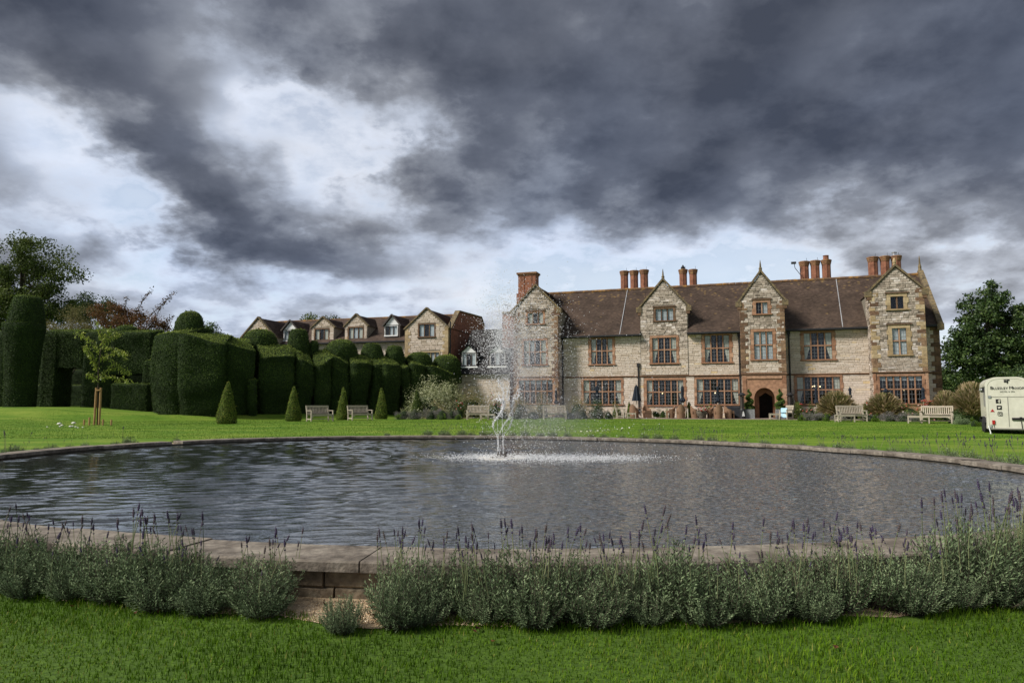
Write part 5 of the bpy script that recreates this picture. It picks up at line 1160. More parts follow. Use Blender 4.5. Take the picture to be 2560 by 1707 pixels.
# piece with the doorway, left of the big blocks
h2 = thing('yew_arch_hedge', 'dark yew hedge pierced by a doorway and a window opening, behind the sapling', 'hedge', tuple(at(230, 1018, 51).xy) + (0.,))
def slab(parent, pxl, pxr, yt, yb, Z, dep, ground=False, seed=0, name='hedge_block', ytr=None, back=0., dens=560):
    a, b = at(pxl, yb, Z), at(pxr, yb, Z); x0, x1 = a.x, b.x; zt, zt1 = at(pxl, yt, Z).z, at(pxr, ytr or yt, Z).z
    z0 = (min(g(x0, Z), g(x1, Z)) - .1) if ground else a.z
    nu, nz, ny = 10, 8, 5; V = []; rows = []
    # closed rounded box from stacked rings
    def ringpts(k, inset):
        pts = []
        for i in range(nu): pts.append((x0 + inset + (x1 - x0 - 2 * inset) * i / (nu - 1), Z + inset))
        for i in range(1, ny): pts.append((x1 - inset, Z + inset + (dep - 2 * inset) * i / (ny - 1)))
        for i in range(1, nu): pts.append((x1 - inset - (x1 - x0 - 2 * inset) * i / (nu - 1), Z + dep - inset))
        for i in range(1, ny - 1): pts.append((x0 + inset, Z + dep - inset - (dep - 2 * inset) * i / (ny - 1)))
        return pts
    lev = [(t, .02) for t in np.linspace(0, .93, nz)] + [(.985, .08), (1.0, .25), (1.0 , min(.6, (x1 - x0) * .3))]
    n = None
    for t, ins in lev:
        P = ringpts(0, ins); n = len(P)
        for (x, y) in P:
            s = (x - x0) / (x1 - x0); V.append((x, y, z0 + (zt + (zt1 - zt) * s - z0) * t + (back * (y - Z) / dep if t > .95 else 0)))
    F = grid_faces(len(lev), n); F.append(tuple(range((len(lev) - 1) * n, len(lev) * n)))
    V = wobble(np.array(V), .06, .9, seed) - np.array((parent.location.x, parent.location.y, parent.location.z))
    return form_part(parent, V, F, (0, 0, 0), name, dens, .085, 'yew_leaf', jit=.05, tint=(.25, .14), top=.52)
slab(h2, 95, 131, 829, 1018, 51.5, 2.2, True, 1, back=.35); slab(h2, 128, 203, 829, 918, 51.6, 2.2, False, 2, 'lintel', back=.35); slab(h2, 200, 276, 828, 1020, 51.4, 2.2, True, 3, back=.4); slab(h2, 272, 372, 829, 934, 51.2, 2.2, False, 4, 'lintel', ytr=832, back=.4); slab(h2, 274, 366, 958, 1024, 49.6, 2.2, True, 5, 'low_block'); slab(h2, 352, 372, 900, 1024, 50.6, 2., True, 6)
dome(h2, 285, 346, 814, 832, 53, 0, 7)
h3 = thing('inner_hedge', 'lower stepped yew hedge seen through the doorway in the dark hedge', 'hedge', tuple(at(170, 1005, 60).xy) + (0.,))
slab(h3, 60, 420, 962, 1012, 60, 2.0, True, 8, dens=180); slab(h3, 40, 440, 925, 1012, 64, 2.0, True, 9, dens=120); slab(h3, 30, 450, 860, 1012, 69, 2.0, True, 10, dens=60)
h4 = thing('yew_hedge_end', 'dark yew hedge running on behind the yew pillar', 'hedge', tuple(at(-60, 1015, 52).xy) + (0.,)); slab(h4, -190, 12, 828, 1016, 53, 2.2, True, 15, back=.3, dens=250)
# pillar at the far left
pl = at(49, 1015, 49.0); zg = g(pl.x, pl.y); k_ = 49 / FPX * .815
pil = thing('yew_pillar', 'massive yew pillar with a capped top at the end of the hedge', 'hedge', (pl.x, pl.y, zg))
Hh = lambda y: at(49, y, 49).z - zg
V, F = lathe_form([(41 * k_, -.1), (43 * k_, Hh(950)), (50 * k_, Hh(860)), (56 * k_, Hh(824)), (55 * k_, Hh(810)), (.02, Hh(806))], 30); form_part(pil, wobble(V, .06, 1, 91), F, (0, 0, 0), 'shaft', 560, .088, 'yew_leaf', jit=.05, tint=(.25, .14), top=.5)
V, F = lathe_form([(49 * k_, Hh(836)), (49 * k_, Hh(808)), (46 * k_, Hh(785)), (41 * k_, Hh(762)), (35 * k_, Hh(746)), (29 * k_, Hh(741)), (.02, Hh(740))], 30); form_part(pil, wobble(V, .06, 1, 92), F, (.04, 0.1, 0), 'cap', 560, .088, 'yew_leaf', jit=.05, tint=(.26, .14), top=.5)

# ------------------------------------------------------------------ cone topiary
def cone_bush(px, yb, yt, wpx, Z, label, leaf='cone_leaf', group=None):
    p = at(px, yb, Z); x, y = p.x, p.y; zg = p.z if False else g(x, y); h = at(px, yt, Z).z - zg; r = wpx / 2 * Z / FPX
    o = thing('cone_topiary', label, 'topiary', (x, y, zg), rnd.random() * 6, group)
    V, F = lathe_form([(r * .86, -.03), (r, h * .06), (r * .98, h * .14), (r * .78, h * .36), (r * .52, h * .62), (r * .27, h * .84), (r * .10, h * .97), (.01, h)], 22); V = wobble(V, .035, 2.2, int(px))
    me = mesh_np('core', V * (.93, .93, .985), F); link_mesh('core', me, M['yew'], o, smooth=True)
    fuzz(o, V, F, 1500, .065, M[leaf], jit=.05, tint=(.45, .24), top=.3); return o
cone_bush(566, 1056, 957, 46, 37.5, 'tallest and fattest cone of clipped yew on the lawn before the hedge')
cone_bush(733, 1053, 966, 36, 42.5, 'clipped yew cone left of the first bench, browner at its foot')
cone_bush(857, 1047, 968, 30, 46, 'clipped yew cone standing between the two benches')
cone_bush(953, 1045, 969, 29, 48.5, 'clipped yew cone right of the second bench, beside the gravel path')
cone_bush(1043, 1030, 976, 34, 49.5, 'dark clipped cone in front of the pale variegated shrub', 'yew_leaf')

# ------------------------------------------------------------------ trees
def tree(name, label, cat, base, h, crown, leaf, n_leaf, lsize, n_limb=12, clumps=60, trunk_r=.3, csig=.6, seed=1, trunk_h=.3, fill=.75, flat=.0, group=None, aspect=.6, bark='bark', tint=(.5, .22)):
    """crown(u,v) -> list of ellipsoids (cx,cy,cz,rx,ry,rz) relative to base"""
    r_ = random.Random(seed); n2 = np.random.default_rng(seed); o = thing(name, label, cat, base, 0, group)
    tb = MB(); top = Vector((0, 0, h * .8))
    tb.tube([(0, 0, -.2), (r_.gauss(0, .05), r_.gauss(0, .05), h * .25), (r_.gauss(0, .1), r_.gauss(0, .1), h * .55), (0, 0, h * .85)], [trunk_r * 1.15, trunk_r * .85, trunk_r * .5, trunk_r * .12], 9)
    cl = []
    vol = np.array([e[3] * e[4] * e[5] for e in crown]); vol = vol / vol.sum()
    for k in range(clumps):
        e = crown[n2.choice(len(crown), p=vol)]; d = n2.normal(0, 1, 3); d /= np.linalg.norm(d); q = fill + (1 - fill) * n2.random(); q = q if n2.random() < .72 else n2.random() ** .5
        cl.append(Vector((e[0] + d[0] * e[3] * q, e[1] + d[1] * e[4] * q, e[2] + d[2] * e[5] * q)))
    for k in range(n_limb):
        e = cl[r_.randrange(len(cl))]; s = Vector((0, 0, h * (trunk_h + .45 * r_.random()))); m = s.lerp(e, .5) + Vector((0, 0, .08 * h * r_.random())); tb.tube([s, m, e], [trunk_r * .38, trunk_r * .22, trunk_r * .05], 6, cap=False)
    tb.build('trunk', M[bark], o, smooth=True)
    P = []; T = []
    per = n_leaf // len(cl)
    for c in cl:
        sg = csig * r_.uniform(.6, 1.3); d = n2.normal(0, 1, (per, 3)); d /= np.linalg.norm(d, axis=1)[:, None]; rr_ = sg * n2.random(per) ** .45
        q = d * rr_[:, None] * (1, 1, .75 - flat) + np.array(c); P.append(q); T.append(np.clip(n2.normal(tint[0] + r_.gauss(0, .10), tint[1], per) , 0, 1))
    P = np.concatenate(P); T = np.concatenate(T); D = n2.normal(0, 1, (len(P), 3)); D[:, 2] -= .35
    Vv, Ff = leaf_quads(P, n2.uniform(.65, 1.25, len(P)) * lsize, D, aspect); link_mesh('crown', mesh_np('crown', Vv, Ff, np.repeat(T, 4)), M[leaf], o); return o
def ell(px, py, Z, base, rx, ry, rz):
    q = at(px, py, Z); return (q.x - base[0], q.y - base[1], q.z - base[2], rx * Z / FPX, ry * Z / FPX, rz * Z / FPX)
def gb(px, Z): x = (px - 1280) / FPX * Z; return (x, Z, g(x, Z))
b = gb(40, 75); tree('broadleaf_tree', 'tall open leafy tree rising behind the yew pillar', 'tree', b, 19, [ell(20, 670, 75, b, 110, 100, 92), ell(95, 640, 75, b, 60, 60, 60), ell(140, 700, 75, b, 72, 60, 60), ell(-80, 720, 75, b, 110, 100, 120), ell(110, 770, 75, b, 100, 80, 55), ell(30, 780, 75, b, 150, 100, 70)], 'tree_leaf', 46000, .26, 20, 240, .45, 1.15, 5, fill=.55, aspect=.6)
b = gb(235, 82); tree('dark_tree', 'small dark tree top between the leafy tree and the red shrub', 'tree', b, 11, [ell(232, 775, 82, b, 48, 45, 34), ell(200, 790, 82, b, 40, 40, 40), ell(262, 792, 82, b, 30, 40, 30)], 'dark_leaf', 9000, .24, 6, 50, .25, .9, 6)
b = gb(175, 62); tree('olive_shrub_tree', 'pale olive brown bushy tree above the dark hedge', 'tree', b, 8, [ell(150, 812, 62, b, 60, 50, 34), ell(215, 800, 62, b, 62, 50, 34), ell(120, 840, 62, b, 60, 50, 40), ell(200, 850, 62, b, 80, 50, 50)], 'olive_leaf', 20000, .13, 14, 110, .18, .75, 7, aspect=.3)
b = gb(300, 60); rt = tree('red_leaved_tree', 'reddish autumn tree with long bare whips above the hedge', 'tree', b, 8.5, [ell(285, 790, 60, b, 56, 50, 34), ell(330, 805, 60, b, 46, 45, 32), ell(385, 815, 60, b, 36, 40, 22), ell(300, 840, 60, b, 80, 50, 40)], 'red_leaf', 12000, .14, 18, 90, .14, .62, 8, fill=.5)
wb = MB(); WP = []
for pts in ([(330, 810), (345, 775), (360, 745), (380, 727)], [(345, 815), (375, 790), (410, 755), (440, 728)], [(318, 800), (312, 770), (318, 742)], [(370, 825), (390, 790), (405, 760), (428, 742)], [(390, 830), (415, 805), (433, 790)], [(375, 820), (400, 812), (425, 815)]):
    q = [at(x, y, 60) - Vector(b) for x, y in pts]; wb.tube(q, [.045, .03, .02, .01][:len(q)], 5)
    for a_, c_ in zip(q[:-1], q[1:]):
        for t in np.linspace(.1, 1, 9): WP.append(a_.lerp(c_, t))
wb.build('whip', M['bark'], rt); WP = np.repeat(np.array([tuple(p) for p in WP]), 5, 0) + nrg.normal(0, .10, (len(WP) * 5, 3)); Vv, Ff = leaf_quads(WP, nrg.uniform(.1, .22, len(WP)), None, .6); link_mesh('whip_leaves', mesh_np('whip_leaves', Vv, Ff, np.repeat(np.clip(nrg.normal(.25, .2, len(WP)), 0, 1), 4)), M['red_leaf'], rt)
b = gb(525, 55); tree('dark_bush_top', 'dark leafy bush top peeping out beside the tallest hedge dome', 'bush', b, 6.8, [ell(528, 832, 55, b, 24, 26, 18)], 'dark_leaf', 2600, .15, 4, 16, .1, .5, 9)
b = gb(790, 90); tree('far_tree', 'distant olive green tree top showing over the stone wing roof', 'tree', b, 12, [ell(790, 806, 90, b, 42, 40, 16), ell(820, 815, 90, b, 30, 40, 16), ell(790, 840, 90, b, 60, 40, 30)], 'tree_leaf', 6000, .28, 5, 40, .25, .9, 10)
b = gb(2475, 60); tree('evergreen_oak', 'big dense dark evergreen tree right of the manor house', 'tree', b, 12, [ell(2468, 728, 60, b, 26, 40, 34), ell(2450, 770, 60, b, 46, 50, 44), ell(2505, 775, 60, b, 46, 50, 50), ell(2470, 830, 60, b, 84, 70, 60), ell(2535, 830, 60, b, 62, 60, 66), ell(2415, 880, 60, b, 52, 60, 66), ell(2480, 905, 60, b, 112, 80, 84), ell(2590, 880, 60, b, 80, 70, 110)], 'dark_leaf', 52000, .235, 16, 420, .4, .62, 12, fill=.6, tint=(.45, .26))
for i, (px, Z, yt, w) in enumerate(((2620, 48, 900, 120), (2440, 68, 905, 120), (2380, 66, 930, 70))):
    b = gb(px, Z); tree('back_bush', ['tall dark bush behind the horse trailer', 'dark bushy mass under the evergreen oak', 'low dark bush at the end of the manor wall'][i], 'bush', b, (at(px, yt, Z).z - b[2]), [ell(px, (yt + 1010) / 2, Z, b, w, w * .6, (1010 - yt) / 2)], 'dark_leaf', 9000, .18, 6, 60, .15, .8, 30 + i, fill=.5)
# far wood closing the horizon
def wood():
    P = []; 
    for k in range(260):
        x = rnd.uniform(-230, 230); y = rnd.uniform(150, 210); z = g(x, y); hh = rnd.uniform(6, 11)
        n = 90; d = nrg.normal(0, 1, (n, 3)); d /= np.linalg.norm(d, axis=1)[:, None]; P.append(d * nrg.random((n, 1)) ** .4 * (4.5, 3, hh / 2) + (x, y, z + hh / 2))
    P = np.concatenate(P); Vv, Ff = leaf_quads(P, nrg.uniform(.8, 1.8, len(P)), None, .7); o = link_mesh('far_wood', mesh_np('far_wood', Vv, Ff, np.repeat(np.clip(nrg.normal(.35, .2, len(P)), 0, 1), 4)), M['dark_leaf'], kind='stuff'); o['label'] = 'belt of distant trees closing the view behind the garden'
wood()
# ------------------------------------------------------------------ sapling with stakes
sp = gp(243, 1062); Zs = sp.y; sap = thing('sapling', 'young yellow green sapling tied between two tall stakes on the lawn', 'tree', tuple(sp), 0)
Sx = lambda px, py, dy=0: at(px, py, Zs + dy) - sp
tb = MB(); tb.tube([(0, 0, 0), Sx(245, 980), Sx(246, 920), Sx(252, 880), Sx(256, 840), Sx(243, 808)], [.035, .032, .03, .024, .015, .005], 7)
tips = []
for pts in ([(246, 945), (262, 928), (285, 915), (320, 935)], [(247, 930), (235, 905), (222, 880), (212, 865)], [(250, 900), (270, 885), (295, 880), (312, 890)], [(252, 880), (235, 860), (215, 843), (190, 830)], [(254, 862), (270, 850), (282, 838), (298, 835)], [(256, 850), (250, 830), (243, 806)], [(246, 950), (232, 938), (220, 935)], [(250, 890), (275, 900), (300, 915), (322, 928)], [(254, 870), (280, 868), (305, 880), (318, 885)], [(248, 945), (275, 940), (300, 945), (322, 952)], [(254, 866), (262, 845), (275, 822)], [(248, 915), (232, 895), (218, 872)]):
    dz = rnd.uniform(-.5, .5); q = [Sx(x, y, dz * i / len(pts)) for i, (x, y) in enumerate(pts)]; tb.tube(q, [.014, .010, .007, .004][:len(q)], 5, cap=False)
    for a_, c_ in zip(q[:-1], q[1:]):
        for t in np.linspace(.25, 1, 5): tips.append(tuple(a_.lerp(c_, t)))
tb.build('trunk', M['bark'], sap, smooth=True)
tips = np.array(tips); P = np.repeat(tips, 9, 0) + nrg.normal(0, .07, (len(tips) * 9, 3)); D = nrg.normal(0, .55, P.shape); D[:, 2] -= .9
Vv, Ff = leaf_quads(P, nrg.uniform(.10, .19, len(P)), D, .36); link_mesh('crown', mesh_np('crown', Vv, Ff, np.repeat(np.clip(nrg.normal(.55, .25, len(P)), 0, 1), 4)), M['young_leaf'], sap)
MB().box(-.02, .02, -.03, .03, 0, .16).build('tie_label', M['white'], sap).location = tuple(Sx(252, 950)); 
stk = thing('stake_pair', 'two tall wooden stakes bracing the sapling trunk', 'stake', tuple(sp), 0)
for x in (-.13, .13): MB().tube([(x, -.05, 0), (x * .92, -.05, Sx(243, 969).z)], [.055, .055], 10).build('post', M['wood'], stk, smooth=False)
MB().bar((-.14, -.11, Sx(243, 975).z), (.14, -.11, Sx(243, 975).z), .03, .07).build('crossbar', M['wood'], stk)
for px, yt in ((210, 1049), (223, 1043), (257, 1048), (278, 1049)):
    q = at(px, 1060, Zs - .3); q.z = g(q.x, q.y); o = MB().tube([(0, 0, -.05), (0, 0, at(px, yt, q.y).z - q.z)], .045, 8).build('short_peg', M['wood']); o.location = q; tag(o, 'short round wooden peg in the grass around the sapling', 'peg', 'pegs around the sapling')
# ------------------------------------------------------------------ flower beds before the house
def mound(name, label, cat, px, yb, yt, wpx, Z, leaf, n, size, core=True, aspect=.4, tint=(.5, .24), up=.4, sq=.8, seed=0, group=None, flowers=0, rough=.25, dz=0.):
    x = (px - 1280) / FPX * Z; zg = g(x, Z) + dz; h = at(px, yt, Z).z - zg; r = wpx / 2 * Z / FPX
    o = thing(name, label, cat, (x, Z, zg), rnd.random() * .4, group); n2 = np.random.default_rng(int(px * 7 + yb))
    n = int(n * 1.1); k = max(14, int(n / 110)); cl = []
    for i in range(k):
        d = n2.normal(0, 1, 3); d[2] = abs(d[2]); d /= np.linalg.norm(d); q = .45 + .55 * n2.random(); cl.append((d[0] * r * q, d[1] * r * q * sq, max(.05, d[2] * h * q * .92)))
    if core: 
        V, F = lathe_form([(r * .5, 0), (r * .55, h * .25), (r * .42, h * .45), (r * .2, h * .58), (.02, h * .62)], 14, sq); link_mesh('core', mesh_np('core', wobble(V, .12, 1.5, int(px)), F), M['yew'], o, smooth=True)
    P = []; T = []
    for c in cl:
        m = n // k; d = n2.normal(0, 1, (m, 3)); d /= np.linalg.norm(d, axis=1)[:, None]; P.append(d * (n2.random((m, 1)) ** .45) * (r * rough * 1.5, r * rough * 1.5 * sq, h * rough) + np.array(c)); T.append(np.clip(n2.normal(tint[0] + n2.normal(0, .10), tint[1], m), 0, 1))
    P = np.concatenate(P); T = np.concatenate(T); P[:, 2] = np.clip(P[:, 2], .01, h * 1.05); D = n2.normal(0, .7, P.shape) + np.c_[P[:, 0] / r, P[:, 1] / r, np.full(len(P), up * 2)] * .6
    Vv, Ff = leaf_quads(P, n2.uniform(.6, 1.3, len(P)) * size, D, aspect); link_mesh('foliage', mesh_np('foliage', Vv, Ff, np.repeat(T, 4)), M[leaf], o)
    if flowers:
        i = n2.choice(len(P), flowers); Q = P[i] * 1.03 + (0, -.05, .05); mb = MB()
        for q in Q: mb.ball(tuple(q), n2.uniform(.04, .07), 6, 4, .7, tint=n2.random())
        mb.build('flowers', M['petal'], o, kind='stuff')
    return o
def grasses(label, px, yb, yt, wpx, Z, n=1500, lean=.6, leaf='plume', tint=(.55, .25)):
    x = (px - 1280) / FPX * Z; zg = g(x, Z); h = at(px, yt, Z).z - zg; r = wpx / 2 * Z / FPX; o = thing('ornamental_grass', label, 'grass', (x, Z, zg), 0)
    a = nrg.random(n) * 6.283; r0 = .25 * r * nrg.random(n); q = nrg.random(n); out = r * (.15 + .95 * q); hh = h * (1.02 - .5 * q ** 2) * nrg.uniform(.45, 1.12, n)
    c, s_ = np.cos(a), np.sin(a); B = np.c_[r0 * c, r0 * s_, 0 * a]; Tt = np.c_[out * c, out * s_ * .8, hh]; Mi = (B + Tt) / 2 + np.c_[-.12 * c * r, -.12 * s_ * r, .18 * hh]
    w = .008 + .008 * nrg.random(n); sd = np.c_[-s_, c, 0 * a] * w[:, None]; sd += nrg.normal(0, .006, sd.shape)
    V = np.stack([B - sd, B + sd, Mi + sd, Mi - sd, Tt + sd * 1.6, Tt - sd * 1.6, Tt + (Tt - Mi) * .16], 1).reshape(-1, 3); b0 = np.arange(n) * 7
    F = np.concatenate([np.c_[b0, b0 + 1, b0 + 2], np.c_[b0, b0 + 2, b0 + 3], np.c_[b0 + 3, b0 + 2, b0 + 4], np.c_[b0 + 3, b0 + 4, b0 + 5], np.c_[b0 + 5, b0 + 4, b0 + 6]])
    t = np.clip(nrg.normal(tint[0], tint[1], n), 0, 1); T = np.stack([t * .3, t * .3, t * .7, t * .7, t, t, t], 1).ravel()
    link_mesh('blades', mesh_np('blades', V, F, T), M[leaf], o); 
    V, F = lathe_form([(r * .35, 0), (r * .42, h * .22), (r * .28, h * .38), (.02, h * .45)], 12, .8); link_mesh('core', mesh_np('core', wobble(V, .1, 1.5, int(px)), F), M['bed_leaf'], o, smooth=True)
    return o
# left bed
mound('variegated_shrub', 'large cream variegated shrub at the left end of the flower bed', 'shrub', 1078, 1040, 944, 122, 50.5, 'varieg', 12000, .10, tint=(.60, .25), aspect=.5, rough=.28)
mound('variegated_shrub', 'smaller pale shrub leaning against the big variegated one', 'shrub', 1132, 1040, 952, 80, 51.0, 'varieg', 5500, .10, tint=(.48, .25), aspect=.5)
mound('brown_shrub', 'brown green twiggy shrub behind the slatted bench with the stool', 'shrub', 1170, 1042, 965, 120, 51, 'plume', 7000, .10, tint=(.5, .25), aspect=.3)
mound('brown_shrub', 'tawny low shrub between the dark cone and the roses', 'shrub', 1092, 1044, 1000, 60, 48.6, 'plume', 2600, .08, tint=(.6, .2), aspect=.3)
mound('rose_bush', 'small green rose bush with white blooms by the left bed lavender', 'rose', 1150, 1044, 995, 30, 48.8, 'bed_leaf', 1400, .07, flowers=14)
for px, w, yt in ((1008, 40, 1021), (1040, 46, 1018), (1076, 46, 1017), (1108, 44, 1018), (1132, 34, 1020)):
    mound('lavender_mound', 'greyish lavender mound in the bed before the variegated shrub', 'lavender', px, 1046, yt, w, 47.6, 'lav_far', 1800, .07, aspect=.2, up=.9, group='lavender in the left bed')
for px, w, lab in ((997, 14, 'little green box ball at the tip of the left bed'), (1105, 22, 'low green box ball in front of the left bed lavender'), (1147, 22, 'bright green box ball beside the bench with the stool')):
    mound('box_ball', lab, 'topiary', px, 1047, 1031 if px < 1100 else 1029, w, 46.8, 'box_leaf', 900, .05, sq=1)
mound('low_shrub', 'low green plants under the fountain spray', 'shrub', 1235, 1044, 1012, 60, 50, 'bed_leaf', 2500, .08, tint=(.4, .2))
mound('red_flower_bush', 'bush topped with red flowers behind the fountain jets', 'shrub', 1240, 1030, 985, 44, 51.5, 'bed_leaf', 1800, .08, flowers=70)
for px, yt, w, Z, lab in ((1300, 985, 60, 51, 'brown feathery shrub under the left gable window'), (1355, 982, 66, 51, 'tall brown feathery shrub behind the plain bench'), (1445, 986, 70, 50.5, 'brown feathery shrub at the corner of the first gable'), (1492, 995, 46, 50, 'dark green shrub before the first ground floor window')):
    mound('brown_shrub', lab, 'shrub', px, 1044, yt, w, Z, 'plume' if px < 1480 else 'dark_leaf', 3600, .09, tint=(.5, .25), aspect=.3)
for px in (1262, 1296, 1330, 1425, 1455, 1490, 1520): mound('lavender_mound', 'grey lavender mound in the bed on either side of the plain bench', 'lavender', px, 1046, 1018 + rnd.uniform(-3, 3), 40, 48, 'lav_far', 1500, .07, aspect=.2, up=.9, tint=(.4, .22), group='lavender before the first gable')
mound('yellow_shrub', 'yellow green trailing plant on the sill below the first window', 'shrub', 1540, 1035, 1002, 44, 52.2, 'bed_leaf', 1500, .07, tint=(.75, .2))
# right bed
mound('yellow_shrub', 'yellow green shrub beside the right patio heater', 'shrub', 1992, 1042, 1000, 36, 47.8, 'bed_leaf', 2600, .08, tint=(.65, .25), flowers=8)
mound('rose_bush', 'dark rose bush with few white blooms under the bay window', 'rose', 2022, 1044, 1006, 34, 47.6, 'bed_leaf', 2200, .07, tint=(.3, .2), flowers=10)
mound('climber', 'climbing plant trained up the corner beside the porch', 'climber', 1982, 1010, 955, 18, 50.2, 'dark_leaf', 1800, .09, core=False, sq=.5)
grasses('rusty feathery grass clump left of the right hand bench', 2088, 1046, 986, 92, 46.4, 3600, tint=(.6, .26))
grasses('rusty feathery grass clump right of the right hand bench', 2205, 1046, 990, 96, 45.6, 3600, tint=(.58, .26))
mound('rose_bush', 'rose bush with pink blooms behind the right hand bench', 'rose', 2135, 1042, 1003, 60, 46.8, 'bed_leaf', 2600, .07, flowers=60)
mound('yellow_shrub', 'lime green shrub peeping over the right hand bench', 'shrub', 2162, 1040, 999, 24, 46.4, 'box_leaf', 1200, .07, tint=(.8, .2))
mound('rose_bush', 'loose green border plants with yellow blooms before the tower window', 'shrub', 2270, 1046, 1010, 70, 44.8, 'bed_leaf', 3600, .07, tint=(.6, .22), flowers=40)
for px, yt, w, Z in ((2012, 1031, 40, 45.6), (2040, 1030, 44, 45.3), (2092, 1033, 40, 45), (2170, 1032, 44, 44.2), (2215, 1026, 52, 43.6), (2250, 1027, 48, 43), (2285, 1029, 44, 42.4)): mound('lavender_mound', 'grey violet lavender mound edging the right bed', 'lavender', px, 1052, yt, w, Z - 1.5, 'lav_far', 2000, .07, aspect=.2, up=.9, group='lavender edging the right bed')
for px, yb, w, lab, Z in ((1999, 1051, 19, 'box ball at the left tip of the right bed', 43.4), (2064, 1052, 19, 'box ball left of the right hand bench', 42.6), (2183, 1053, 20, 'box ball right of the right hand bench', 41.6), (2302, 1052, 20, 'box ball behind the low slatted table', 40.5), (2434, 1068, 27, 'box ball right beside the trailer wheel', 34.5)):
    mound('box_ball', lab, 'topiary', px, yb, yb - w * .95, w, Z, 'box_leaf', 1200, .05, sq=1, tint=(.5, .22))
grasses('tawny grass clump right of the round stone table', 2360, 1045, 986, 70, 43.5, 3200, tint=(.6, .25))
grasses('largest fountain of tawny grass beside the horse trailer', 2425, 1060, 968, 96, 39.5, 5200, tint=(.65, .25))
mound('pale_shrub', 'pale leafy shrub above the tawny grass beside the trailer', 'shrub', 2432, 1040, 952, 60, 43, 'varieg', 3200, .09, tint=(.4, .2))
mound('grey_santolina', 'silver grey cushion plant between the bench and the trailer', 'shrub', 2402, 1064, 1036, 46, 36.5, 'lav', 2400, .06, tint=(.6, .2), aspect=.2, up=.8)
mound('grey_santolina', 'small silver grey cushion plant behind the silver one', 'shrub', 2378, 1058, 1036, 34, 38.5, 'lav', 1400, .06, tint=(.5, .2), aspect=.2, up=.8)
for px, yt, w, Z, lf, lab, fl in ((2052, 1008, 40, 46.8, 'bed_leaf', 'green border plants between the rose bush and the first rusty grass', 12), (2112, 1004, 44, 47.2, 'bed_leaf', 'leafy border plants behind the first rusty grass', 25), (2158, 1012, 36, 45.4, 'bed_leaf', 'leafy plants directly behind the right hand bench back', 20), (2246, 1008, 44, 45.6, 'box_leaf', 'fresh green plants right of the second rusty grass', 20), (2308, 1016, 40, 42.6, 'bed_leaf', 'green plants around the foot of the stone table', 15), (2345, 1014, 44, 42, 'bed_leaf', 'green plants behind the turned bench', 12), (2395, 1020, 50, 39.2, 'dark_leaf', 'dark green plants at the foot of the largest tawny grass', 0)):
    mound('border_plant', lab, 'plant', px, 1046, yt, w, Z, lf, 2600, .08, flowers=fl)
# patio greenery
mound('box_hedge', 'small dark box bush under the second ground floor window', 'shrub', 1640, 1036, 1022, 34, 51.5, 'box_leaf', 1200, .06, tint=(.3, .2), dz=.03); mound('box_ball', 'round box ball under the second ground floor window', 'topiary', 1660, 1037, 1020, 22, 51.2, 'box_leaf', 1000, .06, sq=1, tint=(.35, .2), dz=.03)
cone_bush(1723, 1040, 1004, 16, 50.2, 'small clipped cone in the patio between the rattan chairs', 'cone_leaf'); cone_bush(1573, 1036, 1004, 12, 52, 'tiny clipped cone at the left end of the patio', 'cone_leaf')

# ------------------------------------------------------------------ teak seats and tables
def slat_bench(label, loc, rz, w=1.55, name='garden_bench', cat='bench', nsl=None, group=None):
    o = thing(name, label, cat, loc, rz, group); t = M['teak']; d = .58; sh = .43; bh = .92
    def P(nm, mb): return mb.build(nm, t, o)
    for s in (-1, 1):
        x = s * (w / 2 - .035)
        P('leg', MB().bar((x, -d / 2 + .03, 0), (x, -d / 2 + .03, .64), .065, .065)); P('leg', MB().bar((x, d / 2 - .03, 0), (x, d / 2 - .03, sh), .065, .065).bar((x, d / 2 - .03, sh), (x, d / 2 + .09, bh), .065, .065))
        P('armrest', MB().box(x - .045, x + .045, -d / 2 - .03, d / 2 + .02, .64, .675)); P('side_rail', MB().bar((x, -d / 2 + .06, .14), (x, d / 2 - .06, .14), .04, .06))
    P('front_rail', MB().box(-w / 2 + .07, w / 2 - .07, -d / 2 + .01, -d / 2 + .05, sh - .10, sh - .02)); P('back_stretcher', MB().box(-w / 2 + .07, w / 2 - .07, d / 2 - .05, d / 2 - .01, .11, .16))
    for k in range(6):
        y = -d / 2 + .02 + k * (d - .06) / 5; P('seat_slat', MB().box(-w / 2 + .07, w / 2 - .07, y - .035, y + .035, sh - .018, sh + .004))
    P('top_rail', MB().bar((-w / 2 + .0, d / 2 + .085, bh), (w / 2, d / 2 + .085, bh), .05, .10)); P('lower_rail', MB().bar((-w / 2 + .07, d / 2 - .005, sh + .08), (w / 2 - .07, d / 2 - .005, sh + .08), .04, .06))
    n = nsl or max(5, int(w / .105))
    for k in range(n):
        x = -w / 2 + .12 + k * (w - .24) / (n - 1); P('back_slat', MB().bar((x, d / 2 + .005, sh + .11), (x, d / 2 + .075, bh - .05), .052, .018))
    for s in (-1, 1): P('brace', MB().bar((s * (w / 2 - .07), -d / 2 + .03, sh - .18), (s * (w / 2 - .20), -d / 2 + .03, sh - .09), .05, .05))
    return o
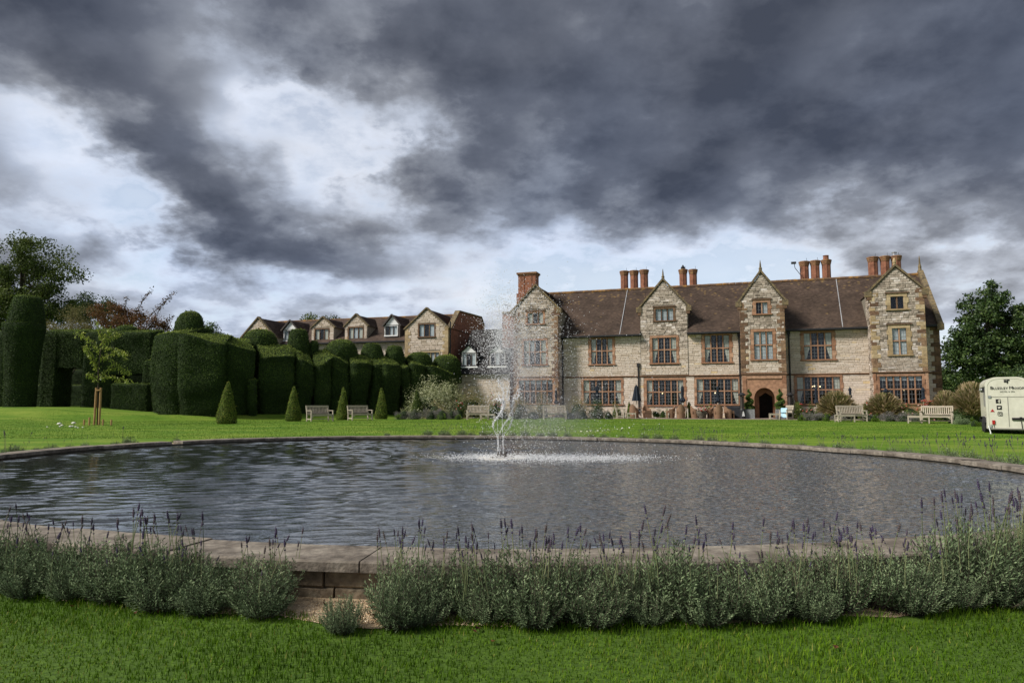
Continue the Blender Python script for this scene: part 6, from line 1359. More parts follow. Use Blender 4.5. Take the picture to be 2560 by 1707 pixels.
def slat_table(label, loc, rz, w=.9, d=.5, h=.42, name='slatted_table', cat='table', group=None):
    o = thing(name, label, cat, loc, rz, group); t = M['teak']
    for sx in (-1, 1):
        for sy in (-1, 1): MB().box(sx * (w / 2 - .03) - .03, sx * (w / 2 - .03) + .03, sy * (d / 2 - .03) - .03, sy * (d / 2 - .03) + .03, 0, h - .03).build('leg', t, o)
        MB().box(sx * (w / 2 - .03) - .02, sx * (w / 2 - .03) + .02, -d / 2 + .06, d / 2 - .06, .10, .15).build('stretcher', t, o)
    for sy in (-1, 1): MB().box(-w / 2 + .06, w / 2 - .06, sy * (d / 2 - .03) - .018, sy * (d / 2 - .03) + .018, h - .10, h - .03).build('apron', t, o)
    MB().box(-w / 2 + .05, w / 2 - .05, -.025, .025, .10, .15).build('stretcher', t, o)
    k = max(3, int(d / .09))
    for i in range(k): y = -d / 2 + (i + .5) * d / k; MB().box(-w / 2, w / 2, y - d / k * .44, y + d / k * .44, h - .028, h).build('top_slat', t, o)
    return o
def place(px, Z, dz=0.): x = (px - 1280) / FPX * Z; return (x, Z, g(x, Z) + dz)
HR = H.rot
slat_bench('pale teak bench turned towards the pool, between the second and third yew cones', place(803, 42.5), R(46), 1.55)
slat_bench('pale teak bench turned towards the pool, between the third and fourth yew cones', place(903, 45.2), R(44), 1.55)
slat_bench('teak bench with a slatted stool before it, by the left flower bed', place(1195, 46.5), R(-4), 1.5); slat_table('slatted stool standing at the end of the bench by the left flower bed', place(1220, 45.6), R(-4), .95, .5, .40)
slat_bench('plain teak bench set square to the pool under the fountain spray', place(1386, 47.5), R(2), 1.6)
slat_bench('teak bench before the rusty grasses, with a slatted table in front of it', place(2125, 42.2), HR + R(14), 1.62); slat_table('slatted table in front of the bench among the rusty grasses', place(2107, 41.0), HR + R(16), 1.0, .5, .42)
slat_bench('teak bench turned aside next to the low table near the trailer', place(2335, 38.2), HR + R(-20), 1.55); slat_table('low slatted table beside the turned bench near the trailer', place(2290, 38.0), HR + R(-12), 1.05, .55, .42)
PZ = .535
def on_patio(px, Z): x = (px - 1280) / FPX * Z; return (x, Z, max(PZ, g(x, Z)))
slat_bench('teak armchair at the left end of the patio', on_patio(1550, 49.2), R(74), .66, 'garden_armchair', 'chair'); slat_table('small teak table beside the left armchair', on_patio(1577, 48.6), R(-10), .62, .55, .40)
slat_bench('teak armchair with pale blue cushions beside the porch', place(1962, 46.6), R(-64), .66, 'garden_armchair', 'chair'); slat_table('small teak table before the porch door', place(1932, 46.4), R(-12), .62, .5, .42)
for dz_, y_ in ((.62, .10), (.28, .22)):
    p = place(1957, 46.4); o = bevel(MB().box(-.22, .22, -.07, .07, -.17, .17).build('cushion', M['blue']), .05, 3); o.location = (p[0], p[1], p[2] + dz_); o.rotation_euler = (R(-15), 0, R(-40)); tag(o, 'pale blue cushion %s the teak armchair by the porch' % ('upright on' if dz_ > .5 else 'hanging below'), 'cushion')
# ------------------------------------------------------------------ rattan chairs and patio tables
def rattan_mesh(high):
    mb = MB(); n = 14; hs = .46; V = []
    for lv, (zz, inset) in enumerate(((0, .03), (.40, 0.), (1., .02))):
        pass
    top = []
    for i in range(n + 1):
        a = math.pi * (-.08 + 1.16 * i / n); r = .30; x, y = r * 1.02 * math.cos(a), r * math.sin(a) * 1.0
        back = math.sin(max(0, min(math.pi, a))) ** 2; hh = .62 + (.34 if high else .24) * back ** 1.2
        top.append((x, y, hh, .9 + .1 * back))
    vs = []
    for x, y, hh, k in top:
        fl = 1.0 + .12 * (hh - .6)
        vs += [(x * .86, y * .86 - .02, 0), (x, y, hs), (x * fl, y * fl, hh), (x * fl - x * .14, y * fl - y * .14, hh), (x * .88, y * .88, hs)]
    fs = []
    for i in range(n): a, b = 5 * i, 5 * i + 5; fs += [(a, b, b + 1, a + 1), (a + 1, b + 1, b + 2, a + 2), (a + 2, b + 2, b + 3, a + 3), (a + 3, b + 3, b + 4, a + 4)]
    fs += [(0, 1, 2, 3, 4), tuple(5 * n + i for i in (4, 3, 2, 1, 0))]
    mb.add(vs, fs); sh = mb.mesh('shell'); sh.materials.append(M['rattan'])
    st = MB(); st.box(-.27, .27, -.28, .24, hs - .10, hs); st.box(-.26, .26, -.27, -.24, .02, hs - .1); sm = st.mesh('seat'); sm.materials.append(M['rattan'])
    cu = MB(); cu.box(-.25, .25, -.27, .22, hs + .001, hs + .06); cm = cu.mesh('seat_pad'); cm.materials.append(M['rattan'])
    return sh, sm, cm
RM = {0: rattan_mesh(False), 1: rattan_mesh(True)}
def rattan(label, px, Z, rz, high=0):
    o = thing('rattan_chair', label, 'chair', on_patio(px, Z), rz)
    for nm, me in zip(('shell', 'seat', 'seat_pad'), RM[high]):
        c = bpy.data.objects.new(nm, me); C.objects.link(c); c.parent = o
    o.scale = (1.05, 1.05, 1.05)
    return o
for px, Z, rz, hi, lab in ((1583, 50.6, 150, 1, 'high backed rattan chair beside the wide navy parasol'), (1615, 50.2, 10, 0, 'rattan tub chair right of the wide navy parasol'), (1675, 49.6, -95, 0, 'rattan chair turned sideways left of the patio table under the second window'), (1700, 48.8, 170, 1, 'high backed rattan chair seen from behind at the patio table'), (1735, 49.4, 90, 0, 'rattan chair turned towards the patio table left of the flower urn'), (1770, 49.0, -95, 0, 'rattan chair turned sideways right of the flower urn'), (1793, 48.2, 172, 1, 'high backed rattan chair seen from behind right of the flower urn'), (1819, 48.4, 95, 0, 'rattan chair beside the black covered barbecue')):
    rattan(lab, px, Z, R(rz), hi)
def ptable(label, px, Z):
    o = thing('patio_table', label, 'table', on_patio(px, Z), HR); bevel(MB().box(-.45, .45, -.45, .45, .70, .74).build('table_top', M['rattan'], o), .01)
    for sx in (-1, 1):
        for sy in (-1, 1): MB().box(sx * .40 - .03, sx * .40 + .03, sy * .40 - .03, sy * .40 + .03, 0, .70).build('leg', M['pole'], o)
ptable('square patio table under the wide navy parasol', 1596, 51.2); ptable('square patio table between chairs under the second window', 1704, 50.4); ptable('square patio table right of the flower urn', 1796, 49.6)
# ------------------------------------------------------------------ parasols
def parasol(label, px, ytop, ybot, Z, wpx, style=0, base=None):
    p = on_patio(px, Z) if base is None else base; o = thing('closed_parasol', label, 'parasol', p, rnd.random() * 6); zt = at(px, ytop, Z).z - p[2]; zb = at(px, ybot, Z).z - p[2]; r = wpx / 2 * Z / FPX; h = zt - zb
    MB().tube([(0, 0, .06), (0, 0, zt)], .025, 8).build('pole', M['pole'], o); MB().lathe([(.26, 0), (.26, .05), (.10, .09), (.04, .25)], 16).build('base', M['iron'], o)
    if style == 1: prof = [(r, zb), (r * .98, zb + .05 * h), (r * .72, zb + .4 * h), (r * .45, zb + .78 * h), (r * .42, zb + .84 * h), (r * .46, zb + .845 * h), (r * .25, zb + .94 * h), (.02, zt)]
    elif style == 2: prof = [(r * .35, zb), (r, zb + .10 * h), (r * .8, zb + .2 * h), (r * .42, zb + .32 * h), (r * .5, zb + .5 * h), (r * .55, zb + .8 * h), (r * .42, zb + .93 * h), (.02, zt)]
    else: prof = [(r * .6, zb), (r * .9, zb + .12 * h), (r * .62, zb + .3 * h), (r * .60, zb + .66 * h), (r * .66, zb + .70 * h), (r * .86, zb + .71 * h), (r * .66, zb + .86 * h), (r * .3, zb + .96 * h), (.02, zt)]
    MB().lathe(prof, 16, star=.22).build('canopy', M['navy'], o, smooth=False)
    MB().ball((0, 0, zt + .02), .03, 8, 5).build('finial', M['iron'], o); return o
parasol('half folded navy parasol, the widest, by the black downpipe', 1590, 962, 1002, 51.0, 24, 1)
parasol('tightly bound navy parasol before the second ground floor window', 1705, 964, 1006, 50.0, 15, 2)
parasol('bound navy parasol before the third ground floor window', 1793, 965, 1006, 49.3, 12, 2)
parasol('slim navy parasol before the first ground floor window', 1492, 962, 1010, 52.2, 13, 0)
parasol('tall bound navy parasol before the window right of the porch', 2038, 968, 1011, 47.6, 13, 2)
parasol('short hooded navy parasol against the plain wall left of the tower', 2123, 968, 994, 46.6, 10, 0)
parasol('navy parasol standing at the left of the tower window', 2212, 970, 1000, 45.4, 13, 0)
parasol('navy parasol standing at the right of the tower window', 2305, 968, 1000, 44.6, 12, 0)
parasol('navy parasol behind the spray beside the first gable', 1390, 975, 1010, 53.5, 12, 2)
# ------------------------------------------------------------------ heaters, planters, urn, barbecue, stone table
def heater(label, px, Z):
    o = thing('patio_heater', label, 'heater', on_patio(px, Z)); MB().lathe([(.20, 0), (.20, .62), (.17, .68)], 18).build('body', M['iron'], o, smooth=False)
    MB().lathe([(.13, .68), (.12, .72), (.12, 1.55), (.13, 1.58)], 12).build('flame_tube', M['frame_d'], o)
    for k in range(6): a = k * math.pi / 3; MB().tube([(.15 * math.cos(a), .15 * math.sin(a), .66), (.15 * math.cos(a), .15 * math.sin(a), 1.62)], .010, 5).build('guard_bar', M['iron'], o)
    MB().lathe([(.16, 1.60), (.27, 1.66), (.24, 1.70), (.10, 1.80), (.02, 1.83)], 16).build('hood', M['iron'], o); return o
ht = heater('black patio heater with a white flame badge left of the porch', 1853, 48.0)
MB().prism([(-.10, .18), (.10, .18), (.07, .3), (.03, .52), (-.03, .52), (-.07, .3)], lambda x, z: (x, -.215, z), lambda x, z: (x, -.195, z)).build('flame_badge', M['white'], ht)
heater('black patio heater right of the porch beside the climber', 1973, 48.2)
def planter(label, px, Z, lab2):
    p = on_patio(px, Z); o = thing('zinc_planter', label, 'planter', p, HR); mb = MB(); mb.box(-.33, .33, -.33, -.29, 0, .66).box(-.33, .33, .29, .33, 0, .66).box(-.33, -.29, -.29, .29, 0, .66).box(.29, .33, -.29, .29, 0, .66).box(-.29, .29, -.29, .29, .02, .60); mb.build('box', M['zinc'], o)
    t = thing('spiral_topiary', lab2, 'topiary', (p[0], p[1], p[2] + .60)); V = []; n = 60; mb = MB(); pts = []; rad = []
    for i in range(n): s = i / (n - 1); a = s * 6.28 * 2.6; R_ = .22 * (1 - s) ** .7; pts.append((R_ * math.cos(a), R_ * math.sin(a), .12 + 1.35 * s)); rad.append(.17 * (1 - s) ** .6 + .025)
    mb.tube(pts, rad, 8); mb.lathe([(.30, 0), (.32, .12), (.24, .28), (.05, .4)], 12); V = np.array(mb.V); link_mesh('core', mb.mesh('core'), M['yew'], t, smooth=True); fuzz(t, V, mb.F, 900, .05, M['box_leaf'], jit=.02, tint=(.4, .22), top=.2)
planter('square zinc planter left of the porch arch', 1871, 48.3, 'spiral clipped topiary in the left zinc planter'); planter('square zinc planter right of the porch arch, behind the armchair', 1948, 47.6, 'spiral clipped topiary in the right zinc planter')
p = on_patio(1752, 48.6); u = thing('flower_urn', 'squat dark stone urn standing among the rattan chairs', 'urn', p); MB().lathe([(.16, 0), (.22, .05), (.20, .10), (.34, .28), (.38, .45), (.34, .56), (.30, .58)], 18).build('bowl', M['terra'], u, smooth=True)
f_ = mound('urn_flowers', 'orange and red bedding flowers filling the stone urn', 'flowers', 1752, 1030, 1010, 30, 48.6, 'bed_leaf', 1200, .07, core=False, flowers=70); f_.location.z = p[2] + .50; f_.scale = (1, 1, .55)
mound('flower_tub', 'yellow leaved potted flowers behind the rattan chair by the urn', 'flowers', 1772, 1026, 1008, 24, 50.4, 'bed_leaf', 900, .07, tint=(.8, .2), flowers=20, dz=.3)
p = on_patio(1833, 49.0); o = thing('covered_barbecue', 'barbecue under a fitted black cover beside the patio heater', 'barbecue', p, HR); bevel(MB().prism([(-.62, .05), (.55, .05), (.55, .74), (.42, .86), (-.45, .86), (-.62, .70)], lambda x, z: (x, -.32, z), lambda x, z: (x, .32, z)).build('cover', M['cover'], o), .06, 3); MB().box(-.5, .45, -.25, .25, 0, .05).build('wheel_base', M['iron'], o)
p = place(2318, 43.2); o = thing('stone_table', 'round stone pedestal table in the bed near the turned bench', 'table', p); MB().lathe([(.26, 0), (.26, .08), (.14, .16), (.11, .55), (.18, .70), (.24, .78)], 16).build('pedestal', M['terra'], o, smooth=True); bevel(MB().lathe([(.50, .78), (.52, .81), (.52, .86), (.50, .88)], 28).build('table_top', M['ochre'], o), .008)
f_ = mound('red_geraniums', 'red and coral geraniums heaped above the round stone table', 'flowers', 2318, 1006, 992, 40, 43.8, 'box_leaf', 1400, .07, core=False, flowers=90, tint=(.35, .2)); f_.location.z = p[2] + .89; f_.scale = (1, 1, .38)
# mushrooms on the lawn
def mush(px, py, s, lab, grp):
    q = gp(px, py); o = thing('mushroom', lab, 'mushroom', (q.x, q.y, g(q.x, q.y)), rnd.random() * 6, grp); MB().lathe([(.02, -.01), (.018, .05)], 8).build('stem', M['mush'], o); MB().lathe([(.07, .045), (.075, .06), (.055, .09), (.02, .105), (.003, .107)], 12).build('cap', M['mush'], o, smooth=True); o.scale = (s,) * 3
for px, py, s in ((148, 1064, 1.5), (155, 1066, .9), (150, 1068, .7), (176, 1069, 1.0), (184, 1062, 1.5), (181, 1068, .8), (189, 1069, .7), (195, 1071, .6), (207, 1070, .6), (118, 1069, .6)): mush(px, py, s, 'white mushroom in the grass left of the sapling', 'mushrooms by the sapling')
for i in range(14): t = rnd.random(); mush(1440 + 145 * t, 1082 - 12 * t + rnd.uniform(-1.5, 1.5), rnd.uniform(.3, .65), 'white mushroom scattered on the lawn behind the far rim', 'mushrooms behind the far rim')
# ------------------------------------------------------------------ horse trailer
M['cream'] = pmat('cream_paint', [(.3, (.56, .54, .44)), (.7, (.63, .61, .51))], .42, scale=2, var=.07, vscale=5, coat=.2)
M['tyre'] = pmat('tyre', [(.3, (.014, .014, .015)), (.7, (.028, .028, .03))], .85, var=.2)
M['ink'] = pmat('black_print', [(.012, .011, .012)], .6, var=0)
M['redlens'] = pmat('red_lens', [(.36, .015, .012)], .25, var=0, coat=.5)
M['panel'] = pmat('grey_panel', [(.3, (.26, .26, .25)), (.7, (.33, .33, .32))], .35, var=.1)
M['seam'] = pmat('panel_seam', [(.22, .21, .18)], .8, var=0)
TZ = 29.0; th = R(30); tw, tl, hb = 1.52, 3.0, 2.12
lr_ = at(2469, 1075, TZ); ax = Vector((math.sin(th), math.cos(th))); rx = Vector((math.cos(th), -math.sin(th)))
tc_ = Vector((lr_.x, lr_.y)) + rx * tw / 2
tr = thing('horse_trailer', 'cream vintage horse trailer with round shouldered roof and black lettering', 'trailer', (tc_.x, tc_.y, g(tc_.x, tc_.y)), -th)
zb, zt = .22, at(2519, 943, TZ).z - g(tc_.x, tc_.y)
def prof(ins=0., n=8):
    r = .42; w = tw / 2 - ins; top = zt - ins; pts = [(-w, zb + ins), (w, zb + ins)]
    for i in range(n + 1): a = i / n * math.pi / 2; pts.append((w - r + r * math.cos(a), top - r * .8 + (r * .8) * math.sin(a)))
    for i in range(n + 1): a = math.pi / 2 + i / n * math.pi / 2; pts.append((-w + r + r * math.cos(a), top - r * .8 + (r * .8) * math.sin(a)))
    return pts
bd = MB(); ys = [(0, .05, 0), (.04, 0., 0), (tl - .5, 0., 0), (tl - .15, .08, .05), (tl, .28, .15)]; rings = [prof(i) for _, i, _ in ys]; n = len(rings[0])
vs = [(x, y[0], z) for y, rg in zip(ys, rings) for x, z in rg]; fs = grid_faces(len(ys), n); fs = [f[::-1] for f in fs] + [tuple(range(n)), tuple(range((len(ys) - 1) * n, len(ys) * n))[::-1]]
body = bd.add(vs, fs).build('body', M['cream'], tr, smooth=False)
# raised rim and tailgate seams
rim = prof(.0); rim2 = prof(.075); rb = MB(); k = len(rim)
rb.add([(x, -.012, z) for x, z in rim] + [(x, -.012, z) for x, z in rim2] + [(x, .02, z) for x, z in rim] + [(x, .02, z) for x, z in rim2], [(i, (i + 1) % k, k + (i + 1) % k, k + i) for i in range(k)] + [(i, (i + 1) % k, 2 * k + (i + 1) % k, 2 * k + i) for i in range(k)] + [(k + i, k + (i + 1) % k, 3 * k + (i + 1) % k, 3 * k + i) for i in range(k)]).build('roof_rim', M['cream'], tr)
zs = zb + (zt - zb) * .615
MB().box(-tw / 2 + .06, tw / 2 - .06, -.006, .02, zs - .012, zs + .012).build('tailgate_seam', M['seam'], tr); MB().box(-.012, .012, -.006, .02, zb + .05, zs - .013).build('door_seam', M['seam'], tr)
MB().box(-tw / 2 + .02, tw / 2 - .02, -.03, .02, zb - .03, zb + .02).build('bumper_rail', M['seam'], tr)
MB().box(.10, tw / 2 - .05, -.05, .02, zb + .36, zb + .46).box(.36, .44, -.055, .02, zb + .461, zb + .49).build('tow_bar', M['ink'], tr)
MB().tube([(.40, -.03, zb + .36), (.43, -.04, zb)], .012, 5).build('strap', M['ink'], tr)
for x_ in (-tw / 2 + .14, tw / 2 - .14): MB().box(x_ - .05, x_ + .05, -.03, .0, zs - .05, zs + .05).build('hinge', M['steel'], tr); MB().box(x_ - .03, x_ + .03, -.035, .0, zb + .03, zb + .16).build('latch', M['steel'], tr)
# side window, lamps, mudguard, wheels
sx = -tw / 2
MB().box(sx - .012, sx + .01, .10, .86, zs - .40, zs + .42).build('side_hatch', M['panel'], tr); MB().box(sx - .03, sx + .01, .06, .90, zs + .421, zs + .45).build('hatch_rail', M['seam'], tr)
for y in (.16, .80): MB().box(sx - .10, sx - .013, y - .06, y + .06, zs + .20, zs + .40).build('side_lamp', M['iron'], tr); MB().ball((sx - .105, y, zs + .30), .05, 8, 5).build('lamp_glass', M['steel'], tr)
vent = MB()
for r_ in range(4):
    for c_ in range(7): vent.box(sx - .008, sx + .01, .14 + c_ * .11, .18 + c_ * .11, zb + .56 - r_ * .11, zb + .58 - r_ * .11)
vent.build('vent_slots', M['seam'], tr, kind='stuff')
for s in (-1, 1):
    for y in (.72, 1.42):
        w_ = thing('x', None, None); bpy.data.objects.remove(w_)
        t_ = MB(); n = 24; pr = [(.19, -.08), (.29, -.085), (.315, -.06), (.315, .06), (.29, .085), (.19, .08)]
        t_.lathe(pr, n); t_.V = [(s * (tw / 2 - .02) + v[2], y + v[0], .315 + v[1]) for v in t_.V]; wheel = t_.build('wheel', M['tyre'], tr)
        h_ = MB().lathe([(.19, -.05), (.19, .05)], 20); h_.V = [(s * (tw / 2 - .02) + v[2], y + v[0], .315 + v[1]) for v in h_.V]; h_.build('hub', M['steel'], wheel)
    mg = MB(); P_ = [(.32 + .0, .45)] + [(.36 + 1.42 * i / 10 * .98, .66 + .05 * math.sin(math.pi * i / 10)) for i in range(11)] + [(1.82, .45)]
    for a_, b_ in zip(P_[:-1], P_[1:]): mg.bar((s * tw / 2, a_[0], a_[1]), (s * tw / 2, b_[0], b_[1]), .24, .015)
    mg.build('mudguard', M['tyre'], tr)
MB().tube([(-tw / 2 + .04, -.06, zb + .12), (-tw / 2 + .10, -.10, .02)], .022, 8).lathe([(.05, 0), (.05, .02)], 10, (-tw / 2 + .10, -.10, 0)).build('prop_stand', M['white'], tr)
MB().box(-.5, .5, .3, 2.8, .20, .30).build('chassis', M['iron'], tr)
# reflectors and lights
def tri_plate(x, z, s): return MB().prism([(x - s, z), (x + s, z), (x, z + s * 1.6)], lambda a, b: (a, -.014, b), lambda a, b: (a, .01, b))
px2 = lambda px, py: ((px - 2519.5) / (2519.5 - 2469) * tw / 2, zt - (py - 943) * (zt - zb) / (1069 - 943))
x, z = px2(2483, 1028); tri_plate(x, z, .075).build('reflector', M['redlens'], tr)
x, z = px2(2484, 1058); MB().box(x - .05, x + .05, -.04, .01, z, z + .16, .5).build('tail_light', M['redlens'], tr)
MB().tube([(x, -.02, z), (x + .03, -.02, zb)], .01, 5).build('cable', M['ink'], tr)
# lettering: real letters, flat on the tailgate
def text(s, x, z, size, sp=1.):
    cu = bpy.data.curves.new('lettering', 'FONT'); cu.body = s; cu.size = size; cu.align_x = 'CENTER'; cu.extrude = .003; cu.space_character = sp
    ob = bpy.data.objects.new('tmp', cu); C.objects.link(ob); dg = bpy.context.evaluated_depsgraph_get(); me = bpy.data.meshes.new_from_object(ob.evaluated_get(dg)); bpy.data.objects.remove(ob)
    me.name = 'lettering'; me.materials.clear(); o = link_mesh('lettering', me, M['ink'], tr); o.location = (x, -.016, z); o.rotation_euler = (R(90), 0, 0); return o
# small capitals: the initials stand taller
x, z = px2(2519.5, 973)
for s_, xo, sz in (('B', -.535, .185), ('ILLESLEY', -.245, .135), ('M', .135, .185), ('ANOR', .385, .135)): text(s_, x + xo, z, sz, 1.06)
x, z = px2(2519.5, 980); text('HOTEL & SPA', x, z, .075, 1.15)
# crest: a quartered shield
x, z = px2(2519.5, 949); cw_ = .10
cr = MB()
def shield(p0, p1, q0, q1): return [(x + a * cw_, z - b * cw_ * 1.25) for a, b in ((p0, q0), (p1, q0), (p1, q1), (p0, q1))]
for a, b, c, d in ((.06, 1, 0, .42), (-.95, -.06, .52, .95)): cr.prism(shield(a, b, c, d), lambda q, w: (q, -.018, w), lambda q, w: (q, .005, w))
for i in range(3): cr.prism(shield(-.95 + .32 * i, -.78 + .32 * i, 0, .42), lambda q, w: (q, -.018, w), lambda q, w: (q, .005, w))
cr.prism([(x + .06 * cw_, z - .52 * cw_ * 1.25), (x + .5 * cw_, z - .52 * cw_ * 1.25), (x + .45 * cw_, z - 1.2 * cw_ * 1.25), (x + .06 * cw_, z - 1.45 * cw_ * 1.25)], lambda q, w: (q, -.018, w), lambda q, w: (q, .005, w))
cr.build('crest', M['ink'], tr)
# three square badges
x, z = px2(2497.5, 1002); s = .085
MB().box(x - s, x + s, -.016, .005, z - s, z + s).build('badge', M['ink'], tr); f_ = MB(); f_.box(x + .015, x + .045, -.02, -.017, z - s, z + .03); f_.box(x - .015, x + .07, -.0205, -.0172, z - .012, z + .012); f_.box(x + .015, x + .075, -.021, -.0174, z + .031, z + .056); f_.build('badge_letter', M['cream'], tr)
x, z = px2(2499, 1017.5); MB().box(x - s, x + s, -.016, .005, z - s, z + s).build('badge', M['ink'], tr)
bird = [(-.055, -.03), (-.03, -.042), (.0, -.04), (.03, -.02), (.042, .012), (.055, .03), (.04, .028), (.025, .042), (.005, .035), (0., .018), (-.03, .022), (-.05, .038), (-.052, .015), (-.045, .0), (-.035, -.012), (-.04, -.022)]
MB().prism([(x + a, z + b) for a, b in bird], lambda q, w: (q, -.02, w), lambda q, w: (q, -.0165, w)).build('bird_mark', M['cream'], tr)
x, z = px2(2500, 1033); cm_ = MB(); n = 20
def rr_ring(ro, ri, sq):
    vs = []
    for i in range(n):
        a = 2 * math.pi * i / n; c_, s_ = math.cos(a), math.sin(a); k_ = 1 / max(abs(c_), abs(s_)) if sq else 1; k_ = min(k_, 1.22) if sq else 1
        for r_, y in ((ro, -.018), (ri, -.018), (ro, .004), (ri, .004)): vs.append((x + r_ * k_ * c_, y, z + r_ * k_ * s_))
    cm_.add(vs, [f for i in range(n) for f in ((4 * i, 4 * ((i + 1) % n), 4 * ((i + 1) % n) + 1, 4 * i + 1), (4 * i + 2, 4 * ((i + 1) % n) + 2, 4 * ((i + 1) % n), 4 * i))])
rr_ring(.085, .072, True); rr_ring(.045, .033, False); cm_.box(x + .04, x + .055, -.018, .004, z + .04, z + .055); cm_.build('camera_badge', M['ink'], tr)

# ------------------------------------------------------------------ fountain
def drop_mat():
    m = bpy.data.materials.new('water_drop'); m.use_nodes = True; p = m.node_tree.nodes['Principled BSDF']; p.inputs['Base Color'].default_value = (.95, .96, .97, 1); p.inputs['Roughness'].default_value = .2; p.inputs['Transmission Weight'].default_value = .12; p.inputs['IOR'].default_value = 1.33; p.inputs['Specular IOR Level'].default_value = .7
    return m
M['drop'] = drop_mat()
ft = thing('fountain', 'fountain throwing twisted water jets and wind blown spray in the pool', 'fountain', (FC.x, FC.y, WATER))
nz = MB(); nz.lathe([(.30, -.05), (.32, .0), (.30, .04), (.12, .06), (.10, .10)], 18)
for k in range(7): a = k * .9; nz.lathe([(.022, .05), (.016, .17)], 8, (.11 * math.cos(a), .11 * math.sin(a), 0))
nz.build('nozzle_head', M['bark'], ft); MB().lathe([(.62, -.06), (.66, -.01), (.60, .015), (.2, .02)], 24).build('float_ring', M['pole'], ft)
ico = MB(); t_ = (1 + 5 ** .5) / 2
iv_ = np.array([(-1, t_, 0), (1, t_, 0), (-1, -t_, 0), (1, -t_, 0), (0, -1, t_), (0, 1, t_), (0, -1, -t_), (0, 1, -t_), (t_, 0, -1), (t_, 0, 1), (-t_, 0, -1), (-t_, 0, 1)]) / math.hypot(1, t_)
if_ = np.array([(0, 11, 5), (0, 5, 1), (0, 1, 7), (0, 7, 10), (0, 10, 11), (1, 5, 9), (5, 11, 4), (11, 10, 2), (10, 7, 6), (7, 1, 8), (3, 9, 4), (3, 4, 2), (3, 2, 6), (3, 6, 8), (3, 8, 9), (4, 9, 5), (2, 4, 11), (6, 2, 10), (8, 6, 7), (9, 8, 1)])
def beads(P, r, name, parent, kind=None, stretch=None):
    P = np.asarray(P); n = len(P); sv = np.ones((n, 1, 3)) if stretch is None else stretch[:, None, :]
    V = (iv_[None] * r[:, None, None] * sv + P[:, None, :]).reshape(-1, 3); F = (if_[None] + (np.arange(n) * 12)[:, None, None]).reshape(-1, 3)
    return link_mesh(name, mesh_np(name, V, F), M['drop'], parent, smooth=True, kind=kind)
oc_v = np.array([(1, 0, 0), (0, 1, 0), (-1, 0, 0), (0, -1, 0), (0, 0, 1), (0, 0, -1)], float); oc_f = np.array([(0, 1, 4), (1, 2, 4), (2, 3, 4), (3, 0, 4), (1, 0, 5), (2, 1, 5), (3, 2, 5), (0, 3, 5)])
def specks(P, r, name, parent, kind=None):          # fine drops, eight faces each
    P = np.asarray(P); n = len(P); V = (oc_v[None] * (1.3 * r)[:, None, None] + P[:, None, :]).reshape(-1, 3); F = (oc_f[None] + (np.arange(n) * 6)[:, None, None]).reshape(-1, 3)
    return link_mesh(name, mesh_np(name, V, F), M['drop'], parent, smooth=True, kind=kind)
PX = FC.y / FPX
JETS = [[(1243, 1140), (1244, 1098), (1233, 1068), (1236, 1052), (1253, 1034), (1258, 1010), (1248, 985)], [(1258, 1140), (1256, 1076), (1256, 1022), (1259, 985), (1252, 960), (1245, 950)], [(1249, 1140), (1246, 1092), (1256, 1068), (1273, 1044), (1280, 1020), (1284, 1000), (1296, 988), (1297, 970)], [(1260, 1140), (1259, 1092), (1273, 1068), (1281, 1044), (1277, 1012), (1268, 990), (1270, 965)], [(1247, 1140), (1244, 1050), (1252, 1028), (1262, 1012), (1256, 1000), (1240, 998)]]
for ji, J in enumerate(JETS):
    q = [at(x, y, FC.y) - Vector((FC.x, FC.y, WATER)) for x, y in J]
    q = [p + Vector((0, .16 * math.sin(i * 1.7 + ji), 0)) if i else Vector((p.x, .0, .12)) for i, p in enumerate(q)]
    P = []; r = []; m = len(q) - 1; ln = [0]
    # smooth the polyline
    cur = []
    for i in range(m):
        p0, p1, p2, p3 = q[max(0, i - 1)], q[i], q[i + 1], q[min(m, i + 2)]
        for t in np.linspace(0, 1, 14, endpoint=False): cur.append(.5 * ((2 * p1) + (p2 - p0) * t + (2 * p0 - 5 * p1 + 4 * p2 - p3) * t * t + (3 * p1 - p0 - 3 * p2 + p3) * t ** 3))
    L_ = len(cur)
    sol = int(L_ * .42)
    js = MB(); js.tube(cur[:sol], [.0042 + .0018 * math.sin(i * 1.3) for i in range(sol)], 6); jet = js.build('water_jet', M['drop'], ft, smooth=True)
    for i, p in enumerate(cur):
        s = i / L_; k = 3 if s > .3 else 1
        for _ in range(k): P.append(p + Vector((rnd.gauss(0, .004 + .03 * s), rnd.gauss(0, .02 * s), rnd.gauss(0, .02)))); r.append(rnd.uniform(.004, .0125) * (1 + .5 * s))
    beads([tuple(p) for p in P], np.array(r), 'jet_drops', jet, kind='stuff')
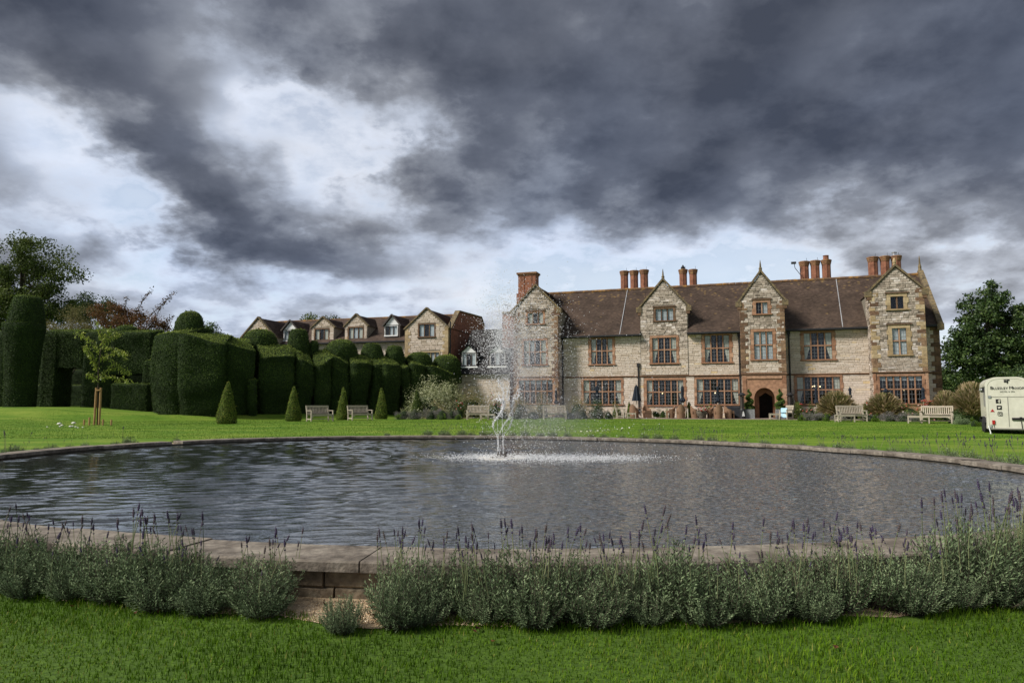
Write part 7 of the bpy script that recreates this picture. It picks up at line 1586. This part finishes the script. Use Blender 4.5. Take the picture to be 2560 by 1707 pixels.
# spray: drops at random moments of their flight, carried right by the wind
def spray():
    n = 13500; T_ = 1.72; v0 = 8.3 * nrg.normal(.97, .075, n); t = nrg.random(n) * 2 * v0 / 9.81
    late = t > .35; wind = np.abs(nrg.normal(0, 1, n)) * 1.0 * np.where(nrg.random(n) < .5, 1.9, .5)
    sx = nrg.normal(0, .34, n); sy = nrg.normal(0, .34, n)
    x = sx * t + .5 * wind * np.clip(t - .4, 0, None) ** 2 * 1.5; y = sy * t; z = v0 * t - 4.905 * t * t + .15
    k = (z > .0) & (t > .45) & (x < 4.2); P = np.c_[x, y, z][k]; r = nrg.uniform(.003, .0095, k.sum()); 
    specks(P, r, 'spray', ft, kind='stuff')
    m = 3600; Pm = np.c_[nrg.normal(.25, .5, m), nrg.normal(0, .4, m), nrg.normal(2.7, .55, m)]; specks(Pm, nrg.uniform(.003, .009, m), 'spray_head', ft, kind='stuff')
    # fine mist drifting down-wind
    m = 5000; u = nrg.random(m); Pm = np.c_[.2 + 2.2 * u + nrg.normal(0, .35, m), nrg.normal(0, .6, m), np.clip(2.9 - 1.6 * u + nrg.normal(0, .75, m), .05, 4)]; specks(Pm, nrg.uniform(.0015, .0042, m), 'mist', ft, kind='stuff')
    # splashes where the drops land
    m = 9000; sxp = np.where(nrg.random(m) < .35, nrg.normal(-.2, .65, m), nrg.normal(1.7, 1.0, m)); Ps = np.c_[sxp, nrg.normal(-.15, .55, m) * (1 - .1 * np.abs(sxp - 1.2)).clip(.3, 1), np.abs(nrg.normal(0, .05, m))]; specks(Ps, nrg.uniform(.003, .009, m), 'splashes', ft, kind='stuff')
spray()

# the soft veil of mist around the jets: a real, thin cloud of fine water
def veil():
    m = bpy.data.materials.new('fountain_mist'); m.use_nodes = True; nt = m.node_tree; N = nt.nodes; L = nt.links; N.remove(N['Principled BSDF'])
    v = N.new('ShaderNodeVolumePrincipled'); v.inputs['Color'].default_value = (.96, .97, 1, 1); v.inputs['Anisotropy'].default_value = .2
    tc = N.new('ShaderNodeTexCoord'); ln = N.new('ShaderNodeVectorMath'); ln.operation = 'LENGTH'; L.new(tc.outputs['Object'], ln.inputs[0])
    mr = N.new('ShaderNodeMapRange'); L.new(ln.outputs['Value'], mr.inputs[0]); mr.inputs[1].default_value = .1; mr.inputs[2].default_value = 1.; mr.inputs[3].default_value = 1; mr.inputs[4].default_value = 0
    pw = N.new('ShaderNodeMath'); pw.operation = 'POWER'; L.new(mr.outputs[0], pw.inputs[0]); pw.inputs[1].default_value = 1.6
    n = N.new('ShaderNodeTexNoise'); n.inputs['Scale'].default_value = 3.2; n.inputs['Detail'].default_value = 3; L.new(tc.outputs['Object'], n.inputs['Vector'])
    mu = N.new('ShaderNodeMath'); mu.operation = 'MULTIPLY'; L.new(pw.outputs[0], mu.inputs[0]); L.new(n.outputs['Fac'], mu.inputs[1]); m2 = N.new('ShaderNodeMath'); m2.operation = 'MULTIPLY'; L.new(mu.outputs[0], m2.inputs[0]); m2.inputs[1].default_value = 1.15
    L.new(m2.outputs[0], v.inputs['Density']); L.new(v.outputs[0], N['Material Output'].inputs['Volume'])
    for c, r in (((.55, 0, 2.25), (1.15, .8, 1.55)), ((1.1, 0, .95), (1.7, .7, .95))):
        mb = MB(); mb.ball((0, 0, 0), 1, 24, 14); o = mb.build('mist_veil', m, ft, smooth=True, kind='stuff'); o.location = c; o.scale = r
veil()
